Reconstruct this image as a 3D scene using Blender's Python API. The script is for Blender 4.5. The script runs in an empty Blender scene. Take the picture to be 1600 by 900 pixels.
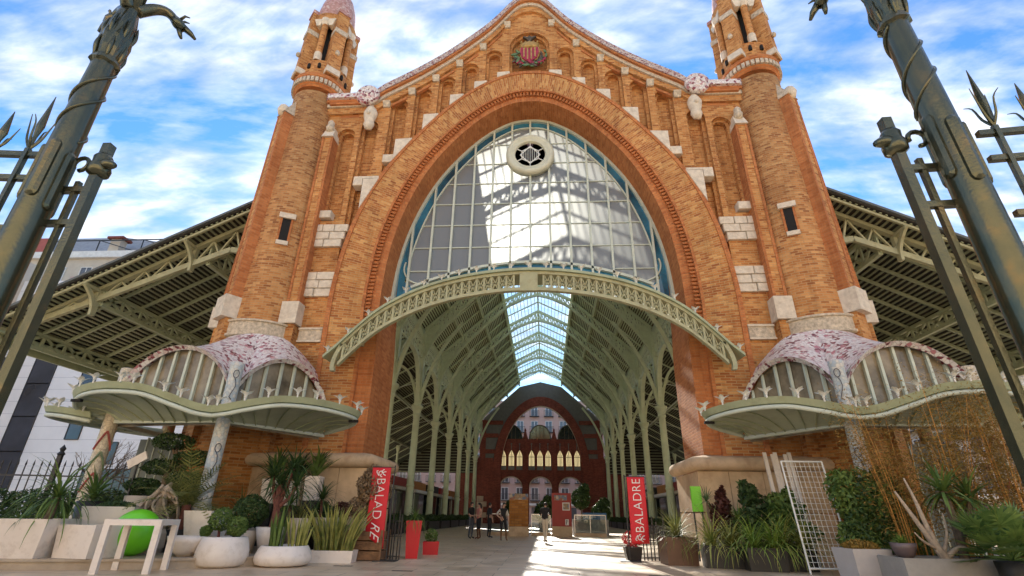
import bpy, math, random
from mathutils import Vector, Matrix, noise as mnoise
from math import sin, cos, pi, radians, sqrt, atan2
random.seed(7)
scene = bpy.context.scene
COL = scene.collection
# ------------------------------------------------------------------ camera
TH, YAW, ROLL, FPX = 0.42881, -0.066525, 0.015321, 777.37
CAM = Vector((0.47982, -17.5, 1.12))
fwd = Vector((sin(YAW)*cos(TH), cos(YAW)*cos(TH), sin(TH)))
rt = Vector((cos(YAW), -sin(YAW), 0)); up = rt.cross(fwd)
r2 = rt*cos(ROLL)+up*sin(ROLL); u2 = up*cos(ROLL)-rt*sin(ROLL)
cd = bpy.data.cameras.new('camera'); cam = bpy.data.objects.new('camera', cd); COL.objects.link(cam)
m = Matrix.Identity(4)
for i in range(3):
    m[i][0], m[i][1], m[i][2], m[i][3] = r2[i], u2[i], -fwd[i], CAM[i]
cam.matrix_world = m
cd.sensor_width = 36; cd.lens = FPX/1600*36; cd.clip_end = 4000; cd.clip_start = .05
scene.camera = cam
scene.render.resolution_x, scene.render.resolution_y = 1024, 576
# ------------------------------------------------------------------ world and sun
SUNV = Vector((-0.085, 1, 0.52)).normalized()          # towards the sun (behind the hall)
SEL = math.asin(SUNV.z); SAZ = atan2(SUNV.x, SUNV.y)
w = bpy.data.worlds.new('World'); scene.world = w; w.use_nodes = True
nt = w.node_tree; nt.nodes.clear()
def N(nt, t, **k):
    n = nt.nodes.new(t)
    for a, b in k.items():
        if a == 'op': n.operation = b
        elif a.startswith('i_'):
            n.inputs[a[2:].replace('_', ' ')].default_value = b
        else: setattr(n, a, b)
    return n
def L(nt, a, b): nt.links.new(a, b)
def ramp(nt, stops, interp='LINEAR'):
    n = nt.nodes.new('ShaderNodeValToRGB'); cr = n.color_ramp; cr.interpolation = interp
    while len(cr.elements) < len(stops): cr.elements.new(.5)
    for e, (p, c) in zip(cr.elements, stops):
        e.position = p; e.color = c if len(c) == 4 else (*c, 1)
    return n
out = N(nt, 'ShaderNodeOutputWorld')
sky = N(nt, 'ShaderNodeTexSky', sky_type='NISHITA', sun_disc=False)
sky.sun_elevation = SEL; sky.sun_rotation = SAZ; sky.air_density = 1.3; sky.dust_density = .25; sky.ozone_density = 3.0
tc = N(nt, 'ShaderNodeTexCoord')
sep = N(nt, 'ShaderNodeSeparateXYZ'); L(nt, tc.outputs['Generated'], sep.inputs[0])
zz = N(nt, 'ShaderNodeMath', op='MAXIMUM'); L(nt, sep.outputs[2], zz.inputs[0]); zz.inputs[1].default_value = 0.0
za = N(nt, 'ShaderNodeMath', op='ADD'); L(nt, zz.outputs[0], za.inputs[0]); za.inputs[1].default_value = .22
dx = N(nt, 'ShaderNodeMath', op='DIVIDE'); L(nt, sep.outputs[0], dx.inputs[0]); L(nt, za.outputs[0], dx.inputs[1])
dy = N(nt, 'ShaderNodeMath', op='DIVIDE'); L(nt, sep.outputs[1], dy.inputs[0]); L(nt, za.outputs[0], dy.inputs[1])
cb = N(nt, 'ShaderNodeCombineXYZ'); L(nt, dx.outputs[0], cb.inputs[0]); L(nt, dy.outputs[0], cb.inputs[1])
mp = N(nt, 'ShaderNodeMapping'); L(nt, cb.outputs[0], mp.inputs[0])
mp.inputs['Rotation'].default_value = (0, 0, radians(28)); mp.inputs['Scale'].default_value = (.85, 2.0, 1); mp.inputs['Location'].default_value = (3.3, 1.2, 0)
n1 = N(nt, 'ShaderNodeTexNoise', i_Scale=1.15, i_Detail=10.0, i_Roughness=.66, i_Distortion=.5); L(nt, mp.outputs[0], n1.inputs['Vector'])
n2 = N(nt, 'ShaderNodeTexNoise', i_Scale=9.0, i_Detail=5.0, i_Roughness=.55, i_Distortion=.2); L(nt, mp.outputs[0], n2.inputs['Vector'])
mm = N(nt, 'ShaderNodeMath', op='MULTIPLY_ADD'); L(nt, n2.outputs[0], mm.inputs[0]); mm.inputs[1].default_value = .46; L(nt, n1.outputs[0], mm.inputs[2])
cr = ramp(nt, [(.60, (0, 0, 0)), (.76, (.34, .34, .34)), (.98, (1, 1, 1))]); L(nt, mm.outputs[0], cr.inputs[0])
SKY_STR = .11
skg = N(nt, 'ShaderNodeMixRGB', blend_type='MULTIPLY'); skg.inputs[0].default_value = 1; L(nt, sky.outputs[0], skg.inputs[1]); skg.inputs[2].default_value = (.36, .64, .90, 1)
mix = N(nt, 'ShaderNodeMixRGB'); L(nt, cr.outputs[0], mix.inputs[0]); L(nt, skg.outputs[0], mix.inputs[1]); ccr = ramp(nt, [(.35, (3.2, 3.25, 3.35, 1)), (.62, (6.3, 6.2, 6.0, 1))]); n4 = N(nt, 'ShaderNodeTexNoise', i_Scale=4.5, i_Detail=6.0, i_Roughness=.6); L(nt, mp.outputs[0], n4.inputs['Vector']); L(nt, n4.outputs[0], ccr.inputs[0]); L(nt, ccr.outputs[0], mix.inputs[2])
bg = N(nt, 'ShaderNodeBackground'); L(nt, mix.outputs[0], bg.inputs[0]); bg.inputs[1].default_value = SKY_STR
L(nt, bg.outputs[0], out.inputs[0])
sl = bpy.data.lights.new('sun', 'SUN'); sl.energy = 5.0; sl.angle = radians(.53); sl.color = (1, .93, .82)
so = bpy.data.objects.new('sun', sl); COL.objects.link(so); so.location = (0, 60, 60)
so.rotation_euler = (-SUNV).to_track_quat('-Z', 'Y').to_euler()
vs = scene.view_settings
vs.view_transform = 'Standard'; vs.look = 'None'; vs.gamma = 1; vs.use_curve_mapping = False
vs.exposure = 1.35
# ------------------------------------------------------------------ mesh helpers
def V(*a): return Vector(a)
class MB:
    def __init__(s): s.v = []; s.f = []; s.uv = {}
    def vert(s, p): s.v.append(tuple(p)); return len(s.v)-1
    def face(s, idx, uv=None):
        s.f.append(tuple(idx))
        if uv: s.uv[len(s.f)-1] = uv
    def poly(s, pts, uv=None): s.face([s.vert(p) for p in pts], uv)
    def box(s, x0, x1, y0, y1, z0, z1):
        b = len(s.v)
        for z in (z0, z1):
            for x, y in ((x0, y0), (x1, y0), (x1, y1), (x0, y1)): s.v.append((x, y, z))
        for q in ((3, 2, 1, 0), (4, 5, 6, 7), (0, 1, 5, 4), (1, 2, 6, 5), (2, 3, 7, 6), (3, 0, 4, 7)): s.f.append(tuple(b+i for i in q))
        return s
    def hexa(s, a, b_):                       # two quads (bottom, top) of 4 points
        b = len(s.v)
        for p in list(a)+list(b_): s.v.append(tuple(p))
        for q in ((3, 2, 1, 0), (4, 5, 6, 7), (0, 1, 5, 4), (1, 2, 6, 5), (2, 3, 7, 6), (3, 0, 4, 7)): s.f.append(tuple(b+i for i in q))
        return s
    def bar(s, p, q, w, h=None, upv=(0, 0, 1)):
        h = h or w; p = Vector(p); q = Vector(q); d = (q-p).normalized(); u = Vector(upv)
        if abs(d.dot(u)) > .98: u = Vector((0, 1, 0))
        x = d.cross(u).normalized(); z = x.cross(d)
        c = [x*(-w/2)+z*(-h/2), x*(w/2)+z*(-h/2), x*(w/2)+z*(h/2), x*(-w/2)+z*(h/2)]
        return s.hexa([p+k for k in c], [q+k for k in c])
    def tube(s, pts, r, n=8, cap=True):
        pts = [Vector(p) for p in pts]; rs = r if isinstance(r, (list, tuple)) else [r]*len(pts)
        rings = []; prev = None
        for i, p in enumerate(pts):
            d = (pts[min(i+1, len(pts)-1)]-pts[max(i-1, 0)])
            d = d.normalized() if d.length > 1e-9 else Vector((0, 0, 1))
            if prev is None:
                u = Vector((1, 0, 0)) if abs(d.x) < .8 else Vector((0, 1, 0))
                x = (u-d*u.dot(d)).normalized()
            else: x = (prev-d*prev.dot(d)).normalized()
            prev = x; y = d.cross(x)
            rings.append([s.vert(p+(x*cos(2*pi*k/n)+y*sin(2*pi*k/n))*rs[i]) for k in range(n)])
        for a, b in zip(rings, rings[1:]):
            for k in range(n): s.face((a[k], a[(k+1) % n], b[(k+1) % n], b[k]))
        if cap: s.face(rings[0][::-1]); s.face(rings[-1])
        return s
    def lathe(s, prof, n=20, c=(0, 0, 0), a0=0, a1=2*pi, sq=None):
        full = abs(a1-a0-2*pi) < 1e-6; m = n if full else n+1; rings = []
        for (r, z) in prof:
            ring = []
            for k in range(m):
                a = a0+(a1-a0)*k/n; rr = r
                if sq: rr = r/((abs(cos(a))**sq+abs(sin(a))**sq)**(1/sq))
                ring.append(s.vert((c[0]+rr*cos(a), c[1]+rr*sin(a), c[2]+z)))
            rings.append(ring)
        for a, b in zip(rings, rings[1:]):
            for k in range(n if full else n): s.face((a[k], a[(k+1) % m], b[(k+1) % m], b[k]))
        if full:
            if prof[0][0] > 1e-4: s.face(rings[0][::-1])
            if prof[-1][0] > 1e-4: s.face(rings[-1])
        return s
    def prism(s, pts, o, u, v, d):            # 2-D polygon pts in plane (o,u,v), extruded by vector d
        o, u, v, d = Vector(o), Vector(u), Vector(v), Vector(d)
        a = [s.vert(o+u*x+v*y) for x, y in pts]; b = [s.vert(o+u*x+v*y+d) for x, y in pts]; n = len(pts)
        s.face(a); s.face(b[::-1])
        for k in range(n): s.face((a[k], b[k], b[(k+1) % n], a[(k+1) % n]))
        return s
    def strip(s, xs, lo, hi, y0, y1):         # wall strip from x to x with z range lo(x)..hi(x), front y0, back y1
        for a, b in zip(xs, xs[1:]):
            e = 1e-4; l0, l1, h0, h1 = lo(a+e), lo(b-e), hi(a+e), hi(b-e)
            if h0-l0 < .004 and h1-l1 < .004: continue
            s.hexa([(a, y0, l0), (b, y0, l1), (b, y1, l1), (a, y1, l0)], [(a, y0, max(h0, l0)), (b, y0, max(h1, l1)), (b, y1, max(h1, l1)), (a, y1, max(h0, l0))])
        return s
    def loft(s, rings, closed=False, cap=False):
        R = [[s.vert(p) for p in r] for r in rings]; n = len(R[0])
        for a, b in zip(R, R[1:]):
            for k in range(n if closed else n-1): s.face((a[k], a[(k+1) % n], b[(k+1) % n], b[k]))
        if cap: s.face(R[0][::-1]); s.face(R[-1])
        return s
    def build(s, name, mat, parent=None, smooth=False, uv='box', cyl=None, link=True):
        me = bpy.data.meshes.new(name); me.from_pydata(s.v, [], s.f); me.validate(); me.update()
        if mat is not None:
            for k in (mat if isinstance(mat, (list, tuple)) else [mat]): me.materials.append(k)
        ul = me.uv_layers.new(name='UVMap').data
        for p in me.polygons:
            if smooth: p.use_smooth = True
            cu = s.uv.get(p.index)
            n = p.normal
            if cu and len(cu) == p.loop_total:
                for li, c in zip(p.loop_indices, cu): ul[li].uv = c
                continue
            pts = [me.vertices[me.loops[li].vertex_index].co for li in p.loop_indices]
            if cyl and abs(n.z) < .8:
                an = [atan2(q.y-cyl[1], q.x-cyl[0]) for q in pts]
                for i in range(1, len(an)):
                    while an[i]-an[0] > pi: an[i] -= 2*pi
                    while an[i]-an[0] < -pi: an[i] += 2*pi
                for li, q, a in zip(p.loop_indices, pts, an): ul[li].uv = (a*cyl[2], q.z)
                continue
            ax, ay, az = abs(n.x), abs(n.y), abs(n.z)
            if az > ax and az > ay:
                for li, q in zip(p.loop_indices, pts): ul[li].uv = (q.x, q.y)
            else:
                l = math.hypot(n.x, n.y) or 1; tx, ty = -n.y/l, n.x/l
                if max(ax, ay) > .95*l: tx, ty = (0, 1) if ax > ay else (1, 0)
                for li, q in zip(p.loop_indices, pts): ul[li].uv = (q.x*tx+q.y*ty, q.z)
        o = bpy.data.objects.new(name, me)
        if link: COL.objects.link(o)
        if parent: o.parent = parent
        return o
def empty(name, loc=(0, 0, 0), rz=0):
    o = bpy.data.objects.new(name, None); COL.objects.link(o); o.location = loc; o.rotation_euler = (0, 0, rz); o.empty_display_size = .2
    return o
def tag(o, label=None, cat=None, group=None, kind=None):
    if label: o['label'] = label
    if cat: o['category'] = cat
    if group: o['group'] = group
    if kind: o['kind'] = kind
    return o
KIDS = {}
def dup(root, loc, rz=0, label=None, sc=1, group=None):
    r = root.copy(); COL.objects.link(r); r.location = loc; r.rotation_euler = (0, 0, rz); r.scale = (sc, sc, sc)
    if label: r['label'] = label
    if group: r['group'] = group
    for ch in list(root.children):
        c = ch.copy(); COL.objects.link(c); c.parent = r
        for g in list(ch.children):
            d = g.copy(); COL.objects.link(d); d.parent = c
    return r
def share(o, parent, loc=(0, 0, 0), rot=None, mirror=False):   # another piece with the same mesh
    c = o.copy(); COL.objects.link(c); c.parent = parent; c.location = loc
    if rot: c.rotation_euler = rot
    if mirror: c.scale = (-1, 1, 1)
    return c
def spline(P, n=8):
    P = [Vector((*p, 0)) if len(p) == 2 else Vector(p) for p in P]; o = []
    for i in range(len(P)-1):
        a, b, c, d = P[max(i-1, 0)], P[i], P[i+1], P[min(i+2, len(P)-1)]
        for k in range(n):
            t = k/n
            o.append(.5*((2*b)+(c-a)*t+(2*a-5*b+4*c-d)*t*t+(3*b-a-3*c+d)*t**3))
    o.append(P[-1]); return o
def lerp(a, b, t): return a+(b-a)*t
def pw(pts, x):                               # piecewise linear
    if x <= pts[0][0]: return pts[0][1]
    for (a, b), (c, d) in zip(pts, pts[1:]):
        if x <= c: return b+(d-b)*(x-a)/(c-a)
    return pts[-1][1]
def frange(a, b, n): return [a+(b-a)*i/n for i in range(n+1)]
# ------------------------------------------------------------------ materials
def newmat(name):
    m = bpy.data.materials.new(name); m.use_nodes = True; nt = m.node_tree
    return m, nt, nt.nodes['Principled BSDF']
def varcol(nt, base, var, sc, detail=4, pos=None, tint=None):
    g = N(nt, 'ShaderNodeNewGeometry') if pos is None else None
    no = N(nt, 'ShaderNodeTexNoise', i_Scale=sc, i_Detail=detail, i_Roughness=.6)
    L(nt, g.outputs['Position'] if g else pos, no.inputs['Vector'])
    c0 = tuple(max(0, c*(1-var)) for c in base); c1 = tuple(min(1, c*(1+var)) for c in (tint or base))
    r = ramp(nt, [(.3, c0), (.7, c1)]); L(nt, no.outputs[0], r.inputs[0])
    return r.outputs[0], no
def mat(name, base, rough=.6, metal=0, var=.12, sc=2.5, bump=0, bsc=30, spec=.5, tint=None, dirt=None):
    m, nt, b = newmat(name)
    c, no = varcol(nt, base, var, sc, tint=tint)
    if dirt:
        g = N(nt, 'ShaderNodeNewGeometry'); d = N(nt, 'ShaderNodeTexNoise', i_Scale=dirt[1], i_Detail=6.0, i_Roughness=.7); L(nt, g.outputs['Position'], d.inputs['Vector'])
        r = ramp(nt, [(.5, (0, 0, 0)), (.68, (dirt[2],)*3)]); L(nt, d.outputs[0], r.inputs[0])
        mx = N(nt, 'ShaderNodeMixRGB'); L(nt, r.outputs[0], mx.inputs[0]); L(nt, c, mx.inputs[1]); mx.inputs[2].default_value = (*dirt[0], 1); c = mx.outputs[0]
    L(nt, c, b.inputs['Base Color'])
    b.inputs['Roughness'].default_value = rough; b.inputs['Metallic'].default_value = metal; b.inputs['Specular IOR Level'].default_value = spec
    if bump:
        g = N(nt, 'ShaderNodeNewGeometry'); n = N(nt, 'ShaderNodeTexNoise', i_Scale=bsc, i_Detail=5.0); L(nt, g.outputs['Position'], n.inputs['Vector'])
        bp = N(nt, 'ShaderNodeBump'); bp.inputs['Strength'].default_value = bump; bp.inputs['Distance'].default_value = .02
        L(nt, n.outputs[0], bp.inputs['Height']); L(nt, bp.outputs[0], b.inputs['Normal'])
    return m
def brick(name, stops, mortar, bw=.28, rh=.095, ms=.012, rough=.85, rot=0, dirt=.25):
    m, nt, b = newmat(name)
    tc = N(nt, 'ShaderNodeTexCoord'); mp = N(nt, 'ShaderNodeMapping'); L(nt, tc.outputs['UV'], mp.inputs[0]); mp.inputs['Rotation'].default_value = (0, 0, rot)
    # slightly uneven courses
    g = N(nt, 'ShaderNodeNewGeometry'); wn = N(nt, 'ShaderNodeTexNoise', i_Scale=2.2, i_Detail=2.0); L(nt, g.outputs['Position'], wn.inputs['Vector'])
    wa = N(nt, 'ShaderNodeMixRGB', blend_type='ADD'); wa.inputs[0].default_value = .05; L(nt, mp.outputs[0], wa.inputs[1]); L(nt, wn.outputs['Color'], wa.inputs[2])
    bt = N(nt, 'ShaderNodeTexBrick'); L(nt, wa.outputs[0], bt.inputs['Vector'])
    bt.offset = .5; bt.squash = 1
    for k, v_ in (('Color1', (0, 0, 0, 1)), ('Color2', (1, 1, 1, 1)), ('Mortar', (.5, .5, .5, 1)), ('Scale', 1.0), ('Mortar Size', ms), ('Mortar Smooth', .3), ('Bias', 0.0), ('Brick Width', bw), ('Row Height', rh)): bt.inputs[k].default_value = v_
    r = ramp(nt, stops); L(nt, bt.outputs['Color'], r.inputs[0])
    mx = N(nt, 'ShaderNodeMixRGB'); L(nt, bt.outputs['Fac'], mx.inputs[0]); L(nt, r.outputs[0], mx.inputs[1]); mx.inputs[2].default_value = (*mortar, 1)
    n = N(nt, 'ShaderNodeTexNoise', i_Scale=.55, i_Detail=7.0, i_Roughness=.65); L(nt, g.outputs['Position'], n.inputs['Vector'])
    r2_ = ramp(nt, [(.3, (1-dirt,)*3), (.62, (1.0, 1.0, 1.0)), (.8, (1.0, 1.0, 1.0))]); L(nt, n.outputs[0], r2_.inputs[0])
    mu = N(nt, 'ShaderNodeMixRGB', blend_type='MULTIPLY'); mu.inputs[0].default_value = 1; L(nt, mx.outputs[0], mu.inputs[1]); L(nt, r2_.outputs[0], mu.inputs[2])
    mps = N(nt, 'ShaderNodeMapping'); mps.inputs['Scale'].default_value = (2.6, 2.6, .22); L(nt, g.outputs['Position'], mps.inputs[0])
    ns = N(nt, 'ShaderNodeTexNoise', i_Scale=1.0, i_Detail=6.0, i_Roughness=.7); L(nt, mps.outputs[0], ns.inputs['Vector'])
    rs = ramp(nt, [(.30, (.74, .70, .67)), (.50, (1.0, 1.0, 1.0))]); L(nt, ns.outputs[0], rs.inputs[0])
    mu2 = N(nt, 'ShaderNodeMixRGB', blend_type='MULTIPLY'); mu2.inputs[0].default_value = 1; L(nt, mu.outputs[0], mu2.inputs[1]); L(nt, rs.outputs[0], mu2.inputs[2]); mu = mu2
    L(nt, mu.outputs[0], b.inputs['Base Color']); b.inputs['Roughness'].default_value = rough; b.inputs['Specular IOR Level'].default_value = .3
    n3 = N(nt, 'ShaderNodeTexNoise', i_Scale=25.0, i_Detail=3.0); L(nt, g.outputs['Position'], n3.inputs['Vector'])
    ad = N(nt, 'ShaderNodeMath', op='MULTIPLY_ADD'); L(nt, bt.outputs['Fac'], ad.inputs[0]); ad.inputs[1].default_value = -1.0; L(nt, n3.outputs[0], ad.inputs[2])
    bp = N(nt, 'ShaderNodeBump'); bp.inputs['Strength'].default_value = .7; bp.inputs['Distance'].default_value = .02; L(nt, ad.outputs[0], bp.inputs['Height']); L(nt, bp.outputs[0], b.inputs['Normal'])
    return m
def mosaic(name, stops, grout, sc=9, rough=.35):
    m, nt, b = newmat(name)
    g = N(nt, 'ShaderNodeNewGeometry')
    v = N(nt, 'ShaderNodeTexVoronoi', i_Scale=sc); L(nt, g.outputs['Position'], v.inputs['Vector'])
    sp = N(nt, 'ShaderNodeSeparateColor'); L(nt, v.outputs['Color'], sp.inputs[0])
    r = ramp(nt, stops, 'CONSTANT'); L(nt, sp.outputs[0], r.inputs[0])
    e = N(nt, 'ShaderNodeTexVoronoi', feature='DISTANCE_TO_EDGE', i_Scale=sc); L(nt, g.outputs['Position'], e.inputs['Vector'])
    er = ramp(nt, [(.03, (1, 1, 1)), (.07, (0, 0, 0))]); L(nt, e.outputs[0], er.inputs[0])
    mx = N(nt, 'ShaderNodeMixRGB'); L(nt, er.outputs[0], mx.inputs[0]); L(nt, r.outputs[0], mx.inputs[1]); mx.inputs[2].default_value = (*grout, 1)
    L(nt, mx.outputs[0], b.inputs['Base Color']); b.inputs['Roughness'].default_value = rough
    bp = N(nt, 'ShaderNodeBump'); bp.inputs['Strength'].default_value = .5; bp.inputs['Distance'].default_value = .02; bp.invert = True
    L(nt, er.outputs[0], bp.inputs['Height']); L(nt, bp.outputs[0], b.inputs['Normal'])
    return m
def glassmat(name, col, rough=.05, transp=.7, spec_mix=.15):
    m = bpy.data.materials.new(name); m.use_nodes = True; nt = m.node_tree; nt.nodes.clear()
    o = N(nt, 'ShaderNodeOutputMaterial'); t = N(nt, 'ShaderNodeBsdfTransparent'); t.inputs[0].default_value = (*col, 1)
    gl = N(nt, 'ShaderNodeBsdfGlossy'); gl.inputs['Roughness'].default_value = rough; gl.inputs['Color'].default_value = (.9, .95, 1, 1)
    lw = N(nt, 'ShaderNodeLayerWeight'); pw_ = N(nt, 'ShaderNodeMath', op='POWER'); L(nt, lw.outputs['Facing'], pw_.inputs[0]); pw_.inputs[1].default_value = 4.0; fr = N(nt, 'ShaderNodeMath', op='MULTIPLY_ADD'); L(nt, pw_.outputs[0], fr.inputs[0]); fr.inputs[1].default_value = .75; fr.inputs[2].default_value = .05
    mx = N(nt, 'ShaderNodeMixShader'); L(nt, fr.outputs[0], mx.inputs[0]); L(nt, t.outputs[0], mx.inputs[1]); L(nt, gl.outputs[0], mx.inputs[2])
    if transp < 1:
        d = N(nt, 'ShaderNodeBsdfDiffuse'); d.inputs[0].default_value = (*[c*.8 for c in col], 1)
        m2 = N(nt, 'ShaderNodeMixShader'); m2.inputs[0].default_value = 1-transp; L(nt, mx.outputs[0], m2.inputs[1]); L(nt, d.outputs[0], m2.inputs[2]); mx = m2
    L(nt, mx.outputs[0], o.inputs[0]); return m
def frosted(name):
    m = bpy.data.materials.new(name); m.use_nodes = True; nt = m.node_tree; nt.nodes.clear()
    o = N(nt, 'ShaderNodeOutputMaterial')
    tr = N(nt, 'ShaderNodeBsdfTranslucent'); tr.inputs[0].default_value = (.22, .23, .22, 1)
    rf = N(nt, 'ShaderNodeBsdfRefraction'); rf.inputs['Roughness'].default_value = .78; rf.inputs['IOR'].default_value = 1.2; rf.inputs['Color'].default_value = (.06, .062, .06, 1)
    g = N(nt, 'ShaderNodeNewGeometry'); v = N(nt, 'ShaderNodeTexWave', wave_type='BANDS', i_Scale=6.0, i_Distortion=.0); L(nt, g.outputs['Position'], v.inputs['Vector'])
    n = N(nt, 'ShaderNodeTexNoise', i_Scale=.8, i_Detail=3.0); L(nt, g.outputs['Position'], n.inputs['Vector'])
    bp = N(nt, 'ShaderNodeBump'); bp.inputs['Strength'].default_value = .15; L(nt, v.outputs[1], bp.inputs['Height'])
    mx = N(nt, 'ShaderNodeMixShader'); mx.inputs[0].default_value = .4; L(nt, tr.outputs[0], mx.inputs[1]); L(nt, rf.outputs[0], mx.inputs[2])
    gl = N(nt, 'ShaderNodeBsdfGlossy'); gl.inputs['Roughness'].default_value = .12; gl.inputs['Color'].default_value = (.8, .82, .85, 1); L(nt, bp.outputs[0], gl.inputs['Normal'])
    m2 = N(nt, 'ShaderNodeMixShader'); m2.inputs[0].default_value = .08; L(nt, mx.outputs[0], m2.inputs[1]); L(nt, gl.outputs[0], m2.inputs[2])
    df = N(nt, 'ShaderNodeBsdfDiffuse'); df.inputs[0].default_value = (.38, .40, .40, 1); m3_ = N(nt, 'ShaderNodeMixShader'); m3_.inputs[0].default_value = .46; L(nt, m2.outputs[0], m3_.inputs[1]); L(nt, df.outputs[0], m3_.inputs[2])
    L(nt, m3_.outputs[0], o.inputs[0]); return m
def leafmat(name, c0, c1, sc=6, rough=.5, trans=.25):
    m = bpy.data.materials.new(name); m.use_nodes = True; nt = m.node_tree; b = nt.nodes['Principled BSDF']; o = nt.nodes['Material Output']
    g = N(nt, 'ShaderNodeNewGeometry'); no = N(nt, 'ShaderNodeTexNoise', i_Scale=sc, i_Detail=3.0); L(nt, g.outputs['Position'], no.inputs['Vector'])
    oi = N(nt, 'ShaderNodeMath', op='MULTIPLY_ADD'); L(nt, g.outputs['Random Per Island'], oi.inputs[0]); oi.inputs[1].default_value = .5
    su = N(nt, 'ShaderNodeMath', op='SUBTRACT'); L(nt, no.outputs[0], su.inputs[0]); su.inputs[1].default_value = .25; L(nt, su.outputs[0], oi.inputs[2])
    r = ramp(nt, [(.15, c0), (.8, c1)]); L(nt, oi.outputs[0], r.inputs[0]); L(nt, r.outputs[0], b.inputs['Base Color'])
    b.inputs['Roughness'].default_value = rough; b.inputs['Specular IOR Level'].default_value = .35
    t = N(nt, 'ShaderNodeBsdfTranslucent'); L(nt, r.outputs[0], t.inputs[0]); mx = N(nt, 'ShaderNodeMixShader'); mx.inputs[0].default_value = trans
    L(nt, b.outputs[0], mx.inputs[1]); L(nt, t.outputs[0], mx.inputs[2]); L(nt, mx.outputs[0], o.inputs[0]); return m
BR = brick('orange_brick', [(0, (.35, .115, .032)), (.22, (.50, .19, .052)), (.6, (.62, .268, .08)), (1, (.72, .37, .13))], (.57, .34, .15))
BR_RED = brick('arch_brick', [(0, (.36, .115, .034)), (.3, (.50, .185, .052)), (.7, (.61, .27, .08)), (1, (.72, .39, .14))], (.58, .37, .17), bw=.34, rh=.095)
BR_TRIM = brick('trim_brick', [(0, (.46, .145, .046)), (.5, (.56, .195, .062)), (1, (.64, .25, .085))], (.50, .22, .09), bw=.30, rh=.1)
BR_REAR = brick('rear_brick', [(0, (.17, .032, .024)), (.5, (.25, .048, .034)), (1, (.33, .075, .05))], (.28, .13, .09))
STONE = mat('pale_stone', (.68, .59, .46), .85, var=.16, sc=5, bump=.6, bsc=14, dirt=((.46, .36, .25), 3.0, .55))
STONE_W = mat('warm_plinth_stone', (.55, .40, .25), .8, var=.18, sc=1.6, bump=.4, bsc=10, dirt=((.36, .23, .13), 1.2, .7))
STONE_C = mat('carved_stone', (.55, .46, .34), .85, var=.35, sc=9, bump=1.0, bsc=18)
IRON = mat('sage_green_iron', (.36, .40, .25), .55, var=.10, sc=2, dirt=((.24, .24, .13), 2.2, .5))
IRON_C = mat('nave_green_iron', (.60, .68, .46), .5, var=.08, sc=2, dirt=((.48, .52, .32), 1.5, .4))
IRON_Y = mat('ochre_green_iron', (.39, .385, .225), .55, var=.12, sc=2, dirt=((.26, .2, .09), 3.5, .5))
PALE = mat('pale_green_paint', (.55, .60, .50), .5, var=.08, sc=3)
WHITE_IRON = mat('white_flower_iron', (.74, .75, .70), .5, var=.08)
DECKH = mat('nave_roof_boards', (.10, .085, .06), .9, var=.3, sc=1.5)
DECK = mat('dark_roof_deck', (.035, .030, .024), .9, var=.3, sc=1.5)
SLATM = mat('roof_batten_paint', (.25, .265, .16), .6, var=.15, sc=2)
ROOFEDGE = mat('grey_roof_sheet', (.10, .11, .105), .6)
FROST = frosted('frosted_glass'); BLUEG = None
SKYG = glassmat('skylight_glass', (.97, .97, .96), .08, .92)
CLEARG = glassmat('clear_glass', (.80, .86, .85), .03, 1)
DARKG = mat('dark_window_glass', (.02, .026, .03), .08, var=.3, sc=.7, spec=.8)
DARK = mat('black_void', (.012, .011, .010), .9)
PINKM = mosaic('pink_mosaic', [(0, (.80, .74, .69)), (.42, (.72, .56, .53)), (.58, (.50, .20, .22)), (.68, (.24, .045, .06)), (.77, (.76, .67, .61)), (.92, (.18, .035, .045))], (.54, .46, .43), sc=9.5)
COPM = mosaic('coping_mosaic', [(0, (.55, .44, .38)), (.4, (.42, .26, .24)), (.62, (.26, .09, .09)), (.78, (.62, .55, .50))], (.36, .28, .24), sc=14, rough=.5)
DOMEM = mosaic('dome_mosaic', [(0, (.50, .26, .22)), (.4, (.56, .34, .30)), (.7, (.42, .18, .15)), (.88, (.64, .48, .42))], (.38, .22, .18), sc=9, rough=.5)
BMETAL = None
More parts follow.
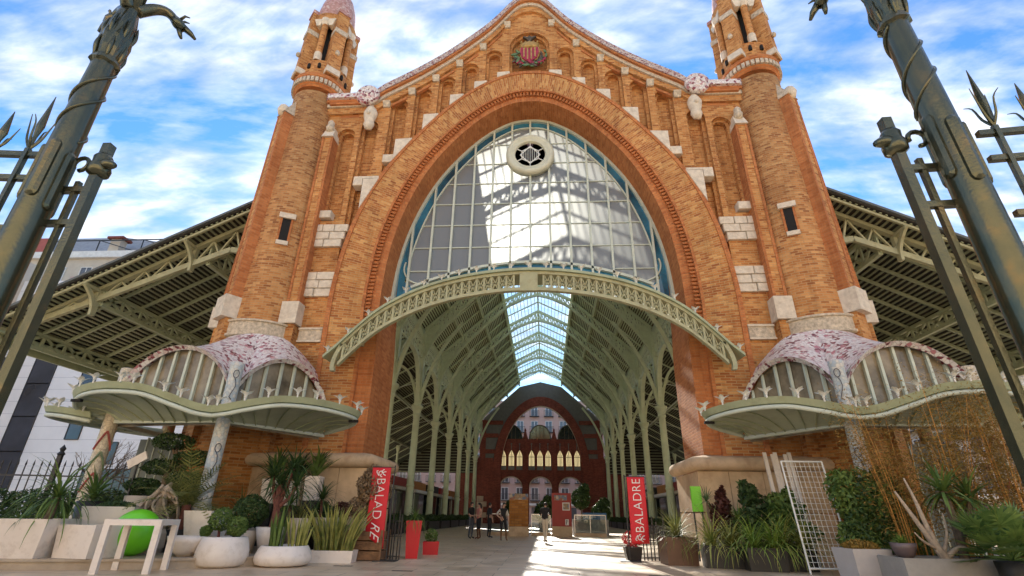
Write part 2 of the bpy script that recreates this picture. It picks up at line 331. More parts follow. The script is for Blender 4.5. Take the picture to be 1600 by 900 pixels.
# ------------------------------------------------------------------ ground
GROUND = None
def groundmat():
    m, nt, b = newmat('pale_paving_slabs')
    g = N(nt, 'ShaderNodeNewGeometry')
    bt = N(nt, 'ShaderNodeTexBrick'); L(nt, g.outputs['Position'], bt.inputs['Vector'])
    for k, v_ in (('Color1', (.0, .0, .0, 1)), ('Color2', (1, 1, 1, 1)), ('Mortar', (.5, .5, .5, 1)), ('Scale', 1.0), ('Mortar Size', .009), ('Mortar Smooth', .2), ('Brick Width', 1.2), ('Row Height', .6)): bt.inputs[k].default_value = v_
    r = ramp(nt, [(0, (.60, .45, .30)), (.5, (.67, .51, .345)), (1, (.73, .57, .40))]); L(nt, bt.outputs['Color'], r.inputs[0])
    mx = N(nt, 'ShaderNodeMixRGB'); L(nt, bt.outputs['Fac'], mx.inputs[0]); L(nt, r.outputs[0], mx.inputs[1]); mx.inputs[2].default_value = (.16, .125, .09, 1)
    n = N(nt, 'ShaderNodeTexNoise', i_Scale=.9, i_Detail=8.0, i_Roughness=.65); L(nt, g.outputs['Position'], n.inputs['Vector'])
    r2_ = ramp(nt, [(.3, (.68, .66, .62)), (.62, (1, 1, 1))]); L(nt, n.outputs[0], r2_.inputs[0])
    mu = N(nt, 'ShaderNodeMixRGB', blend_type='MULTIPLY'); mu.inputs[0].default_value = 1; L(nt, mx.outputs[0], mu.inputs[1]); L(nt, r2_.outputs[0], mu.inputs[2])
    L(nt, mu.outputs[0], b.inputs['Base Color'])
    rr = ramp(nt, [(.35, (.28,)*3), (.7, (.55,)*3)]); L(nt, n.outputs[0], rr.inputs[0]); L(nt, rr.outputs[0], b.inputs['Roughness'])
    bp = N(nt, 'ShaderNodeBump'); bp.inputs['Strength'].default_value = .25; bp.inputs['Distance'].default_value = .01; bp.invert = True; L(nt, bt.outputs['Fac'], bp.inputs['Height']); L(nt, bp.outputs[0], b.inputs['Normal'])
    return m
PAVE = groundmat()
STEPM = mat('step_stone', (.40, .33, .25), .6, var=.15, sc=2, dirt=((.25, .19, .13), 1.5, .5))
GB = MB(); GB.poly([(-1500, -1500, 0), (1500, -1500, 0), (1500, 1500, 0), (-1500, 1500, 0)])
tag(GB.build('ground', PAVE), kind='structure')
PLAT = .2
plat = tag(empty('stone_terrace'), kind='structure')
mb = MB(); pp = [(-30, -8.6), (-11.2, -7.25), (-7.7, -6.25), (-6.2, -5.25), (-5.0, -3.3), (-5.0, -.1), (-30, -.1)]
mb.prism(pp, (0, 0, 0.0), (1, 0, 0), (0, 1, 0), (0, 0, PLAT-.05)); mb.build('riser', STEPM, plat)
mb = MB(); pq = [(x, y-.05 if y < -1 else y) for x, y in pp]
mb.prism(pq, (0, 0, PLAT-.048), (1, 0, 0), (0, 1, 0), (0, 0, .048)); mb.build('tread', STEPM, plat)
# ------------------------------------------------------------------ market facade
FAC = tag(empty('market_facade'), 'orange brick market entrance front with huge glazed arch, curved gable and twin round towers', 'building')
GP = [(0, 25.54), (.5, 25.4), (.95, 24.9), (1.7, 23.85), (2.4, 23.05), (3.85, 21.68), (5.27, 20.58), (6.73, 19.62), (7.5, 19.12), (9.6, 19.05)]
gdense = [(p.x, p.y) for p in spline([(-.5, 25.4)]+GP[0:], 6) if p.x >= -1e-6]
def gz(x): return pw(gdense, abs(x))
IP = [(5.70, 0), (5.70, 6), (5.80, 8.8), (5.62, 11.2), (5.05, 13.4), (4.1, 15.4), (2.6, 17.3), (1.2, 18.35), (0, 18.62)]
EP = [(7.76, 0), (7.76, 6), (7.76, 9.2), (7.40, 11.9), (6.62, 14.2), (5.35, 16.3), (3.45, 18.6), (1.6, 19.95), (0, 20.33)]
def arcs(P, n=8):
    h = [(p.x, p.y) for p in spline(P+[(-P[-2][0], P[-2][1])], n)]
    h = h[:n*(len(P)-1)+1]
    return h
IH, EH = arcs(IP), arcs(EP)                   # right half, bottom to apex
IFull = [(-x, z) for x, z in IH]+[(x, z) for x, z in IH[::-1][1:]]
EFull = [(-x, z) for x, z in EH]+[(x, z) for x, z in EH[::-1][1:]]
edesc = sorted([(x, z) for x, z in EH if z > 8.8], key=lambda p: p[0])
def ext(x):
    x = abs(x)
    return 0.0 if x >= 7.7 else pw(edesc, x)
NICHE = [(s*c, t, .40, 0) for s in (-1, 1) for c, t in ((1.73, 22.05), (2.85, 21.2), (3.95, 20.4), (5.03, 19.7), (6.12, 19.02), (7.38, 17.75))]+[(-8.42, 17.3, .42, 12.6), (8.42, 17.3, .42, 12.6), (0, 23.2, .98, 0)]
def nlow(x, k):                               # lowest z of the relief layer at x
    lo = ext(x)
    for c, t, hw, zb in NICHE:
        h = hw if k == 2 else hw-.13
        d = abs(x-c)
        if d < h:
            tt = t-(0 if k == 2 else .13)
            return max(lo, tt-h+sqrt(max(0, h*h-d*d)))
    return lo
xs = sorted(set([round(-9.62+.0566*i, 4) for i in range(341)]+[c+s*(hw-d) for c, t, hw, zb in NICHE for s in (-1, 1) for d in (0, .13)]+[-7.7, 7.7, 0]))
mb = MB(); mb.strip(frange(-9.62, -7.7, 8)+frange(-7.6, 7.6, 120)+frange(7.7, 9.62, 8), lambda x: ext(x)-(.3 if abs(x) < 7.69 else 0), lambda x: gz(x)-.3, .30, 2.3)
mb.build('wall', BR, FAC)
mb = MB(); mb.strip(xs, lambda x: nlow(x, 1), lambda x: gz(x)-.35, .08, .32)
# bottom of the side niches
for s in (-1, 1): mb.box(s*8.42-.45, s*8.42+.45, .082, .32, 0, 12.6)
mb.build('relief_wall', BR, FAC)
mb = MB(); mb.strip(xs, lambda x: nlow(x, 2), lambda x: gz(x)-.35, -.10, .09)
for s in (-1, 1): mb.box(s*8.42-.45, s*8.42+.45, -.097, .09, 0, 12.3)
mb.build('pilaster_relief', BR, FAC)
# arch archivolt rings
def ring(s0, s1, y0, y1, name, m_, t0=0):
    mb = MB(); n = len(EFull); acc = 0
    P = lambda i, s: (lerp(EFull[i][0], IFull[i][0], s), lerp(EFull[i][1], IFull[i][1], s))
    for i in range(n-1):
        a0, a1, b0, b1 = P(i, s0), P(i, s1), P(i+1, s0), P(i+1, s1)
        l = math.dist(((a0[0]+a1[0])/2, (a0[1]+a1[1])/2), ((b0[0]+b1[0])/2, (b0[1]+b1[1])/2))
        w_ = 2.0*(s1-s0)
        q = [(a0[0], y0, a0[1]), (a1[0], y0, a1[1]), (b1[0], y0, b1[1]), (b0[0], y0, b0[1])]
        rad = a0[1] > 9.2
        mb.poly(q, [(0, acc), (w_, acc), (w_, acc+l), (0, acc+l)] if True else None)
        mb.poly([(a0[0], y0, a0[1]), (b0[0], y0, b0[1]), (b0[0], y1, b0[1]), (a0[0], y1, a0[1])], [(0, acc), (0, acc+l), (y1-y0, acc+l), (y1-y0, acc)])
        mb.poly([(a1[0], y1, a1[1]), (b1[0], y1, b1[1]), (b1[0], y0, b1[1]), (a1[0], y0, a1[1])], [(y1-y0, acc), (y1-y0, acc+l), (0, acc+l), (0, acc)])
        mb.poly([(a0[0], y1, a0[1]), (b0[0], y1, b0[1]), (b1[0], y1, b1[1]), (a1[0], y1, a1[1])])
        acc += l
    return mb.build(name, m_, FAC)
ring(0, .09, -.31, .2, 'arch_edge_band', BR_TRIM)
ring(.09, .68, -.27, .2, 'arch_band', BR_RED)
ring(.68, .735, -.30, .2, 'arch_inner_edge', BR_TRIM)
ring(.735, .84, -.12, .5, 'dentil_recess', BR_TRIM)
ring(.84, 1.0, -.10, 2.3, 'arch_reveal', BR_TRIM)
# dentils along the arch
L_ = []; acc = 0; n = len(EFull)
Pd = [(lerp(EFull[i][0], IFull[i][0], .787), lerp(EFull[i][1], IFull[i][1], .787)) for i in range(n)]
cum = [0]
for a, b in zip(Pd, Pd[1:]): cum.append(cum[-1]+math.dist(a, b))
dmb = MB(); dmb.box(-.105, .105, -.22, -.05, -.045, .045)
d0 = dmb.build('dentil', BR_TRIM, FAC); first = True
k = 0; step = .16; tot = cum[-1]; sss = step*1.0
while sss < tot:
    while cum[k+1] < sss: k += 1
    t = (sss-cum[k])/(cum[k+1]-cum[k]); x = lerp(Pd[k][0], Pd[k+1][0], t); z = lerp(Pd[k][1], Pd[k+1][1], t)
    if z > 7.0:
        an = atan2(Pd[k+1][1]-Pd[k][1], Pd[k+1][0]-Pd[k][0])-pi/2
        if first: d0.location = (x, 0, z); d0.rotation_euler = (0, -an, 0); first = False
        else: share(d0, FAC, (x, 0, z), (0, -an, 0))
    sss += step
# stones on the extrados
def slab(poly, y0, y1, name='stone_block', m_=STONE, parent=FAC):
    mb = MB(); cx = sum(p[0] for p in poly)/len(poly); cz = sum(p[1] for p in poly)/len(poly); b = .025
    inn = [(x+(cx-x)*b/.35, z+(cz-z)*b/.35) for x, z in poly]
    A = [mb.vert((x, y0, z)) for x, z in inn]; B = [mb.vert((x, y0+b, z)) for x, z in poly]; C_ = [mb.vert((x, y1, z)) for x, z in poly]; n = len(poly)
    mb.face(A); mb.face(C_[::-1])
    for k in range(n):
        mb.face((A[k], B[k], B[(k+1) % n], A[(k+1) % n])); mb.face((B[k], C_[k], C_[(k+1) % n], B[(k+1) % n]))
    return mb.build(name, m_, parent)
for s in (-1, 1):
    for xo, wd, ex in ((1.53, .6, 0), (2.6, .6, 0), (3.7, .63, 0), (4.86, .68, 0), (6.02, .75, 1), (7.62, .5, 2)):
        xi = xo-wd; zt = ext(xi)+.02
        if ex == 0 and zt-ext(xo) < .3: zt += .06
        if ex < 2:
            slab([(s*xo, ext(xo)-.02), (s*xi, ext(xi)-.02), (s*xi, zt+.04), (s*xo, zt)], -.34, .1)
        if ex == 1: slab([(s*(xo+.02), zt-1.2), (s*(xo+.5), zt-1.2), (s*(xo+.5), zt-.78), (s*(xo+.02), zt-.78)], -.24, .1)
        if ex == 2:
            slab([(s*7.18, 12.75), (s*6.5, 14.3), (s*7.2, 14.3)], -.34, .1)
            slab([(s*7.22, 13.95), (s*7.62, 13.95), (s*7.62, 14.42), (s*6.52, 14.42), (s*6.50, 14.31), (s*7.22, 14.31)][:6], -.33, .1)
    slab([(s*8.35, 12.36), (s*8.95, 12.36), (s*8.95, 12.72), (s*8.35, 12.72)], -.30, .1)
    for z0, z1, xa, rows in ((11.0, 12.08, 7.42, 3), (8.78, 9.86, 7.72, 3)):
        h = (z1-z0)/rows
        for r in range(rows):
            za, zb = z0+r*h+.012, z0+(r+1)*h-.012
            fr = [0, .38, .7, 1] if (r == 2 and rows == 3 and z0 > 10) else ([0, .45, 1] if r == 1 else [0, .55, 1])
            x0a, x1a = xa+(0.03 if z0 > 10 else 0), 9.08
            if z0 > 10: x0a = xa+.30-(r*h)*.27
            for u, v_ in zip(fr, fr[1:]):
                p0, p1 = lerp(x0a, x1a, u)+.012, lerp(x0a, x1a, v_)-.012
                j = random.uniform(-.02, .02)
                slab([(s*p0, za), (s*p1, za), (s*p1, zb), (s*p0, zb)], -.22+j, .1)
    # carved frieze on wall
    mb = MB(); mb.box(min(s*7.85, s*8.75), max(s*7.85, s*8.75), -.17, .1, 7.0, 7.42); f_ = mb.build('carved_frieze', STONE_C, FAC)
    mb = MB(); mb.box(min(s*7.83, s*8.77), max(s*7.83, s*8.77), -.21, .1, 7.42, 7.5); mb.box(min(s*7.83, s*8.77), max(s*7.83, s*8.77), -.21, .1, 6.93, 7.0); mb.build('fillet', STONE, f_)
# coping along the gable
def gable_band(d0, d1, y0, y1, name, m_, x1=9.5):
    mb = MB(); X_ = frange(-x1, x1, 96)
    mb.strip(X_, lambda x: gz(x)-d0, lambda x: gz(x)-d1, y0, y1); return mb.build(name, m_, FAC)
gable_band(.30, -.06, -.52, 2.4, 'coping', COPM)
gable_band(.42, .30, -.46, 2.3, 'coping_under_band', BR_TRIM)  # trim brick band directly under the coping
gable_band(.62, .42, -.34, .2, 'cornice_band', STONE_C)
gable_band(.95, .62, -.24, .2, 'cornice_brick', BR)
# corbels and slanted mouldings
cx = [1.12, 2.29, 3.40, 4.49, 5.58, 6.72]
cmb = MB(); cmb.hexa([(-.15, -.20, -.16), (.15, -.20, -.16), (.15, 0, -.16), (-.15, 0, -.16)], [(-.17, -.32, .14), (.17, -.32, .14), (.17, 0, .14), (-.17, 0, .14)])
c0 = None
for s in (-1, 1):
    for x in cx:
        z = gz(x)-.98
        if c0 is None: c0 = cmb.build('corbel', STONE_C, FAC); c0.location = (s*x, 0, z)
        else: share(c0, FAC, (s*x, 0, z))
    for a, b in zip(cx, cx[1:]):
        mb = MB(); mb.hexa([(s*(a+.24), -.16, gz(a+.24)-1.22), (s*(b-.24), -.16, gz(b-.24)-1.22), (s*(b-.24), 0, gz(b-.24)-1.22), (s*(a+.24), 0, gz(a+.24)-1.22)],
                           [(s*(a+.24), -.16, gz(a+.24)-1.08), (s*(b-.24), -.16, gz(b-.24)-1.08), (s*(b-.24), 0, gz(b-.24)-1.08), (s*(a+.24), 0, gz(a+.24)-1.08)])
        mb.build('slanted_moulding', BR_TRIM, FAC)
    # flat end cornice, slot under it
    mb = MB(); mb.box(min(s*7.7, s*9.4), max(s*7.7, s*9.4), -.62, .1, 18.75, 19.0); mb.build('end_coping', PINKM, FAC)
    mb = MB(); mb.box(min(s*7.75, s*9.35), max(s*7.75, s*9.35), -.45, .1, 18.5, 18.75); mb.build('end_cornice', BR_TRIM, FAC)
    mb = MB(); mb.box(min(s*7.98, s*8.86), max(s*7.98, s*8.86), -.112, 0, 17.95, 18.35); sl_ = mb.build('slot_panel', BR_TRIM, FAC)
    mb = MB(); mb.box(min(s*7.98, s*8.86), max(s*7.98, s*8.86), -.2, 0, 18.35, 18.43); mb.build('slot_lintel', BR_TRIM, sl_)
    # rosette and carved head
    mb = MB(); prof = [(0, .34), (.12, .33), (.17, .27), (.22, .30), (.30, .30), (.36, .22), (.42, .26), (.52, .22), (.56, .10), (.55, 0)]
    mb.lathe([(r, h) for r, h in prof], 24)
    o = mb.build('rosette', PINKM, FAC, smooth=True); o.rotation_euler = (pi/2, 0, 0); o.location = (s*7.56, -.38, 18.95)
    mb = MB(); pts = [(.0, -.75), (.16, -.70), (.26, -.45), (.22, -.25), (.30, .0), (.33, .25), (.24, .48), (.12, .62), (.1, .75), (0, .8)]
    mb.lathe([(r, h) for r, h in pts], 14, (0, 0, 0))
    mb.v = [(x*1.0, y*.75-.03*(abs(x) < .08), z+.02*sin(9*x+4*z)) for x, y, z in mb.v]
    hd = mb.build('carved_head', STONE, FAC, smooth=True); hd.location = (s*7.4, -.22, 17.85)
    mb = MB(); mb.lathe([(0, -.12), (.07, -.09), (.1, 0), (.06, .1), (0, .14)], 8); no = mb.build('nose', STONE, hd, smooth=True); no.location = (0, -.25, .08)
    for ex in (-.11, .11):
        mb = MB(); mb.lathe([(0, -.05), (.05, 0), (0, .05)], 8); e_ = mb.build('eye', STONE_C, hd, smooth=True); e_.location = (ex, -.2, .24)
# coat of arms
ARM = empty('coat_of_arms'); ARM.parent = FAC; ARM.location = (0, .12, 21.75)
RED = mat('heraldic_red', (.33, .02, .045), .45, var=.3, sc=6); GOLD = mat('weathered_gold', (.42, .26, .08), .5, .2, var=.3, sc=8); BRZ = mat('dark_bronze', (.10, .075, .05), .6, .3, var=.4, sc=9)
GRN = mat('leaf_glaze', (.10, .17, .06), .4, var=.5, sc=12)
sh = [(-.42, .42), (-.46, .1), (-.36, -.28), (0, -.62), (.36, -.28), (.46, .1), (.42, .42), (0, .36)]
mb = MB(); mb.prism([(x*1.12, z*1.12) for x, z in sh], (0, -.16, 0), (1, 0, 0), (0, 0, 1), (0, .2, 0)); mb.build('shield_rim', GOLD, ARM)
mb = MB(); mb.prism(sh, (0, -.22, 0), (1, 0, 0), (0, 0, 1), (0, .2, 0)); shd = mb.build('shield', RED, ARM)
for x in (-.27, -.09, .09, .27):
    mb = MB(); zb = -.5+abs(x)*.9; mb.box(x-.035, x+.035, -.25, -.2, zb, .36); mb.build('pale_stripe', GOLD, shd)
mb = MB(); mb.lathe([(.38, .42), (.44, .5), (.5, .62), (.42, .66), (.3, .6)], 18); mb.v = [(x, y*.45-.1, z+(.10*abs(sin(5*x/.5)) if z > .58 else 0)) for x, y, z in mb.v]; cw = mb.build('crown', GOLD, ARM, smooth=True)
for x in (-.4, -.2, 0, .2, .4):
    mb = MB(); mb.lathe([(0, 0), (.06, .05), (.05, .12), (0, .2)], 8, (x, -.22, .68)); mb.build('crown_point', GOLD, cw)
mb = MB(); mb.prism([(-.05, .75), (-.1, 1.0), (-.34, 1.22), (-.2, 1.22), (-.12, 1.16), (0, 1.28), (.12, 1.16), (.2, 1.22), (.34, 1.22), (.1, 1.0), (.05, .75)], (0, -.2, 0), (1, 0, 0), (0, 0, 1), (0, .14, 0)); mb.build('bat_crest', BRZ, ARM)
rnd = random.Random(3)
for i in range(46):
    a = radians(200+i*140/45) if i % 2 else radians(160+i*220/45); r = rnd.uniform(.55, .9); x, z = r*cos(a)*.95, r*sin(a)*.9-.05
    if z > .4: continue
    mb = MB(); l = rnd.uniform(.12, .2); an = rnd.uniform(0, 2*pi); u = V(cos(an), 0, sin(an)); v_ = V(-sin(an), 0, cos(an))
    mb.prism([(-l, 0), (-l*.3, l*.35), (l*.5, l*.3), (l, 0), (l*.5, -l*.3), (-l*.3, -l*.35)], (x, -.16-rnd.uniform(0, .1), z), u, v_, (0, .06, 0)); mb.build('leaf', (GRN, BRZ, BRZ, RED)[i % 4], ARM)
# plinths of the entrance piers
for s in (-1, 1):
    def pb(x0, x1, y0, y1, z0, z1, name, par):
        mb = MB(); mb.box(min(s*x0, s*x1), max(s*x0, s*x1), y0, y1, z0, z1); return mb.build(name, STONE_W, par)
    pl = pb(5.40, 9.4, -.42, 2.35, 0, 2.5, 'plinth', FAC)
    e = [5.36, 6.25, 7.3, 8.3, 9.42]
    for i, (a, b) in enumerate(zip(e, e[1:])):
        for z0, z1 in ((.0, 1.28), (1.3, 2.48)): pb(a+.008, b-.008, -.5, -.40, z0+.01, z1-.01, 'facing_stone', pl)
    for z0, z1 in ((.0, 1.28), (1.3, 2.48)):
        pb(5.30, 5.41, -.49, .9, z0+.01, z1-.01, 'facing_stone', pl); pb(5.30, 5.41, .92, 2.3, z0+.01, z1-.01, 'facing_stone', pl)
    # rounded roll on top
    mb = MB(); prof = [(-.02, 2.49), (.10, 2.50), (.20, 2.58), (.23, 2.70), (.19, 2.82), (.10, 2.90), (-.10, 2.94), (-.3, 2.98)]
    path = [(9.5, -.5), (5.30, -.5), (5.30, 2.36)]; rings = []
    for j, (px, py) in enumerate(path):
        dxn, dyn = ((0, -1), (-1, -1), (-1, 0))[j]
        rings.append([(s*(px+dxn*d), py+dyn*d, z) for d, z in prof])
    mb.loft(rings); mb.build('roll_moulding', STONE_W, FAC, smooth=True)
# ------------------------------------------------------------------ great window
WY = 1.2
def inset(d):
    o = []; n = len(IFull)
    for i in range(n):
        a, b = IFull[max(i-1, 0)], IFull[min(i+1, n-1)]; tx, tz = b[0]-a[0], b[1]-a[1]; l = math.hypot(tx, tz)
        o.append((IFull[i][0]+tz/l*d, IFull[i][1]-tx/l*d))
    return o
def topfn(d):
    P = [p for p in inset(d) if p[1] > 8.9]; P = sorted(P, key=lambda p: p[0]); return lambda x: pw(P, x) if P[0][0] <= x <= P[-1][0] else -9
BLUEG = mat('blue_corner_glass', (.015, .085, .15), .06, var=.5, sc=.5, spec=.9, tint=(.03, .17, .27))
WIN = tag(empty('great_window')); WIN.parent = FAC
t_out, t_in = topfn(.05), topfn(.48)
zb = lambda x: 10.85-1.25*(x/5.3)**2
zbb = lambda x: zb(x)-1.0
def botfn(x):                                  # rounded lower corners of the frosted field
    ax = abs(x)
    return zb(x)+(0 if ax < 4.6 else .75*(1-sqrt(max(0, 1-((ax-4.6)/.78)**2))))
colx = [.862*i for i in range(-7, 8)]; rowz = [zbb(0)-3, 10.5, 11.62, 12.74, 13.85, 14.95, 16.05, 17.17, 20]
def pane(x0, x1, lo, hi, y, mat_, name='pane', par=WIN, nn=6):
    X_ = [x for x in frange(x0, x1, nn)]; A = [(x, lo(x), hi(x)) for x in X_]; A = [a for a in A if a[2]-a[1] > .01]
    if len(A) < 2: return
    mb = MB(); a = [mb.vert((x, y, l)) for x, l, h in A]; b = [mb.vert((x, y, h)) for x, l, h in A]
    for k in range(len(A)-1): mb.face((a[k], a[k+1], b[k+1], b[k]))
    return mb.build(name, mat_, par)
for xa, xb in zip(colx, colx[1:]):
    for z0, z1 in zip(rowz, rowz[1:]):
        lo = lambda x: max(z0, botfn(x)); hi = lambda x: min(z1, t_in(x)-.0)
        if abs(xa) > 5.9: continue
        pane(xa+.005, xb-.005, lo, hi, WY, FROST)
    pane(xa+.005, xb-.005, lambda x: max(t_in(x), botfn(x)), lambda x: t_out(x), WY+.01, BLUEG)
    pane(xa+.005, xb-.005, lambda x: zbb(x), lambda x: min(botfn(x), t_out(x)), WY+.015, BLUEG)
def follow(pts, w_, d, name, m_, par, y):
    mb = MB(); r1, r2_ = [], []
    n = len(pts); rings = []
    for i in range(n):
        a, b = pts[max(i-1, 0)], pts[min(i+1, n-1)]; tx, tz = b[0]-a[0], b[1]-a[1]; l = math.hypot(tx, tz) or 1; nx, nz = tz/l*w_/2, -tx/l*w_/2
        x, z = pts[i]
        rings.append([(x+nx, y-d/2, z+nz), (x-nx, y-d/2, z-nz), (x-nx, y+d/2, z-nz), (x+nx, y+d/2, z+nz)])
    mb.loft(rings, closed=True, cap=True); return mb.build(name, m_, par)
follow([p for p in inset(.05) if p[1] > 8.2], .14, .25, 'outer_frame', PALE, WIN, WY)
follow([p for p in inset(.48) if p[1] > zb(p[0])+.7], .055, .1, 'inner_frame', PALE, WIN, WY-.03)
for s in (-1, 1):
    c = [(s*(4.6+.78*sin(a)), botfn(4.6)+.75-.75*cos(a)) for a in frange(0, pi*.62, 12)]; follow(c, .055, .1, 'corner_curve', PALE, WIN, WY-.03)
follow([(x, zb(x)) for x in frange(-5.0, 5.0, 40)], .11, .16, 'lower_arc', PALE, WIN, WY-.04)
for x in colx:
    if t_out(x) < 9: continue
    mb = MB(); mb.box(x-.045, x+.045, WY-.12, WY+.06, zbb(x)-.2, t_out(x)); mb.build('mullion', PALE, WIN)
for z in rowz[1:-1]:
    e = 0
    for xa, xb in zip(colx, colx[1:]):
        xa_, xb_ = xa+.045, xb-.045
        while xa_ < 0 and t_in(xa_) < z and xa_ < xb_: xa_ += .03
        while xb_ > 0 and t_in(xb_) < z and xb_ > xa_: xb_ -= .03
        if xb_-xa_ < .08 or z < max(zb(xa_), zb(xb_))+.05: continue
        if 15.3 < z < 17.4 and abs((xa+xb)/2) < .9: continue
        mb = MB(); mb.box(xa_, xb_, WY-.05, WY+.02, z-.02, z+.02); mb.build('transom', PALE, WIN)
CREAM = mat('cream_ring_paint', (.60, .60, .46), .5, var=.1, sc=3)
mb = MB(); mb.lathe([(.70, -.05), (.70, .12), (.76, .18), (.84, .12), (.90, .20), (1.0, .22), (1.10, .14), (1.12, .05), (1.12, -.14)], 48)
OC = mb.build('oculus_ring', CREAM, WIN, smooth=True); OC.rotation_euler = (pi/2, 0, 0); OC.location = (0, 1.0, 16.38)
PURP = mat('purple_leaded_glass', (.16, .11, .13), .2, var=.5, sc=8)
mb = MB(); mb.lathe([(.0, 0), (.70, 0)], 40); mb.build('leaded_glass', PURP, OC)
mb = MB()
for k in range(6):
    a = pi/2+k*pi/3; b = a+pi/3; mb.bar((.44*cos(a), .44*sin(a), .03), (.44*cos(b), .44*sin(b), .03), .035, .04); mb.bar((.44*cos(a), .44*sin(a), .03), (.7*cos(a), .7*sin(a), .03), .03, .04)
for k in (0, 2, 3, 5):
    a = pi/2+k*pi/3+pi/6; 
mb.bar((0, .5, .035), (.46, 0, .035), .035, .04); mb.bar((.46, 0, .035), (0, -.5, .035), .035, .04); mb.bar((0, -.5, .035), (-.46, 0, .035), .035, .04); mb.bar((-.46, 0, .035), (0, .5, .035), .035, .04)
for x in (-.3, -.2, -.1, 0, .1, .2, .3): mb.bar((x, -.5+abs(x)*1.08, .033), (x, .5-abs(x)*1.08, .033), .022, .03)
mb.build('lead_star', WHITE_IRON, OC)
# ------------------------------------------------------------------ round towers
TX, TY, TR, TRT = 10.4, .35, 1.36, 1.08
def tower(s):
    cx, cy = s*TX, TY
    mb = MB(); mb.lathe([(TR+.10, 0), (TR+.10, 6.6), (TR, 6.75), (TRT, 19.2)], 48, (cx, cy, 0)); T = mb.build('tower', BR, FAC, cyl=(cx, cy, TR)); 
    for p in T.data.polygons: p.use_smooth = abs(p.normal.z) < .5
    def butt(a, w_, r1, z0, z1, name, m_, r0=.9, taper=0):
        d = V(cos(a), sin(a), 0); t = V(-sin(a), cos(a), 0); c = V(cx, cy, 0); mb = MB()
        def q(z, r, ww): return [c+d*r0-t*ww/2+V(0, 0, z), c+d*r-t*ww/2+V(0, 0, z), c+d*r+t*ww/2+V(0, 0, z), c+d*r0+t*ww/2+V(0, 0, z)]
        mb.hexa(q(z0, r1+taper, w_), q(z1, r1, w_)); return mb.build(name, m_, T)
    # angles: toward the middle of the front, away from it, and behind
    for a_, top, kind in ((-126, 17.6, 'out'), (-180, 17.8, 'back')):
        if kind is None: continue
        a = radians(a_) if s < 0 else radians(180-a_)
        w_ = .50 if kind == 'in' else .62; RB = {'in': TR+.2, 'out': TR+.32, 'back': TR+.42}[kind]; TPR = {'in': 0, 'out': .05, 'back': .35}[kind]
        butt(a, w_, RB-.2, 0, top, 'buttress', BR, taper=TPR+.2)
        # trims on both edges
        for e in (-1, 1):
            d = V(cos(a), sin(a), 0); t = V(-sin(a), cos(a), 0); c = V(cx, cy, 0); mb = MB(); tp = TPR
            def q(z, r): return [c+d*.9+t*(e*(w_/2-.06)-.075)+V(0, 0, z), c+d*(r+.02)+t*(e*(w_/2-.06)-.075)+V(0, 0, z), c+d*(r+.02)+t*(e*(w_/2-.06)+.075)+V(0, 0, z), c+d*.9+t*(e*(w_/2-.06)+.075)+V(0, 0, z)]
            mb.hexa(q(8.45, RB-.2+(tp+.2)*.52), q(top-.01, RB-.2)); mb.build('edge_brick', BR_TRIM, T)
        zs = 7.35 if kind == 'in' else 7.6
        butt(a, w_+.16, RB+TPR*.6+.12, zs, zs+.85, 'stone_band', STONE)
        d = V(cos(a), sin(a), 0); t = V(-sin(a), cos(a), 0); c = V(cx, cy, 0)
        # cap: sloped carved stone
        mb = MB(); r = RB-.14
        mb.hexa([c+d*.8-t*(w_/2+.05)+V(0, 0, top), c+d*r-t*(w_/2+.05)+V(0, 0, top), c+d*r+t*(w_/2+.05)+V(0, 0, top), c+d*.8+t*(w_/2+.05)+V(0, 0, top)],
                [c+d*.8-t*(w_/2-.1)+V(0, 0, top+1.0), c+d*(TRT-.02)-t*(w_/2-.1)+V(0, 0, top+1.0), c+d*(TRT-.02)+t*(w_/2-.1)+V(0, 0, top+1.0), c+d*.8+t*(w_/2-.1)+V(0, 0, top+1.0)]); cp = mb.build('buttress_cap', STONE_C, T)
        mb = MB(); mb.lathe([(0, -.3), (.2, -.25), (.27, 0), (.2, .22), (.1, .32), (0, .36)], 10, tuple(c+d*(RB-.24)+V(0, 0, top+.25))); mb.build('cap_boss', STONE, T, smooth=True)
    # flat pilaster strip where tower and front meet
    def fb(x0, x1, y0, z0, z1, name, m_, y1=.3):
        mb = MB(); mb.box(min(s*x0, s*x1), max(s*x0, s*x1), y0, y1, z0, z1); return mb.build(name, m_, T)
    fb(8.84, 9.30, -.46, 0, 16.5, 'pilaster_strip', BR); fb(8.82, 8.92, -.49, 8.42, 16.5, 'edge_brick', BR_TRIM); fb(9.22, 9.32, -.49, 8.42, 16.5, 'edge_brick', BR_TRIM)
    fb(8.74, 9.40, -.62, 7.55, 8.42, 'stone_band', STONE)
    mb = MB(); mb.hexa([(s*8.8, -.58, 16.5), (s*9.34, -.58, 16.5), (s*9.34, .1, 16.5), (s*8.8, .1, 16.5)], [(s*8.86, -.34, 17.1), (s*9.28, -.34, 17.1), (s*9.28, .1, 17.1), (s*8.86, .1, 17.1)]); mb.build('carved_capital', STONE, T)
    mb = MB(); mb.lathe([(0, -.3), (.17, -.24), (.2, -.05), (.14, .1), (.16, .22), (.08, .34), (0, .38)], 10, (s*9.07, -.42, 17.15)); mb.build('capital_head', STONE_C, T, smooth=True)
    # slit window
    tgt = V(CAM.x-cx, CAM.y-cy, 0).normalized(); a = atan2(tgt.y, tgt.x)*.8+radians(-90)*.2
    d = V(cos(a), sin(a), 0); t = V(-sin(a), cos(a), 0); c = V(cx, cy, 0)
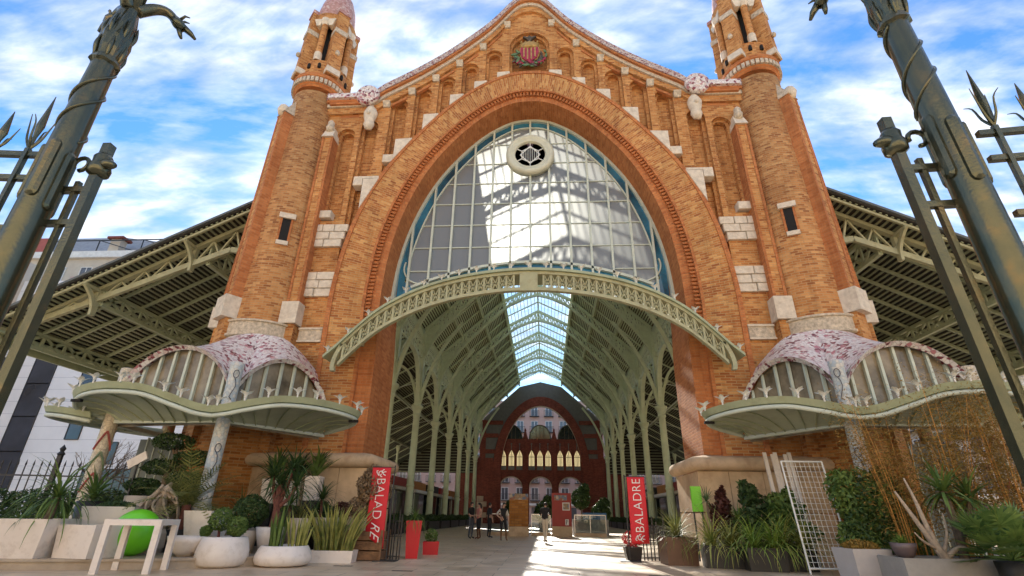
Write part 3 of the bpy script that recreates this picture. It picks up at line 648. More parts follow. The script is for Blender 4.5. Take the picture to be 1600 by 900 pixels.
    def tb(r0, r1, w_, z0, z1, name, m_):
        mb = MB(); q = lambda z: [c+d*r0-t*w_/2+V(0, 0, z), c+d*r1-t*w_/2+V(0, 0, z), c+d*r1+t*w_/2+V(0, 0, z), c+d*r0+t*w_/2+V(0, 0, z)]
        mb.hexa(q(z0), q(z1)); return mb.build(name, m_, T)
    RS = TR+(TRT-TR)*(11.5-6.75)/12.45
    tb(RS-.3, RS+.012, .34, 10.95, 12.0, 'slit_window', DARK)
    for e in (-1, 1):
        mb = MB(); o_ = t*e*.2; q = lambda z: [c+d*(RS-.2)-t*.04+o_+V(0, 0, z), c+d*(RS+.03)-t*.04+o_+V(0, 0, z), c+d*(RS+.03)+t*.04+o_+V(0, 0, z), c+d*(RS-.2)+t*.04+o_+V(0, 0, z)]
        mb.hexa(q(10.95), q(12.0)); mb.build('slit_jamb', BR_TRIM, T)
    tb(RS-.3, RS+.11, .62, 12.0, 12.22, 'slit_lintel', STONE); tb(RS-.3, RS+.11, .44, 10.78, 10.95, 'slit_sill', STONE)
    # frieze around foot, above kiosk roof
    mb = MB(); mb.lathe([(TR+.12, 6.85), (TR+.2, 6.9), (TR+.2, 6.98), (TR+.14, 7.0), (TR+.14, 7.42), (TR+.2, 7.45), (TR+.2, 7.52), (TR-.05, 7.56)], 48, (cx, cy, 0)); mb.build('carved_frieze', STONE_C, T)
    # cornice ring
    mb = MB(); mb.lathe([(TRT-.02, 19.1), (TRT+.10, 19.25), (TRT+.12, 19.55), (TRT+.2, 19.62), (TRT+.2, 19.78), (TRT-.1, 19.95), (.3, 20.0)], 48, (cx, cy, 0)); CN = mb.build('tower_cornice', BR_TRIM, FAC, cyl=(cx, cy, TRT))
    for k in range(40):
        a = 2*pi*k/40
        if k == 0:
            mb = MB(); mb.box(-.07, .07, -.07, .05, -.13, .13); kb = mb.build('cornice_block', STONE_C, CN); kb.location = (cx+(TRT+.13)*cos(a), cy+(TRT+.13)*sin(a), 19.4); kb.rotation_euler = (0, 0, a+pi/2)
        else: share(kb, CN, (cx+(TRT+.13)*cos(a), cy+(TRT+.13)*sin(a), 19.4), (0, 0, a+pi/2))
    # lantern
    mb = MB(); mb.lathe([(1.35, 19.9), (1.35, 20.85), (1.05, 20.85), (1.05, 19.9)], 32, (cx, cy, 0)); LN = mb.build('lantern_parapet', BR, FAC, cyl=(cx, cy, 1.35))
    mb = MB(); mb.lathe([(.62, 19.95), (.62, 24.0)], 12, (cx, cy, 0)); mb.build('lantern_inner_shade', DARK, LN)  # black cylinder stands in for the shade inside the open lantern
    for k in range(4):
        a = pi/4+k*pi/2; d = V(cos(a), sin(a), 0); t = V(-sin(a), cos(a), 0); c = V(cx, cy, 0)
        def q(z, r0, r1, w_): return [c+d*r0-t*w_/2+V(0, 0, z), c+d*r1-t*w_/2+V(0, 0, z), c+d*r1+t*w_/2+V(0, 0, z), c+d*r0+t*w_/2+V(0, 0, z)]
        mb = MB(); mb.hexa(q(19.9, .8, 1.74, .78), q(24.2, .8, 1.60, .74)); P_ = mb.build('lantern_pier', BR, LN)
        mb = MB(); mb.hexa(q(19.95, 1.0, 1.82, .86), q(20.3, 1.0, 1.80, .84)); mb.build('pier_stone', STONE, LN)
        mb = MB(); mb.hexa(q(22.7, 1.0, 1.72, .82), q(23.0, 1.0, 1.72, .82)); mb.build('pier_stone', STONE_C, LN)
        mb = MB(); mb.hexa(q(24.2, .7, 1.68, .86), q(24.42, .7, 1.66, .84)); mb.hexa(q(24.42, .8, 1.5, .6), q(24.75, .8, 1.05, .3)); mb.build('pier_cap', DOMEM, LN)
        mb = MB(); mb.lathe([(0, -.13), (.13, -.08), (.15, 0), (.1, .12), (0, .16)], 8, tuple(c+d*1.82+V(0, 0, 21.3))); mb.build('pier_boss', STONE_C, LN, smooth=True)
        a2 = k*pi/2-pi/2; d2 = V(cos(a2), sin(a2), 0); t2 = V(-sin(a2), cos(a2), 0)
        mb = MB(); mb.lathe([(.2, 20.85), (.2, 23.75)], 12, tuple(c+d2*1.22)); mb.build('colonnette', BR, LN, cyl=(c.x+d2.x*1.22, c.y+d2.y*1.22, .2))
        mb = MB(); mb.lathe([(.24, 20.85), (.24, 21.35), (.2, 21.4)], 12, tuple(c+d2*1.22)); mb.build('colonnette_stone', STONE, LN); mb = MB(); mb.lathe([(.2, 23.35), (.3, 23.55), (.3, 23.75)], 12, tuple(c+d2*1.22)); mb.build('colonnette_stone', STONE, LN)
        for e in (-1, 1):
            mb = MB(); o_ = c+d2*1.365+t2*e*.33; mb.lathe([(.1, 20.3), (.1, 20.5), (.07, 20.58), (0, 20.62)], 10, (o_.x, o_.y, 0)); mb.build('parapet_opening', DARK, LN)
            # corbelled arch springers
            mb = MB(); o2 = c+d2*1.15+t2*e*.42
            mb.hexa([o2-d2*.2-t2*.12+V(0, 0, 23.3), o2+d2*.2-t2*.12+V(0, 0, 23.3), o2+d2*.2+t2*.12+V(0, 0, 23.3), o2-d2*.2+t2*.12+V(0, 0, 23.3)], [o2-d2*.2-t2*.3+V(0, 0, 23.75), o2+d2*.22-t2*.3+V(0, 0, 23.75), o2+d2*.22+t2*.3+V(0, 0, 23.75), o2-d2*.2+t2*.3+V(0, 0, 23.75)]); mb.build('springer', STONE, LN)
    mb = MB(); mb.lathe([(.3, 23.75), (1.42, 23.75), (1.42, 24.15), (1.3, 24.2)], 32, (cx, cy, 0)); mb.build('lantern_ring', BR, LN, cyl=(cx, cy, 1.4))
    mb = MB(); mb.lathe([(1.36, 24.15), (1.42, 24.3), (1.40, 24.9), (1.26, 25.6), (.98, 26.3), (.6, 26.8), (.2, 27.1), (.12, 27.5), (0, 27.6)], 32, (cx, cy, 0)); DM = mb.build('dome', DOMEM, FAC, smooth=True)
    CN.location.z = .35
    for o_, k_ in ((LN, .77), (DM, .68)): o_.scale = (k_, k_, 1); o_.location = (cx*(1-k_), cy*(1-k_), .35)
for s in (-1, 1): tower(s)
# ------------------------------------------------------------------ arched entrance canopy
CAN = empty('arched_canopy'); CAN.parent = FAC
def cz(x): return pw(CZD, abs(x))
CZD = [(p.x, p.y) for p in spline([(-2.9, 8.86), (0, 9.24), (2.9, 8.86), (5.13, 7.86), (6.72, 6.30), (7.2, 5.86)], 8) if p.x >= -1e-6]
X_ = frange(-7.02, 7.02, 80)
mb = MB()
for a, b in zip(X_, X_[1:]):
    mb.hexa([(a, -1.55, cz(a)-.10), (b, -1.55, cz(b)-.10), (b, -.08, cz(b)-.02), (a, -.08, cz(a)-.02)], [(a, -1.55, cz(a)), (b, -1.55, cz(b)), (b, -.08, cz(b)+.1), (a, -.08, cz(a)+.1)])
mb.build('canopy_roof', IRON, CAN)
def arcbar(x0, x1, off, y, w_, h, name, m_, n=60):
    mb = MB(); rings = []
    for x in frange(x0, x1, n):
        z = cz(x)-off; rings.append([(x, y-w_/2, z-h/2), (x, y+w_/2, z-h/2), (x, y+w_/2, z+h/2), (x, y-w_/2, z+h/2)])
    mb.loft(rings, closed=True, cap=True); return mb.build(name, m_, CAN)
arcbar(-6.5, 6.5, .16, -1.38, .16, .12, 'fascia_top_rail', IRON_Y); arcbar(-6.5, 6.5, .80, -1.38, .18, .12, 'fascia_bottom_rail', IRON_Y)
# panels between the rails: posts, crosses and rings
npan = 48
for i in range(npan+1):
    x = -6.4+12.8*i/npan
    if abs(x) < .32: continue
    mb = MB(); mb.box(x-.035, x+.035, -1.42, -1.34, cz(x)-.76, cz(x)-.2); mb.build('fascia_post', IRON_Y, CAN)
ip = None
for i in range(npan):
    xa, xb = -6.4+12.8*i/npan+.035, -6.4+12.8*(i+1)/npan-.035; xm = (xa+xb)/2
    if abs(xm) < .4: continue
    za, zb_ = cz(xa), cz(xb); mb = MB(); y = -1.38
    mb.bar((xa, y, za-.22), (xb, y, zb_-.74), .028, .03); mb.bar((xa, y, za-.74), (xb, y, zb_-.22), .028, .03)
    zc = cz(xm)-.5; c = [(xm+.085*cos(k*pi/5), y-.01, zc+.085*sin(k*pi/5)) for k in range(11)]; mb.tube(c, .018, 5, cap=False)
    mb.build('fascia_ornament', IRON_Y, CAN)
mb = MB(); mb.box(-.32, .32, -1.48, -1.3, 8.36, 9.08); mb.build('centre_cartouche', IRON_Y, CAN)
for s in (-1, 1):                              # curled ends and wall brackets
    c = [(s*6.45, -1.38, cz(6.45)-.15), (s*6.62, -1.38, cz(6.6)-.4), (s*6.68, -1.38, cz(6.65)-.7), (s*6.64, -1.38, cz(6.65)-.88)]
    mb = MB(); P_ = spline(c, 5); mb.loft([[(p.x-.07, p.y-.08, p.z), (p.x+.07, p.y-.08, p.z), (p.x+.07, p.y+.08, p.z), (p.x-.07, p.y+.08, p.z)] for p in P_], closed=True, cap=True); mb.build('curled_end', IRON_Y, CAN)
for x in (-6.2, -5.2, -4.0, -2.7, -1.35, 0, 1.35, 2.7, 4.0, 5.2, 6.2):
    mb = MB(); mb.bar((x, -1.4, cz(x)-.14), (x, -.1, cz(x)-.06), .07, .1); mb.build('canopy_rib', IRON_Y, CAN)
def flower_mesh():
    mb = MB(); n = 16; rings = []
    for r, z, wv in ((.022, -.02, 0), (.024, .06, 0), (.045, .085, 0), (.03, .10, 0), (.05, .14, .1), (.10, .19, .25), (.165, .225, .42), (.10, .205, .25), (.02, .16, 0)):
        rings.append([(r*(1+wv*cos(4*2*pi*k/n))*cos(2*pi*k/n), r*(1+wv*cos(4*2*pi*k/n))*sin(2*pi*k/n), z+(.03 if wv > .2 else 0)*cos(8*pi*k/n)) for k in range(n)])
    mb.loft(rings, closed=True, cap=True); return mb
flw = None
def flower(par, loc, rz=0, sc=1.0, tilt=0):
    global flw
    if flw is None: flw = flower_mesh().build('flower_ornament', WHITE_IRON, par); o = flw
    else: o = flw.copy(); COL.objects.link(o); o.parent = par
    o.location = loc; o.rotation_euler = (tilt, 0, rz); o.scale = (sc, sc, sc); return o
xx = -7.2
for i in range(23):
    x = -6.9+13.8*i/22
    if abs(x) < 7.3: flower(CAN, (x, -1.5, cz(x)-.005), random.uniform(0, 1.5), .8)
# ------------------------------------------------------------------ mosaic porches at the tower feet
COLM = mosaic('pale_column_mosaic', [(0, (.58, .60, .56)), (.35, (.50, .55, .55)), (.6, (.64, .60, .52)), (.85, (.42, .48, .50))], (.45, .45, .42), sc=11)
COLM2 = mosaic('cream_column_mosaic', [(0, (.62, .54, .40)), (.5, (.66, .58, .44)), (.85, (.52, .44, .32))], (.45, .38, .28), sc=11)
COLM3 = mosaic('gold_column_mosaic', [(0, (.42, .30, .10)), (.35, (.50, .36, .14)), (.6, (.26, .24, .10)), (.8, (.45, .18, .08))], (.3, .22, .1), sc=11)
SCROLL = mat('dark_blue_tile', (.05, .05, .07), .3); REDT = mat('red_tile', (.36, .07, .05), .35, var=.3, sc=8); GRT = mat('green_tile', (.18, .23, .12), .35, var=.3, sc=8)
CANU = mat('canopy_underside', (.42, .46, .34), .55, var=.1, sc=2, dirt=((.24, .26, .16), 1.5, .5))
LUN = mat('lunette_glass', (.17, .135, .085), .2, var=.45, sc=1.1, tint=(.27, .22, .145), spec=.4)
SHUT = mat('grey_green_shutter', (.17, .19, .17), .6, var=.15)
def porch(s):
    P = tag(empty('entrance_porch', (0, 0, 0)), 'pink mosaic porch roof with scalloped green canopy at foot of %s tower' % ('the white planter side' if s < 0 else 'the golden bamboo side'), 'porch')
    m3 = lambda p: (s*p[0], p[1], p[2])
    A, C_, B, D = V(8.27, -4.05, 0), V(11.95, -3.6, 0), V(6.75, -1.05, 0), V(12.5, -.55, 0)
    # lunette rim: B -> A -> C -> D
    def rimarc(p, q, z0, z1, rise, n, off=0):
        o = []
        d = (q-p).normalized(); nrm = V(d.y, -d.x, 0)
        for i in range(n+1):
            t = i/n; c = p.lerp(q, t); k = max(0, 1-(2*t-1)**2)**.62
            o.append(V(c.x, c.y, lerp(z0, z1, t)+rise*k))
        return o
    rim = rimarc(B, A, 3.75, 3.85, 1.72, 18)[:-1]+rimarc(A, C_, 3.85, 4.15, 1.62, 20)[:-1]+rimarc(C_, D, 4.15, 4.4, .8, 12)
    topc = spline([(7.7, -.2, 5.75), (8.5, -1.1, 6.62), (9.3, -1.48, 6.78), (9.9, -1.52, 6.8), (10.7, -1.35, 6.72), (11.4, -.8, 6.5), (12.0, -.1, 5.9)], 12)
    n = len(rim)
    tp = [topc[int(round(i*(len(topc)-1)/(n-1)))] for i in range(n)]
    cen = V(9.9, -.5, 0); rows = []
    for j in range(15):
        t = j/14; row = []
        for i in range(n):
            a, b = rim[i], tp[i]; o = (V(a.x, a.y, 0)-cen).normalized()
            p = a.lerp(b, t); zt = t**1.75 if a.z > 4.6 else t**1.35
            p.z = lerp(a.z, b.z, zt)+.10*sin(pi*t)*(1 if a.z > 4.6 else 0)
            if j == 0: p = p+o*.14+V(0, 0, -.02)
            row.append(m3(p))
        rows.append(row)
    mb = MB(); mb.loft([[(p.x*s+s*0, p.y, p.z-.14) if False else m3(V(p.x, p.y, p.z-.13)) for p in rim]]+rows[:1]); 
    mb.loft(rows); o = mb.build('mosaic_roof', PINKM, P, smooth=True)
    # lunette panes and mullions
    for (p, q, z0, z1, rise, nm) in ((B, A, 3.75, 3.85, 1.72, 7), (A, C_, 3.85, 4.15, 1.62, 8)):
        d = (q-p); arc = rimarc(p, q, z0, z1, rise-.05, 80); inward = V(-d.y, d.x, 0).normalized()
        if (p+inward-cen).length > (p-inward-cen).length: inward = -inward
        LB = [a+inward*.18 for a in arc]
        for k in range(nm):
            i0, i1 = int(80*k/nm), int(80*(k+1)/nm); mb = MB()
            lo = [mb.vert(m3((c.x, c.y, 3.3))) for c in LB[i0:i1+1]]; hi = [mb.vert(m3(c)) for c in LB[i0:i1+1]]
            for u in range(len(lo)-1): mb.face((lo[u], lo[u+1], hi[u+1], hi[u]))
            mb.build('lunette_pane', LUN, P)
            if k:
                c = LB[i0]-inward*.05; mb = MB(); mb.bar(m3((c.x, c.y, 3.4)), m3((c.x, c.y, c.z)), .07, .09); mb.build('mullion', PALE if True else IRON, P)
    # columns
    def colm(c, m_, z0, z1, r, name='mosaic_column'):
        mb = MB(); mb.lathe([(r*1.25, z0), (r*1.25, z0+.15), (r, z0+.25), (r*.95, z1-.25), (r*1.02, z1-.1), (r*1.0, z1), (r*.8, z1+.02), (0, z1+.02)], 18, m3((c.x, c.y, 0))); return mb.build(name, m_, P, smooth=False)
    k1 = colm(A+V(.03, .0, 0), COLM, 1.05, 5.0, .185)
    for p in k1.data.polygons: p.use_smooth = True
    k2 = colm(C_, COLM2, .7, 4.95, .19)
    k3 = colm(D, COLM3, .7, 4.6, .2)
    for c, hh in ((A, 1.06), (C_, .72), (D, .72)):
        mb = MB(); mb.box(min(s*(c.x-.3), s*(c.x+.3)), max(s*(c.x-.3), s*(c.x+.3)), c.y-.3, c.y+.3, .0, hh); mb.build('pedestal', STONE, P)
    # drawn scrolls on the pale column, chevrons on the cream one
    dv = V(CAM.x-s*A.x, CAM.y-A.y, 0).normalized(); tv = V(-dv.y, dv.x, 0); ca = V(s*A.x, A.y, 0)
    for z in (4.35, 2.35):
        pts = [(.07*cos(a)*1.0, z+.3+.11*sin(a)) for a in frange(-pi*.5, pi*1.4, 14)]+[(.03, z+.1), (.05, z-.05), (.0, z-.2), (-.05, z-.35), (.02, z-.42)]
        mb = MB(); mb.tube([ca+tv*u+dv*(.19 if abs(u) < .04 else .18)+V(0, 0, zz_) for u, zz_ in pts], .011, 5); mb.build('scroll', SCROLL, k1)
    cc = V(s*C_.x, C_.y, 0); dv = V(CAM.x-cc.x, CAM.y-cc.y, 0).normalized()
    for i, z in enumerate((1.2, 1.75, 2.3, 2.85)):
        mb = MB(); R_ = .196
        for e in (-1, 1):
            pts = []
            for j in range(9):
                a = atan2(dv.y, dv.x)+e*j/8*1.2; pts.append(cc+V(cos(a), sin(a), 0)*R_+V(0, 0, z+.28-.5*j/8))
            mb.tube(pts, .03, 5)
        mb.build('chevron', REDT if i % 2 else GRT, k2)
    # beams along the lunette feet
    for p, q in ((A, B), (A, C_), (C_, D)):
        mb = MB(); mb.bar(m3((p.x, p.y, 3.38)), m3((q.x, q.y, 3.42)), .14, .12); mb.build('beam', PALE, P)
    # scalloped canopy lobes
    lobes = [([(8.2, -4.1, 3.36), (7.7, -3.2, 3.4), (7.2, -2.2, 3.42), (6.65, -1.3, 3.44)], [(8.16, -4.80, 3.40), (7.75, -4.85, 3.44), (7.25, -4.72, 3.58), (6.55, -4.35, 3.76), (5.75, -3.55, 3.80), (5.25, -2.5, 3.74), (5.6, -1.75, 3.64), (6.6, -1.3, 3.46)]),
             ([(8.3, -4.1, 3.36), (9.6, -3.95, 3.37), (10.8, -3.8, 3.4), (11.95, -3.66, 3.44)], [(8.16, -4.80, 3.40), (8.55, -5.0, 3.44), (9.1, -5.22, 3.62), (9.9, -5.35, 3.86), (11.1, -5.2, 3.94), (12.0, -4.85, 3.86), (12.55, -4.2, 3.7), (12.1, -3.72, 3.5)]),
             ([(12.0, -3.55, 3.36), (12.2, -2.6, 3.38), (12.4, -1.6, 3.4), (12.5, -.7, 3.44)], [(12.2, -4.0, 3.38), (13.0, -4.15, 3.5), (13.9, -3.7, 3.6), (14.3, -2.7, 3.62), (14.0, -1.6, 3.58), (13.3, -.9, 3.5), (12.6, -.66, 3.44)])]
    for li, (inn, outr) in enumerate(lobes):
        I_ = spline(inn, 14); O_ = spline(outr, 7); nn = 42
        I_ = [I_[int(round(i*(len(I_)-1)/nn))] for i in range(nn+1)]; O_ = [O_[int(round(i*(len(O_)-1)/nn))] for i in range(nn+1)]
        mb = MB(); R1 = []
        for j in range(6):
            t = j/5; R1.append([m3(a.lerp(b, t)+V(0, 0, .14*sin(pi*t))) for a, b in zip(I_, O_)])
        mb.loft(R1); mb.loft([[(x, y, z+.05) for x, y, z in r] for r in R1]); cn = mb.build('canopy_lobe', CANU, P, smooth=True)
        for i in range(4, nn-1, 4):
            mb = MB(); pts = [V(*R1[j][i])-V(0, 0, .015) for j in range(6)]; 
            for u, v_ in zip(pts, pts[1:]): mb.bar(u, v_, .025, .04)
            mb.build('canopy_rib', IRON, cn)
        mb = MB(); mb.tube([m3(p+V(0, 0, -.02)) for p in O_], .06, 8); mb.build('rim_roll', PALE, cn, smooth=True)
        cen2 = sum(I_, V(0, 0, 0))/len(I_); ban = []
        for p in O_:
            o = (p-cen2); o.z = 0; o.normalize(); ban.append([m3(p+V(0, 0, .05)), m3(p+o*.05+V(0, 0, .06)), m3(p+o*.13+V(0, 0, .22)), m3(p+o*.08+V(0, 0, .23))])
        mb = MB(); mb.loft(ban, closed=True, cap=True); mb.build('rim_band', IRON, cn, smooth=False)
        acc = 0; nxt = .25
        for a, b, o3 in zip(O_, O_[1:], ban):
            l = (b-a).length; acc += l
            if acc > nxt:
                nxt += .62; q = o3[2]; flower(P, (q[0], q[1], q[2]-.005), random.uniform(0, 1.5), .92)
        # a small lamp on the rim
        q = O_[int(nn*.72)]
        mb = MB(); mb.bar(m3(q+V(.14, 0, -.1)), m3(q+V(-.14, 0, -.1)), .09, .07); mb.build('spot_lamp', DARK, cn)
    # glazed screen under the canopy, set back beside the tower
    for i in range(5):
        x0 = 11.75+i*.3; mb = MB(); mb.box(min(s*x0, s*(x0+.27)), max(s*x0, s*(x0+.27)), -.75, -.70, .25, 3.3); mb.build('screen_panel', SHUT, P)
        mb = MB(); mb.box(min(s*(x0-.03), s*x0), max(s*(x0-.03), s*x0), -.78, -.68, .2, 3.36); mb.build('screen_post', PALE, P)
    return P
porch(-1); porch(1)
# ------------------------------------------------------------------ iron market hall
HALL = tag(empty('iron_market_hall'), 'green cast iron market nave with slender columns, lattice trusses and long skylight', 'market hall')
NX, Y0H, Y1H, BAY = 9.3, 2.32, 63.5, 7.12
CY = [13.83+BAY*i for i in range(-1, 7)]
def column():
    mb = MB(); mb.lathe([(.46, 0), (.46, .45), (.38, .55), (.34, .9), (.28, 1.0), (.25, 7.9), (.31, 8.0), (.31, 8.1), (.26, 8.15), (.36, 8.45), (.46, 8.62), (.46, 8.75)], 14); C0 = mb.build('column', IRON_C, HALL)
    for p in C0.data.polygons: p.use_smooth = abs(p.normal.z) < .4
    mb = MB(); mb.lathe([(.275, 2.9), (.32, 3.0), (.275, 3.1)], 14); mb.build('column_ring', IRON_C, C0)
    mb = MB(); mb.box(-.24, .24, -.22, .22, 8.75, 14.6); mb.build('upper_post', IRON_C, C0)
    mb = MB()
    for sy in (-1, 1):
        pts = spline([(0, sy*.12, 8.8), (0, sy*.35, 10.2), (0, sy*.95, 11.5), (0, sy*2.0, 12.35), (0, sy*3.45, 12.62)], 5)
        for a, b in zip(pts, pts[1:]): mb.bar(a, b, .34, .2)
        pts = spline([(0, sy*.12, 10.6), (0, sy*.5, 11.6), (0, sy*1.1, 12.3), (0, sy*1.6, 12.6)], 4)
        for a, b in zip(pts, pts[1:]): mb.bar(a, b, .06, .06)
    mb.build('arch_arm', IRON_C, C0)
    mb = MB()
    pts = spline([(.12, 0, 8.8), (.45, 0, 10.4), (1.0, 0, 12.0), (1.9, 0, 13.8), (3.2, 0, 15.6)], 5)      # towards the nave (+x for the left row)
    for a, b in zip(pts, pts[1:]): mb.bar(a, b, .24, .24, (0, 1, 0))
    pts = spline([(-.12, 0, 8.8), (-.4, 0, 10.2), (-1.1, 0, 11.6), (-2.6, 0, 12.5)], 5)
    for a, b in zip(pts, pts[1:]): mb.bar(a, b, .2, .2, (0, 1, 0))
    mb.build('bracket_arm', IRON_C, C0)
    return C0
C0 = column(); C0.location = (-NX, CY[0], 0)
for s in (-1, 1):
    for i, y in enumerate(CY):
        if s == -1 and i == 0: continue
        c = share(C0, HALL, (s*NX, y, 0), (0, 0, 0 if s < 0 else pi))
        for ch in list(C0.children): share(ch, c)
# lattice eave girders, one per bay and side
def lattice(name, p, q, h, nseg, par, m_, w_=.10, upv=V(0, 0, 1), chord=.14):
    p, q = V(*p), V(*q); mb = MB(); mb.bar(p, q, chord, chord*.8); mb.bar(p+upv*h, q+upv*h, chord, chord*.8)
    g = mb.build(name, m_, par); mb = MB()
    for i in range(nseg):
        a, b = p.lerp(q, i/nseg), p.lerp(q, (i+1)/nseg)
        mb.bar(a, b+upv*h, w_*.6, w_); mb.bar(a+upv*h, b, w_*.6, w_*.99)
        mb.bar(a, a+upv*h, w_*.62, w_*1.02)
    mb.build('web', m_, g); return g
yy = [Y0H]+CY+[Y1H]
for s in (-1, 1):
    for a, b in zip(yy, yy[1:]):
        g = lattice('eave_girder', (s*NX, a, 12.62), (s*NX, b, 12.62), 1.1, max(2, int((b-a)/.8)), HALL, IRON_C)
        mb = MB()
        for k in range(int((b-a)/.35)): 
            y = a+.2+k*.35; mb.box(s*NX-.02, s*NX+.02, y-.03, y+.03, 13.8, 14.75)
        for z in (13.95, 14.15, 14.35, 14.55): mb.box(s*NX-.022, s*NX+.018, a, b, z-.03, z+.03)
        mb.build('louvre_grille', IRON_C, g)
RX0, RZ0, RX1, RZ1, RZR = 9.3, 15.3, 3.37, 20.95, 22.65       # main roof eave, skylight curb, ridge
sl_l = math.hypot(RX0-RX1, RZ1-RZ0); ux, uz = (RX0-RX1)/sl_l, (RZ1-RZ0)/sl_l
for s in (-1, 1):
    mb = MB(); n_ = (uz, ux)
    mb.hexa([(s*(RX0+.2), Y0H, RZ0-.1), (s*RX1, Y0H, RZ1+.1), (s*RX1, Y1H, RZ1+.1), (s*(RX0+.2), Y1H, RZ0-.1)], [(s*(RX0+.2), Y0H, RZ0+.06), (s*RX1, Y0H, RZ1+.26), (s*RX1, Y1H, RZ1+.26), (s*(RX0+.2), Y1H, RZ0+.06)]); mb.build('roof_deck', DECKH, HALL)
    mb = MB(); mb.box(min(s*9.42, s*9.56), max(s*9.42, s*9.56), Y0H, Y1H, 14.6, 15.36); mb.build('eave_board', IRON_C, HALL)
    k = 0; b0 = None
    while k*.21 < sl_l-.1:
        d = .1+k*.21; x, z = RX0-ux*d, RZ0+uz*d-.08
        if b0 is None:
            mb = MB(); mb.bar((0, Y0H, 0), (0, Y1H, 0), .11, .045, (uz*s, 0, ux)); b0 = mb.build('roof_batten', IRON_C, HALL); b0.location = (s*x, 0, z)
        else: share(b0, HALL, (s*x, 0, z))
        k += 1
    for d in (2.7, 5.4, sl_l-.15):
        x, z = RX0-ux*d, RZ0+uz*d-.28; mb = MB(); mb.bar((s*x, Y0H, z), (s*x, Y1H, z), .18, .28, (uz*s, 0, ux)); mb.build('purlin', IRON_C, HALL)
# trusses
def truss():
    T = None; mb = MB(); wb = MB()
    for s in (-1, 1):
        top = [V(s*9.2, 0, 15.0), V(s*3.37, 0, 20.55), V(0, 0, 22.3)]
        bot = [V(p.x*s, p.y, p.z) for p in spline([(9.15, 0, 12.6), (8.75, 0, 13.6), (7.9, 0, 14.9), (6.4, 0, 16.7), (3.37, 0, 19.65), (1.6, 0, 20.7), (0, 0, 21.2)], 4)]
        for a, b in zip(top, top[1:]): mb.bar(a, b, .26, .22, (0, 1, 0))
        for a, b in zip(bot, bot[1:]): mb.bar(a, b, .24, .2, (0, 1, 0))
        nb = len(bot)
        def tpt(i):
            t = i/(nb-1); x = bot[i].x*.97+s*.03*9*(1-t)
            xx_ = abs(x); z = 20.55+(xx_-3.37)*(15.0-20.55)/(9.2-3.37) if xx_ > 3.37 else 22.3+(20.55-22.3)*xx_/3.37
            return V(x, 0, z)
        for i in range(0, nb-1):
            wb.bar(bot[i], tpt(i), .10, .11, (0, 1, 0)); wb.bar(bot[i], tpt(i+1), .10, .105, (0, 1, 0))
    T = mb.build('truss', IRON_C, HALL); wb.build('web', IRON_C, T)
    return T
T0 = truss(); T0.location = (0, CY[0], 0)
for y in CY[1:]:
    t = share(T0, HALL, (0, y, 0))
    for ch in list(T0.children): share(ch, t)
# secondary rafters midway
mb = MB()
for s in (-1, 1): mb.bar((s*9.2, 0, 15.0), (s*3.37, 0, 20.62), .10, .16, (0, 1, 0)); mb.bar((s*3.37, 0, 20.75), (0, 0, 22.45), .10, .12, (0, 1, 0))
R0 = None
for a, b in zip(yy, yy[1:]):
    for t in (1/3, 2/3):
        y = lerp(a, b, t)
        if R0 is None: R0 = mb.build('rafter', IRON_C, HALL); R0.location = (0, y, 0)
        else: share(R0, HALL, (0, y, 0))
# skylight
mb = MB(); mb.bar((0, Y0H, RZR), (0, Y1H, RZR), .16, .18); mb.build('skylight_ridge', IRON_C, HALL)
SKB = mat('skylight_bar_grey', (.22, .25, .24), .5)
for s in (-1, 1):
    mb = MB(); mb.bar((s*RX1, Y0H, RZ1+.1), (s*RX1, Y1H, RZ1+.1), .16, .35); mb.build('skylight_curb', IRON_C, HALL)
    b0 = None
    for k in range(1, 9):
        t = k/9; x, z = lerp(RX1, 0, t), lerp(RZ1+.25, RZR, t)
        if b0 is None: mb = MB(); mb.bar((0, Y0H, 0), (0, Y1H, 0), .05, .06); b0 = mb.build('glazing_bar', SKB, HALL); b0.location = (s*x, 0, z)
        else: share(b0, HALL, (s*x, 0, z))
    for a, b in zip(yy, yy[1:]):
        mb = MB(); mb.poly([(s*RX1, a+.02, RZ1+.33), (s*RX1, b-.02, RZ1+.33), (0, b-.02, RZR+.1), (0, a+.02, RZR+.1)]); mb.build('skylight_pane', SKYG, HALL)
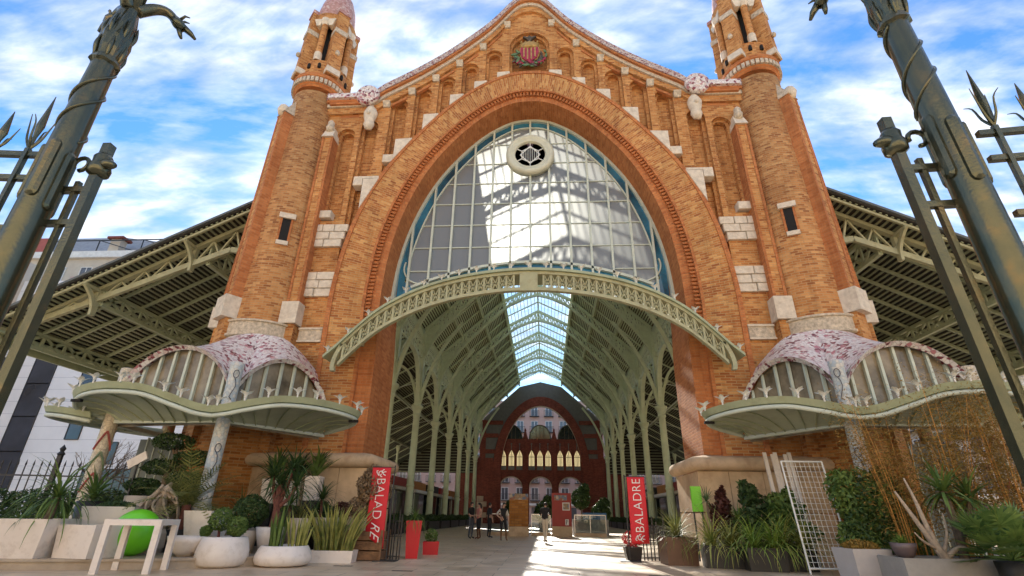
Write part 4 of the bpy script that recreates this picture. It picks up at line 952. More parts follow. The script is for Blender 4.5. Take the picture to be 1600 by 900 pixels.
# aisle roofs sloping down to the outer canopies
AS = .532
def az(x): return 14.96-AS*(abs(x)-9.3)
AX1 = 22.6; yv = .2
al = math.hypot(AX1-9.5, az(9.5)-az(AX1)); dux, duz = (AX1-9.5)/al, (az(9.5)-az(AX1))/al
for s in (-1, 1):
    AI = tag(empty('aisle_canopy'), 'sloping green iron side canopy with dark battened underside beside the %s tower' % ('white planter side' if s < 0 else 'golden bamboo side'), 'canopy')
    for xa, xb, ya in ((9.5, 12.05, 2.4), (12.05, AX1, yv)):
        mb = MB(); mb.hexa([(s*xa, ya, az(xa)), (s*xb, ya, az(xb)), (s*xb, 63, az(xb)), (s*xa, 63, az(xa))], [(s*xa, ya, az(xa)+.12), (s*xb, ya, az(xb)+.12), (s*xb, 63, az(xb)+.12), (s*xa, 63, az(xa)+.12)]); mb.build('roof_deck', DECK, AI)
    mb = MB(); mb.bar((s*12.05, yv-.04, az(12.05)+.10), (s*(AX1+.1), yv-.04, az(AX1+.1)+.10), .10, .16, (0, 1, 0)); mb.build('verge_sheet', ROOFEDGE, AI)
    # corrugated roof edge ends
    b0 = None; b1 = None; k = 0
    while k*.23 < al-.2:
        d = .12+k*.23; x = 9.5+dux*d; z = az(x)-.05
        if x < 12.0:
            if b0 is None: mb = MB(); mb.bar((0, 2.45, 0), (0, 62.9, 0), .10, .05, (-duz*s*-1, 0, dux)); b0 = mb.build('roof_batten', SLATM, AI); b0.location = (s*x, 0, z)
            else: share(b0, AI, (s*x, 0, z))
        elif x > 12.15:
            if b1 is None: mb = MB(); mb.bar((0, yv+.05, 0), (0, 62.9, 0), .09, .05, (duz*s, 0, dux)); b1 = mb.build('roof_batten', SLATM, AI); b1.location = (s*x, 0, z)
            else: share(b1, AI, (s*x, 0, z))
        k += 1
    def slope(x0, x1, y, off, w_, h, name, m_): mb = MB(); mb.bar((s*x0, y, az(x0)-off), (s*x1, y, az(x1)-off), w_, h, (0, 1, 0)); return mb.build(name, m_, AI)
    slope(12.1, AX1, yv+.14, .14, .10, .10, 'verge_rail', IRON_Y)
    y = 2.2; j = 0
    while y < 60:
        slope(12.1 if y < 2.5 else 9.5, AX1-.2, y, .15, .12, .11, 'rafter', IRON if y < 16 else IRON_C); y += 1.18 if y < 16 else 3.56; j += 1
    # verge truss, tapering outward
    vy = 1.12; bz = lambda x: pw([(12.0, 10.6), (12.7, 11.45), (13.3, 11.66), (21.7, 8.02), (22.4, 7.9)], x)
    mb = MB(); mb.bar((s*11.7, vy, az(11.7)-.16), (s*AX1, vy, az(AX1)-.16), .16, .24, (0, 1, 0)); vt = mb.build('verge_truss', IRON_Y, AI)
    mb = MB(); P_ = [(11.9, 10.4), (12.3, 11.25), (12.8, 11.6), (13.3, 11.68), (15, 10.95), (17, 10.07), (19, 9.2), (22.2, 7.86)]
    for a, b in zip(P_, P_[1:]): mb.bar((s*a[0], vy, a[1]), (s*b[0], vy, b[1]), .24, .15, (0, 1, 0))
    mb.build('bottom_chord', IRON_Y, vt)
    xs_ = [12.9+.92*i for i in range(11)]
    for i, (a, b) in enumerate(zip(xs_, xs_[1:])):
        mb = MB(); bb = lambda x: pw(P_, x)
        mb.bar((s*a, vy, bb(a)+.05), (s*(a+.34), vy, az(a+.34)-.26), .07, .10, (0, 1, 0)); mb.bar((s*(a+.34), vy, az(a+.34)-.26), (s*b, vy, bb(b)+.05), .07, .10, (0, 1, 0)); mb.build('web_bar', IRON_Y, vt)
    for x in (14.9, 18.7, 22.1):              # forward brackets holding the overhang
        mb = MB(); zt = az(x)-.2; pts = spline([(s*x, vy-.05, zt-1.15), (s*x, vy-.10, zt-.75), (s*x, vy-.35, zt-.35), (s*x, yv+.1, zt+.02)], 4)
        for a, b in zip(pts, pts[1:]): mb.bar(a, b, .16, .12, (1, 0, 0))
        mb.bar((s*x, vy, zt-1.15), (s*x, vy, zt), .20, .14, (1, 0, 0)); mb.bar((s*x, vy, zt-.03), (s*x, yv+.1, zt-.03), .15, .12); mb.build('overhang_bracket', IRON_Y, vt)
    for x, h, y1 in ((14.3, 1.0, 62), (18.6, .62, 62), (21.75, .62, 62)):
        lattice('lattice_girder', (s*x, 1.25, az(x)-h-.22), (s*x, 20, az(x)-h-.22), h, 17, AI, IRON, w_=.12, chord=.17)
        mb = MB(); mb.bar((s*x, 20, az(x)-.3), (s*x, y1, az(x)-.3), .16, .3); mb.build('long_beam', IRON, AI)
    mb = MB(); mb.box(min(s*21.8, s*(AX1-.05)), max(s*21.8, s*(AX1-.05)), yv+.1, 62.5, az(AX1)-.18, az(AX1)-.1); mb.build('eave_soffit', IRON, AI)
    mb = MB(); mb.bar((s*22.4, yv+.1, az(22.4)-.45), (s*22.4, 62.5, az(22.4)-.45), .12, .5); mb.build('eave_fascia', IRON, AI)
    mb = MB(); X2 = frange(9.9, 22.3, 12)
    for xa, xb in zip(X2, X2[1:]): mb.hexa([(s*xa, 62.5, 6.9), (s*xb, 62.5, 6.9), (s*xb, 62.6, 6.9), (s*xa, 62.6, 6.9)], [(s*xa, 62.5, az(xa)-.05), (s*xb, 62.5, az(xb)-.05), (s*xb, 62.6, az(xb)-.05), (s*xa, 62.6, az(xa)-.05)])
    es = mb.build('end_screen', DECK, AI); z = 7.0
    while z < 14:
        xe = min(22.2, 9.3+(14.96-z)/AS); mb = MB(); mb.box(min(s*9.9, s*xe), max(s*9.9, s*xe), 62.38, 62.5, z, z+.12); mb.build('screen_slat', SLATM, es); z += .42
    for i in range(1, 8):
        mb = MB() 
        if i == 1: mb.lathe([(.3, 0), (.3, .4), (.17, .6), (.15, 8.5), (.28, 9.0), (.28, 9.25)], 10); ac = mb.build('aisle_column', IRON_C, AI); ac.location = (s*18.6, CY[i], 0)
        else: share(ac, AI, (s*18.6, CY[i], 0))
    # tie rods
    for y in CY[1:5]:
        mb = MB(); mb.bar((s*9.4, y, 10.6), (s*18.5, y, 8.4), .05, .05); mb.bar((s*9.4, y, 8.2), (s*14, y+3.4, 12.0), .04, .04); mb.build('tie_rod', PALE, AI)
# ------------------------------------------------------------------ rear facade of the hall
RY = 63.7
REAR = tag(empty('rear_facade', (0, 0, 0)), 'dark red brick back wall of the hall with pointed windows and three low arches', 'wall')
def rgz(x): return pw([(0, 21.2), (3.4, 20.4), (9.3, 15.2), (9.6, 13.5)], abs(x))
aro = [(p.x, p.y) for p in spline([(7.5, 0), (7.5, 5), (7.45, 8), (7.0, 11.2), (5.9, 14.2), (4.2, 16.6), (2.1, 18.2), (0, 18.7), (-2.1, 18.2)], 8)]
aro = [p for p in aro if p[0] >= -1e-6 and p[1] > 7.9]; aro = sorted(aro)
ari = [(x*.83, 8+(z-8)*.86) for x, z in aro]
ao = lambda x: pw(aro, abs(x)) if abs(x) < 7.45 else 0
ai = lambda x: pw(ari, abs(x)) if abs(x) < 6.18 else 0
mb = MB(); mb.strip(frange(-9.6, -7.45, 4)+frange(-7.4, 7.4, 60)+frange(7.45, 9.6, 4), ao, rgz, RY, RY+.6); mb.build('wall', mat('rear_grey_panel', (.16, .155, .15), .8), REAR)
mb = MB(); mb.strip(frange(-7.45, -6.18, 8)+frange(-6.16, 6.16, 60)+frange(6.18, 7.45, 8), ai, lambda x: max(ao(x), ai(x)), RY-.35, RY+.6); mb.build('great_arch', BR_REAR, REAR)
CREAMS = mat('cream_arch_stone', (.50, .38, .28), .8, var=.15)
mb = MB(); mb.strip(frange(-6.1, 6.1, 60), lambda x: ai(x)-.16, lambda x: ai(x)+.002, RY-.42, RY-.1); mb.build('arch_lining', CREAMS, REAR)
for s in (-1, 1):
    mb = MB(); mb.box(min(s*7.45, s*9.7), max(s*7.45, s*9.7), RY-.25, RY, 0, 9.2); mb.build('pier', BR_REAR, REAR)
    for z in (9.9, 12.3, 14.3):
        mb = MB(); x0 = pw([(9, 7.4), (12.3, 6.7), (14.3, 6.0)], z); mb.box(min(s*x0, s*9.5), max(s*x0, s*9.5), RY-.2, RY, z, z+.6); mb.build('brick_band', BR_REAR, REAR)
    mb = MB(); mb.box(min(s*8.7, s*9.6), max(s*8.7, s*9.6), RY-.24, RY-.01, 9.2, 15.0); mb.build('pilaster', BR_REAR, REAR)
    for k in range(5):
        mb = MB(); w_ = 1.5 if k % 2 else 1.0; mb.box(min(s*(9.75-w_), s*9.75), max(s*(9.75-w_), s*9.75), RY-.32, RY, .75*k+.02, .75*(k+1)-.02); mb.build('quoin', CREAMS, REAR)
    mb = MB(); mb.box(min(s*9.7, s*13.2), max(s*9.7, s*13.2), RY-.1, RY+.4, 0, 9.6); w_ = mb.build('side_wall', BR_REAR, REAR)
cxs = (-4.62, -.15, 4.34)
# lower storey wall with three arches
def lowz(x):
    for c in cxs:
        d = abs(x-c)
        if d < 1.72: return 5.05+1.5*sqrt(max(0, 1-(d/1.72)**2))
    return 0
X_ = sorted(set(frange(-6.3, 6.3, 140)+[c+e*1.72 for c in cxs for e in (-1, 1)]))
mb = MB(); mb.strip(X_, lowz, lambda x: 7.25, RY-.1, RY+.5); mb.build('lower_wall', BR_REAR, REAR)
for c in cxs:
    pts = [(c-1.66, RY-.16, 0), (c-1.66, RY-.16, 5.05)]+[(c-1.66*cos(a), RY-.16, 5.05+1.45*sin(a)) for a in frange(0, pi, 14)][1:-1]+[(c+1.66, RY-.16, 5.05), (c+1.66, RY-.16, 0)]
    mb = MB()
    for a, b in zip(pts[1:-1], pts[2:-1]): mb.bar(a, b, .16, .3, (0, 1, 0))
    mb.build('arch_ring', CREAMS, REAR)
for x in (-2.45, 2.05):
    mb = MB(); mb.box(x-.42, x+.42, RY-.4, RY+.2, 0, 12.3); pr = mb.build('gothic_pier', BR_REAR, REAR)
    mb = MB(); mb.lathe([(.4, 12.3), (.3, 12.6), (.12, 13.3), (.18, 13.45), (0, 13.8)], 8, (x, RY-.1, 0)); mb.build('finial', BR_REAR, pr)
mb = MB(); mb.box(-6.3, 6.3, RY-.22, RY+.3, 7.25, 7.45); mb.build('string_course', BR_REAR, REAR)
PANG = mat('grey_spandrel', (.20, .19, .18), .8)
LITG = None
m_, nt_, b_ = newmat('lit_yellow_glass'); b_.inputs['Base Color'].default_value = (.75, .6, .3, 1); b_.inputs['Emission Color'].default_value = (1, .80, .42, 1); b_.inputs['Emission Strength'].default_value = .24; LITG = m_
wx = (-5.9, -4.62, -3.35, -1.48, -.18, 1.08, 2.95, 4.28, 5.55)
def gz9(x):
    for c in wx:
        d = abs(x-c)
        if d < .44: return 9.5+.95*(1-d/.44)**.7
    return 8.1
mb = MB(); X_ = sorted(set(frange(-6.3, 6.3, 160)+[c+e*.44 for c in wx for e in (-1, 1)]+list(wx)))
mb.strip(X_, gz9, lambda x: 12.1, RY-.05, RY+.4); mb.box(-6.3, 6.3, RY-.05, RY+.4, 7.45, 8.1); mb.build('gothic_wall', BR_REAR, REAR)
for c in wx:
    mb = MB(); mb.box(c-.42, c+.42, RY+.2, RY+.24, 8.1, 10.4); pn = mb.build('lit_window', LITG, REAR)
    mb = MB(); mb.box(c-.035, c+.035, RY+.1, RY+.2, 8.1, 10.3); mb.box(c-.42, c+.42, RY+.11, RY+.19, 9.4, 9.47)
    for e in (-1, 1): mb.bar((c+e*.2, RY+.12, 8.1), (c+e*.2, RY+.12, 9.8), .05, .05)
    mb.build('tracery', BRZ, pn)
    mb = MB(); mb.box(c-.5, c+.5, RY-.1, RY-.04, 7.5, 8.02); mb.build('spandrel_panel', PANG, REAR)
    mb = MB(); mb.lathe([(0, -.16), (.16, 0), (0, .16)], 10, (c, RY-.08, 11.35)); mb.bar((c, RY-.08, 10.5), (c, RY-.08, 11.3), .1, .1); mb.build('boss', PANG, REAR)
for c in cxs:
    mb = MB(); mb.prism([(1.68*cos(a), 2.15*sin(a)) for a in frange(0, pi, 16)], (c, RY-.02, 12.1), (1, 0, 0), (0, 0, 1), (0, .08, 0)); lu = mb.build('lunette', DARKG, REAR)
    mb = MB()
    for a, b in zip(frange(0, pi, 16), frange(0, pi, 16)[1:]): mb.bar((c+1.68*cos(a), RY-.05, 12.1+2.15*sin(a)), (c+1.68*cos(b), RY-.05, 12.1+2.15*sin(b)), .14, .14, (0, 1, 0))
    for x in (-.6, .0, .6): mb.bar((c+x, RY-.05, 12.1), (c+x, RY-.05, 14.0-abs(x)*.2), .07, .07)
    mb.build('lunette_frame', BRZ, lu)
# ------------------------------------------------------------------ buildings beyond
def windows(par, x0, x1, z0, z1, nx, nz, y, ww, wh, gm, fm, balc=None, ny=-1):
    pn = fr = bl = None
    for i in range(nx):
        for j in range(nz):
            x = x0+(x1-x0)*(i+.5)/nx; z = z0+(z1-z0)*(j+.5)/nz
            if pn is None:
                mb = MB(); mb.box(-ww/2, ww/2, -.02, .1, -wh/2, wh/2); pn = mb.build('window', gm, par); pn.location = (x, y, z); w_ = pn
                mb = MB(); t = .09
                mb.box(-ww/2-t, ww/2+t, -.1, .05, wh/2, wh/2+t); mb.box(-ww/2-t*2, ww/2+t*2, -.18, .05, -wh/2-t, -wh/2); mb.box(-ww/2-t, -ww/2, -.1, .05, -wh/2, wh/2); mb.box(ww/2, ww/2+t, -.1, .05, -wh/2, wh/2); mb.box(-.04, .04, -.06, .0, -wh/2, wh/2)
                fr = mb.build('frame', fm, pn)
                if balc:
                    mb = MB(); mb.box(-ww*.8, ww*.8, -.9, 0, -wh/2-.22, -wh/2-.1); mb.box(-ww*.8, ww*.8, -.9, -.86, wh*-.05, wh*-.02)
                    for k in range(13): xx_ = -ww*.8+ww*1.6*k/12; mb.box(xx_-.02, xx_+.02, -.89, -.87, -wh/2-.1, -wh*.03)
                    bl = mb.build('balcony', balc, pn)
            else:
                w_ = share(pn, par, (x, y, z)); share(fr, w_)
                if bl: share(bl, w_)
PINKW = mat('pink_stucco', (.52, .36, .31), .85, var=.1, sc=.4, dirt=((.4, .27, .22), .5, .4)); WHF = mat('white_window_frame', (.7, .68, .64), .6); DKW = mat('house_window_glass', (.10, .10, .11), .15, var=.4, sc=.6, spec=.8)
RAIL = mat('black_railing', (.03, .03, .03), .5)
HB = tag(empty('pink_apartment_house', (0, 92, 0)), 'pink stucco apartment house with balconies seen through the back arches', 'building')
mb = MB(); mb.box(-48, 48, 0, 10, 0, 24); mb.build('wall', PINKW, HB)
windows(HB, -46, 46, 3.5, 23.5, 30, 6, 0, 1.3, 2.2, DKW, WHF, RAIL)
mb = MB(); mb.box(-48.3, 48.3, -.5, 0, 3.0, 3.4); mb.build('cornice', WHF, HB)
for k in range(17): 
    mb = MB(); mb.box(-47+5.6*k, -45.6+5.6*k+2.0, -.02, .05, .2, 2.7); mb.build('shop_window', DKW, HB)
WHT = mat('white_cladding', (.80, .79, .79), .5, var=.05, sc=.5); JNT = mat('cladding_joint', (.42, .42, .46), .7)
NB = tag(empty('white_modern_building', (-40, 25, 0)), 'white clad modern building with dark vertical window strips beyond the side fence', 'building')
mb = MB(); mb.box(-13, 13, 0, 12, 0, 22); mb.build('wall', WHT, NB)
for z in [1.1*k for k in range(1, 20)]:
    mb = MB(); mb.box(-13, 13, -.008, 0, z-.012, z+.012); mb.build('cladding_joint', JNT, NB)
GRG = mat('grey_blue_glass', (.035, .04, .055), .08, var=.5, sc=.3, spec=.8)
for (xa, xb, za, zb_) in ((-6.9, -4.7, 2.6, 14.5), (1.2, 2.5, 8.8, 11), (-1.8, -.4, 10.3, 12.8), (-1.2, 0, 6.6, 8.4), (2.2, 3.8, 4.6, 6.4), (4.6, 6.2, 9, 12), (1.5, 8, .2, 4.2), (-12, -10, 4, 14)):
    n = max(1, int((zb_-za)/2.4))
    for k in range(n):
        mb = MB(); z0 = za+(zb_-za)*k/n; z1 = za+(zb_-za)*(k+1)/n; mb.box(xa, xb, -.06, .1, z0+.03, z1-.03); w_ = mb.build('window', GRG, NB)
        mb = MB(); mb.box(xa-.06, xa, -.1, .02, z0, z1); mb.box(xb, xb+.06, -.1, .02, z0, z1); mb.box(xa, xb, -.1, .02, z0-.03, z0+.03); mb.box(xa, xb, -.1, .02, z1-.03, z1+.03); mb.build('frame', RAIL, w_)
CRM = mat('cream_stucco', (.58, .50, .40), .85, var=.12, sc=.4, dirt=((.42, .34, .26), .5, .5)); RFT = mat('red_roof_band', (.36, .09, .07), .7)
OB = tag(empty('cream_old_building', (-54, 18, 0)), 'cream stucco old town house with railed balcony at the edge of the side street', 'building')
mb = MB(); mb.box(-12, 2.2, 0, 9, 0, 24); mb.build('wall', CRM, OB); windows(OB, -11, 1.9, 2.5, 23, 5, 6, 0, 1.2, 2.2, DKW, WHF, RAIL)
mb = MB(); mb.box(2.2, 2.5, -.2, 0, 0, 24); mb.build('corner_strip', WHF, OB)
TB = tag(empty('grey_roofed_building', (-60, 36, 0)), 'beige building top with red parapet band, chimney and roof railing behind the side canopy', 'building')
mb = MB(); mb.box(-30, 24, 0, 12, 0, 30.5); mb.build('wall', CRM, TB); windows(TB, -28, 22, 18, 30, 14, 3, 0, 1.4, 2.4, DKW, WHF)
mb = MB(); mb.box(-30.3, 24.3, -.5, 0, 30.5, 31.4); mb.build('cornice', WHF, TB)
mb = MB(); mb.box(-30, -4.5, -.2, .2, 31.4, 33.6); mb.build('red_parapet', RFT, TB)
GRF = mat('grey_mansard', (.30, .30, .32), .7, var=.15)
mb = MB(); mb.hexa([(-30, 1, 31.4), (24, 1, 31.4), (24, 12, 31.4), (-30, 12, 31.4)], [(-28, 4, 36), (2, 4, 36), (2, 10, 36), (-28, 10, 36)]); mb.build('roof', GRF, TB)
mb = MB(); mb.box(4.1, 5.5, -.0, 1.0, 31.3, 33.4); ch = mb.build('chimney', CRM, TB)
mb = MB(); mb.box(3.7, 5.9, -.3, 1.3, 33.4, 33.7); mb.build('chimney_cap', BR_REAR, ch)
mb = MB()
mb.bar((-4, -.4, 33.0), (23, -.4, 33.0), .12, .12)
for x in (-3, 3, 9, 15, 21): mb.bar((x, -.4, 31.2), (x, -.4, 33.0), .1, .1)
for x in (3, 9): mb.bar((x, -.4, 33), (x+5, -.4, 31.4), .09, .09)
mb.build('roof_railing', RAIL, TB)
AN = tag(empty('roof_antenna', (-40.5, 33.5+4, 31.38)), 'thin television antenna mast standing against the blue sky', 'antenna')
mb = MB(); mb.bar((0, 0, 0), (0, 0, 7.6), .09, .09); mb.build('mast', RAIL, AN)
mb = MB(); mb.bar((-.9, 0, 7.2), (.9, .2, 7.35), .05, .05)
for k in range(7): x = -.8+.26*k; mb.bar((x, -.35, 7.25+.02*k), (x, .35, 7.25+.02*k), .035, .035)
mb.bar((0, 0, 6.2), (.7, 0, 6.6), .04, .04); mb.build('aerial', RAIL, AN)
# street fronts along both flanks of the hall
def flank(s, col, label, nm):
    F = tag(empty(nm, (s*47, 18, 0), -s*pi/2), label, 'building')
    a, b = (10, 90) if s > 0 else (30, 90)
    if s > 0: x0, x1 = -70, 2
    else: x0, x1 = 14, 70
    mb = MB(); mb.box(x0, x1, 0, 8, 0, 26); mb.build('wall', col, F)
    windows(F, x0+1, x1-1, 4, 25, 16, 6, 0, 1.3, 2.3, DKW, WHF, RAIL)
    mb = MB(); mb.box(x0-.2, x1+.2, -.4, 0, 3.4, 3.9); mb.build('cornice', WHF, F)
    for k in range(10): mb = MB(); mb.box(x0+2+k*(x1-x0-4)/10, x0+4.6+k*(x1-x0-4)/10, -.03, .05, .2, 3.0); mb.build('shop_window', DKW, F)
OCH = mat('ochre_stucco', (.68, .53, .35), .85, var=.1, sc=.3, dirt=((.5, .34, .2), .5, .4))
OP = tag(empty('ochre_bounce_front', (0, -54, 0), pi), 'unseen ochre street front across the road, added to bounce warm sunlight onto the entrance', 'building')  # unseen building added behind the camera for warm bounce light and gold reflections
mb = MB(); mb.box(-60, 60, 0, 10, 0, 24); mb.build('wall', OCH, OP)
windows(OP, -58, 58, 4.5, 20.5, 24, 5, 0, 1.3, 2.1, DKW, WHF, RAIL)
mb = MB(); mb.box(-60.3, 60.3, -.5, 0, 3.6, 4.1); mb.build('cornice', WHF, OP)
flank(-1, PINKW, 'long pink street front running beside the iron hall on the white building side', 'pink_street_front')
flank(1, CRM, 'long cream street front running beside the iron hall on the bamboo side', 'cream_street_front')
# ------------------------------------------------------------------ gate posts with dragon brackets
def polemat():
    m, nt, b = newmat('glossy_green_bronze_paint')
    g = N(nt, 'ShaderNodeNewGeometry'); no = N(nt, 'ShaderNodeTexNoise', i_Scale=5.0, i_Detail=6.0, i_Roughness=.65); L(nt, g.outputs['Position'], no.inputs['Vector'])
    r = ramp(nt, [(.3, (.065, .078, .055)), (.55, (.10, .105, .068)), (.74, (.19, .14, .065))]); L(nt, no.outputs[0], r.inputs[0]); L(nt, r.outputs[0], b.inputs['Base Color'])
    b.inputs['Roughness'].default_value = .24; b.inputs['Metallic'].default_value = .7; b.inputs['Specular IOR Level'].default_value = .8
    n2 = N(nt, 'ShaderNodeTexNoise', i_Scale=60.0, i_Detail=3.0); L(nt, g.outputs['Position'], n2.inputs['Vector'])
    bp = N(nt, 'ShaderNodeBump'); bp.inputs['Strength'].default_value = .12; bp.inputs['Distance'].default_value = .01; L(nt, n2.outputs[0], bp.inputs['Height']); L(nt, bp.outputs[0], b.inputs['Normal'])
    return m
POLE = polemat()
def rbox(mb, c, d, t, up_, w, h, dep, bev=.02):      # rounded plate: centre c, facing d
    o = []
    for k, (e, q) in enumerate(((0, dep*.0), (0, dep*.7), (bev, dep))):
        ww, hh = w/2-e, h/2-e; cr_ = min(ww, .03)
        pts = []
        for (sx, sy, a0) in ((1, 1, 0), (-1, 1, pi/2), (-1, -1, pi), (1, -1, 1.5*pi)):
            for a in (a0, a0+pi/4, a0+pi/2): pts.append(c+t*(sx*(ww-cr_)+cr_*cos(a))+up_*(sy*(hh-cr_)+cr_*sin(a))+d*q)
        o.append(pts)
    mb.loft(o, closed=True, cap=True)
def dragon(a, rpole, z, L_=.30, droop=.0):
    mb = MB(); d = V(cos(a), sin(a), 0); u = V(0, 0, 1); t = V(-sin(a), cos(a), 0)
    pts = spline([d*rpole*.6+u*(z-.12), d*(rpole+.07)+u*(z-.02), d*(rpole+L_*.55)+u*(z+.02-droop*.4), d*(rpole+L_*.82)+u*(z-droop)], 5)
    n = len(pts); mb.tube(pts, [lerp(.045, .030, i/(n-1)) for i in range(n)], 8)
    h = pts[-1]; f = (pts[-1]-pts[-3]).normalized(); w = f.cross(t).normalized()
    if w.z < 0: w = -w
    mb.tube([h-f*.03, h+f*.02, h+f*.07], [.034, .046, .034], 8)
    mb.tube([h+f*.05+w*.014, h+f*.12+w*.03, h+f*.17+w*.028], [.030, .022, .012], 6); mb.tube([h+f*.05-w*.018, h+f*.11-w*.05, h+f*.14-w*.062], [.024, .017, .01], 6)
    for e in (-1, 1): mb.tube([h+w*.03+t*e*.018, h+w*.075+t*e*.03-f*.01, h+w*.10+t*e*.03+f*.012], [.013, .010, .004], 5)
    return mb
def spear(mb, c, z, h):
    mb.tube([c+V(0, 0, z), c+V(0, 0, z+h*.25), c+V(0, 0, z+h*.45), c+V(0, 0, z+h)], [.009, .011, .022, .002], 6)
    for k in range(4):
        a = k*pi/2+.4; d = V(cos(a), sin(a), 0)
        p = spline([c+V(0, 0, z+.02), c+d*.035+V(0, 0, z+h*.2), c+d*.055+V(0, 0, z+h*.42), c+d*(.09 if k % 2 else .07)+V(0, 0, z+h*(.5 if k % 2 else .62))], 3); mb.tube(p, [lerp(.010, .002, i/(len(p)-1)) for i in range(len(p))], 5)
def gatepost(x, y, s, lean, label, flabel):
    G = tag(empty('gate_post', (x, y, 0)), label, 'gate post', 'gate posts of the forecourt')
    G.rotation_euler = (lean[0], lean[1], 0)
    mb = MB(); mb.lathe([(.16, 0), (.16, .5), (.11, .6), (.095, .8), (.088, 2.4), (.082, 3.2), (.071, 3.95), (.066, 4.0)], 28); o = mb.build('shaft', POLE, G, smooth=True)
    mb = MB(); mb.lathe([(.058, 4.45), (.055, 4.9), (.05, 5.4), (.065, 5.45), (.045, 5.6), (.0, 5.9)], 20); mb.build('upper_shaft', POLE, G, smooth=True)
    # leafy collar
    mb = MB(); n = 28; rings = []
    for r, z, wv in ((.066, 3.93, 0), (.09, 3.95, .04), (.079, 4.0, .05), (.088, 4.08, .07), (.092, 4.18, .08), (.084, 4.3, .07), (.068, 4.42, .03), (.056, 4.5, 0)):
        rings.append([(r*(1+wv*sin(7*2*pi*k/n+z*9))*cos(2*pi*k/n), r*(1+wv*sin(7*2*pi*k/n+z*9))*sin(2*pi*k/n), z+wv*.15*cos(14*pi*k/n)) for k in range(n)])
    mb.loft(rings, closed=True, cap=True); cl = mb.build('leaf_collar', POLE, G)
    rnd = random.Random(5)
    for k in range(12):
        a = k*pi/6+.2; d = V(cos(a), sin(a), 0); z = 3.97+.20*(k % 2); mb = MB(); p = spline([d*.077+V(0, 0, z), d*.089+V(0, 0, z+.08), d*.092+V(0, 0, z+.14), d*.084+V(0, 0, z+.2)], 3)
        mb.tube(p, [.004, .009, .013, .015, .015, .013, .01, .008, .006, .003][:len(p)], 5); mb.build('leaf', POLE, cl, smooth=True)
    # vine wrapped round the shaft
    for ph in (0, 2.4):
        p = [V(.083*cos(ph+t*7.5), .083*sin(ph+t*7.5), 3.25+t*.68) for t in frange(0, 1, 36)]; p = [V(q.x*(1-.12*(q.z-3.25)), q.y*(1-.12*(q.z-3.25)), q.z) for q in p]
        mb = MB(); mb.tube(p, [.005]+[.0105]*(len(p)-2)+[.005], 6); mb.build('vine', POLE, G, smooth=True)
    # rounded plates
    tocam = atan2(CAM.y-y, CAM.x-x)
    for da in (-.55, .62, 2.2, -2.2):
        a = tocam+da; d = V(cos(a), sin(a), 0); mb = MB(); rbox(mb, d*.072+V(0, 0, 2.95+(.06 if da < 0 else 0)), d, V(-sin(a), cos(a), 0), V(0, 0, 1), .065, .42, .034); mb.build('plate', POLE, G)
    for k in range(3):
        a = k*2*pi/3+(.35 if s > 0 else 2.75); dragon(a, .058, 4.60+.02*k, .26, droop=(.02, .14, .05)[k]).build('dragon_bracket', POLE, G, smooth=True)
    # hinge stile beside the post
    hx = -s*.25
    mb = MB(); mb.bar((hx, .05, 0), (hx, .05, 3.12), .052, .052, (1, 0, 0)); hs = mb.build('hinge_stile', POLE, G)
    mb = MB(); mb.bar((hx*.62, .05, 0), (hx*.62, .05, 2.98), .028, .028, (1, 0, 0)); mb.build('inner_bar', POLE, G)
    for z in (2.92, 2.68, 1.2):
        mb = MB(); mb.bar((0, .05, z), (hx, .05, z), .036, .036); mb.build('cross_bar', POLE, G)
    mb = MB(); mb.lathe([(.035, 0), (.06, .02), (.064, .06), (.05, .1), (.053, .14), (.035, .17)], 14, (hx, .05, 3.02)); mb.tube([(hx, .05, 3.1), (hx-s*.07, .03, 3.1), (hx-s*.12, .02, 3.08)], [.042, .035, .02], 8); mb.build('hinge_finial', POLE, hs, smooth=True)
    mb = MB(); mb.box(hx-.026, hx+.026, .024, .076, 3.15, 3.27); mb.build('stile_top', POLE, hs)
    # curled bracket between
    p = [V(hx*.45+.05*cos(a), .05, 3.12+.05*sin(a)) for a in frange(-pi/2, pi*1.1, 10)]; mb = MB(); mb.tube(p, .014, 6); mb.build('curl', POLE, hs, smooth=True)
    # spiked fence running outward
    F = tag(empty('spiked_fence', (x, y, 0)), flabel, 'fence', 'spiked fences of the forecourt')
    for z in (.35, 2.42, 2.62, 2.98, 3.16):
        mb = MB(); mb.bar((s*.12, 0, z), (s*2.6, -.25, z), .034, .034); mb.build('rail', POLE, F)
    for k in range(1, 12):
        c = V(s*.21*k, -.02*k, 0); mb = MB(); mb.bar(c+V(0, 0, .02), c+V(0, 0, 3.2), .026, .026); b_ = mb.build('bar', POLE, F)
        mb = MB(); spear(mb, c, 3.18, .46 if k % 2 else .32); mb.build('spear_head', POLE, b_)
        if k < 11:
            q = c+V(s*.105, -.01, 2.80); mb = MB(); mb.tube([q+V(.07*cos(a), 0, .07*sin(a)) for a in frange(0, 2*pi, 16)], .016, 6, cap=False); mb.build('ring', POLE, F)
    return G
gatepost(-2.56, -15.16, -1, (0, 0), 'green bronze gate post with dragon brackets on the white planter side', 'green spiked iron fence joined to the gate post on the white planter side')
gatepost(2.88, -15.10, 1, (radians(1.5), radians(-2.5)), 'green bronze gate post with dragon brackets on the golden bamboo side', 'green spiked iron fence joined to the gate post on the golden bamboo side')
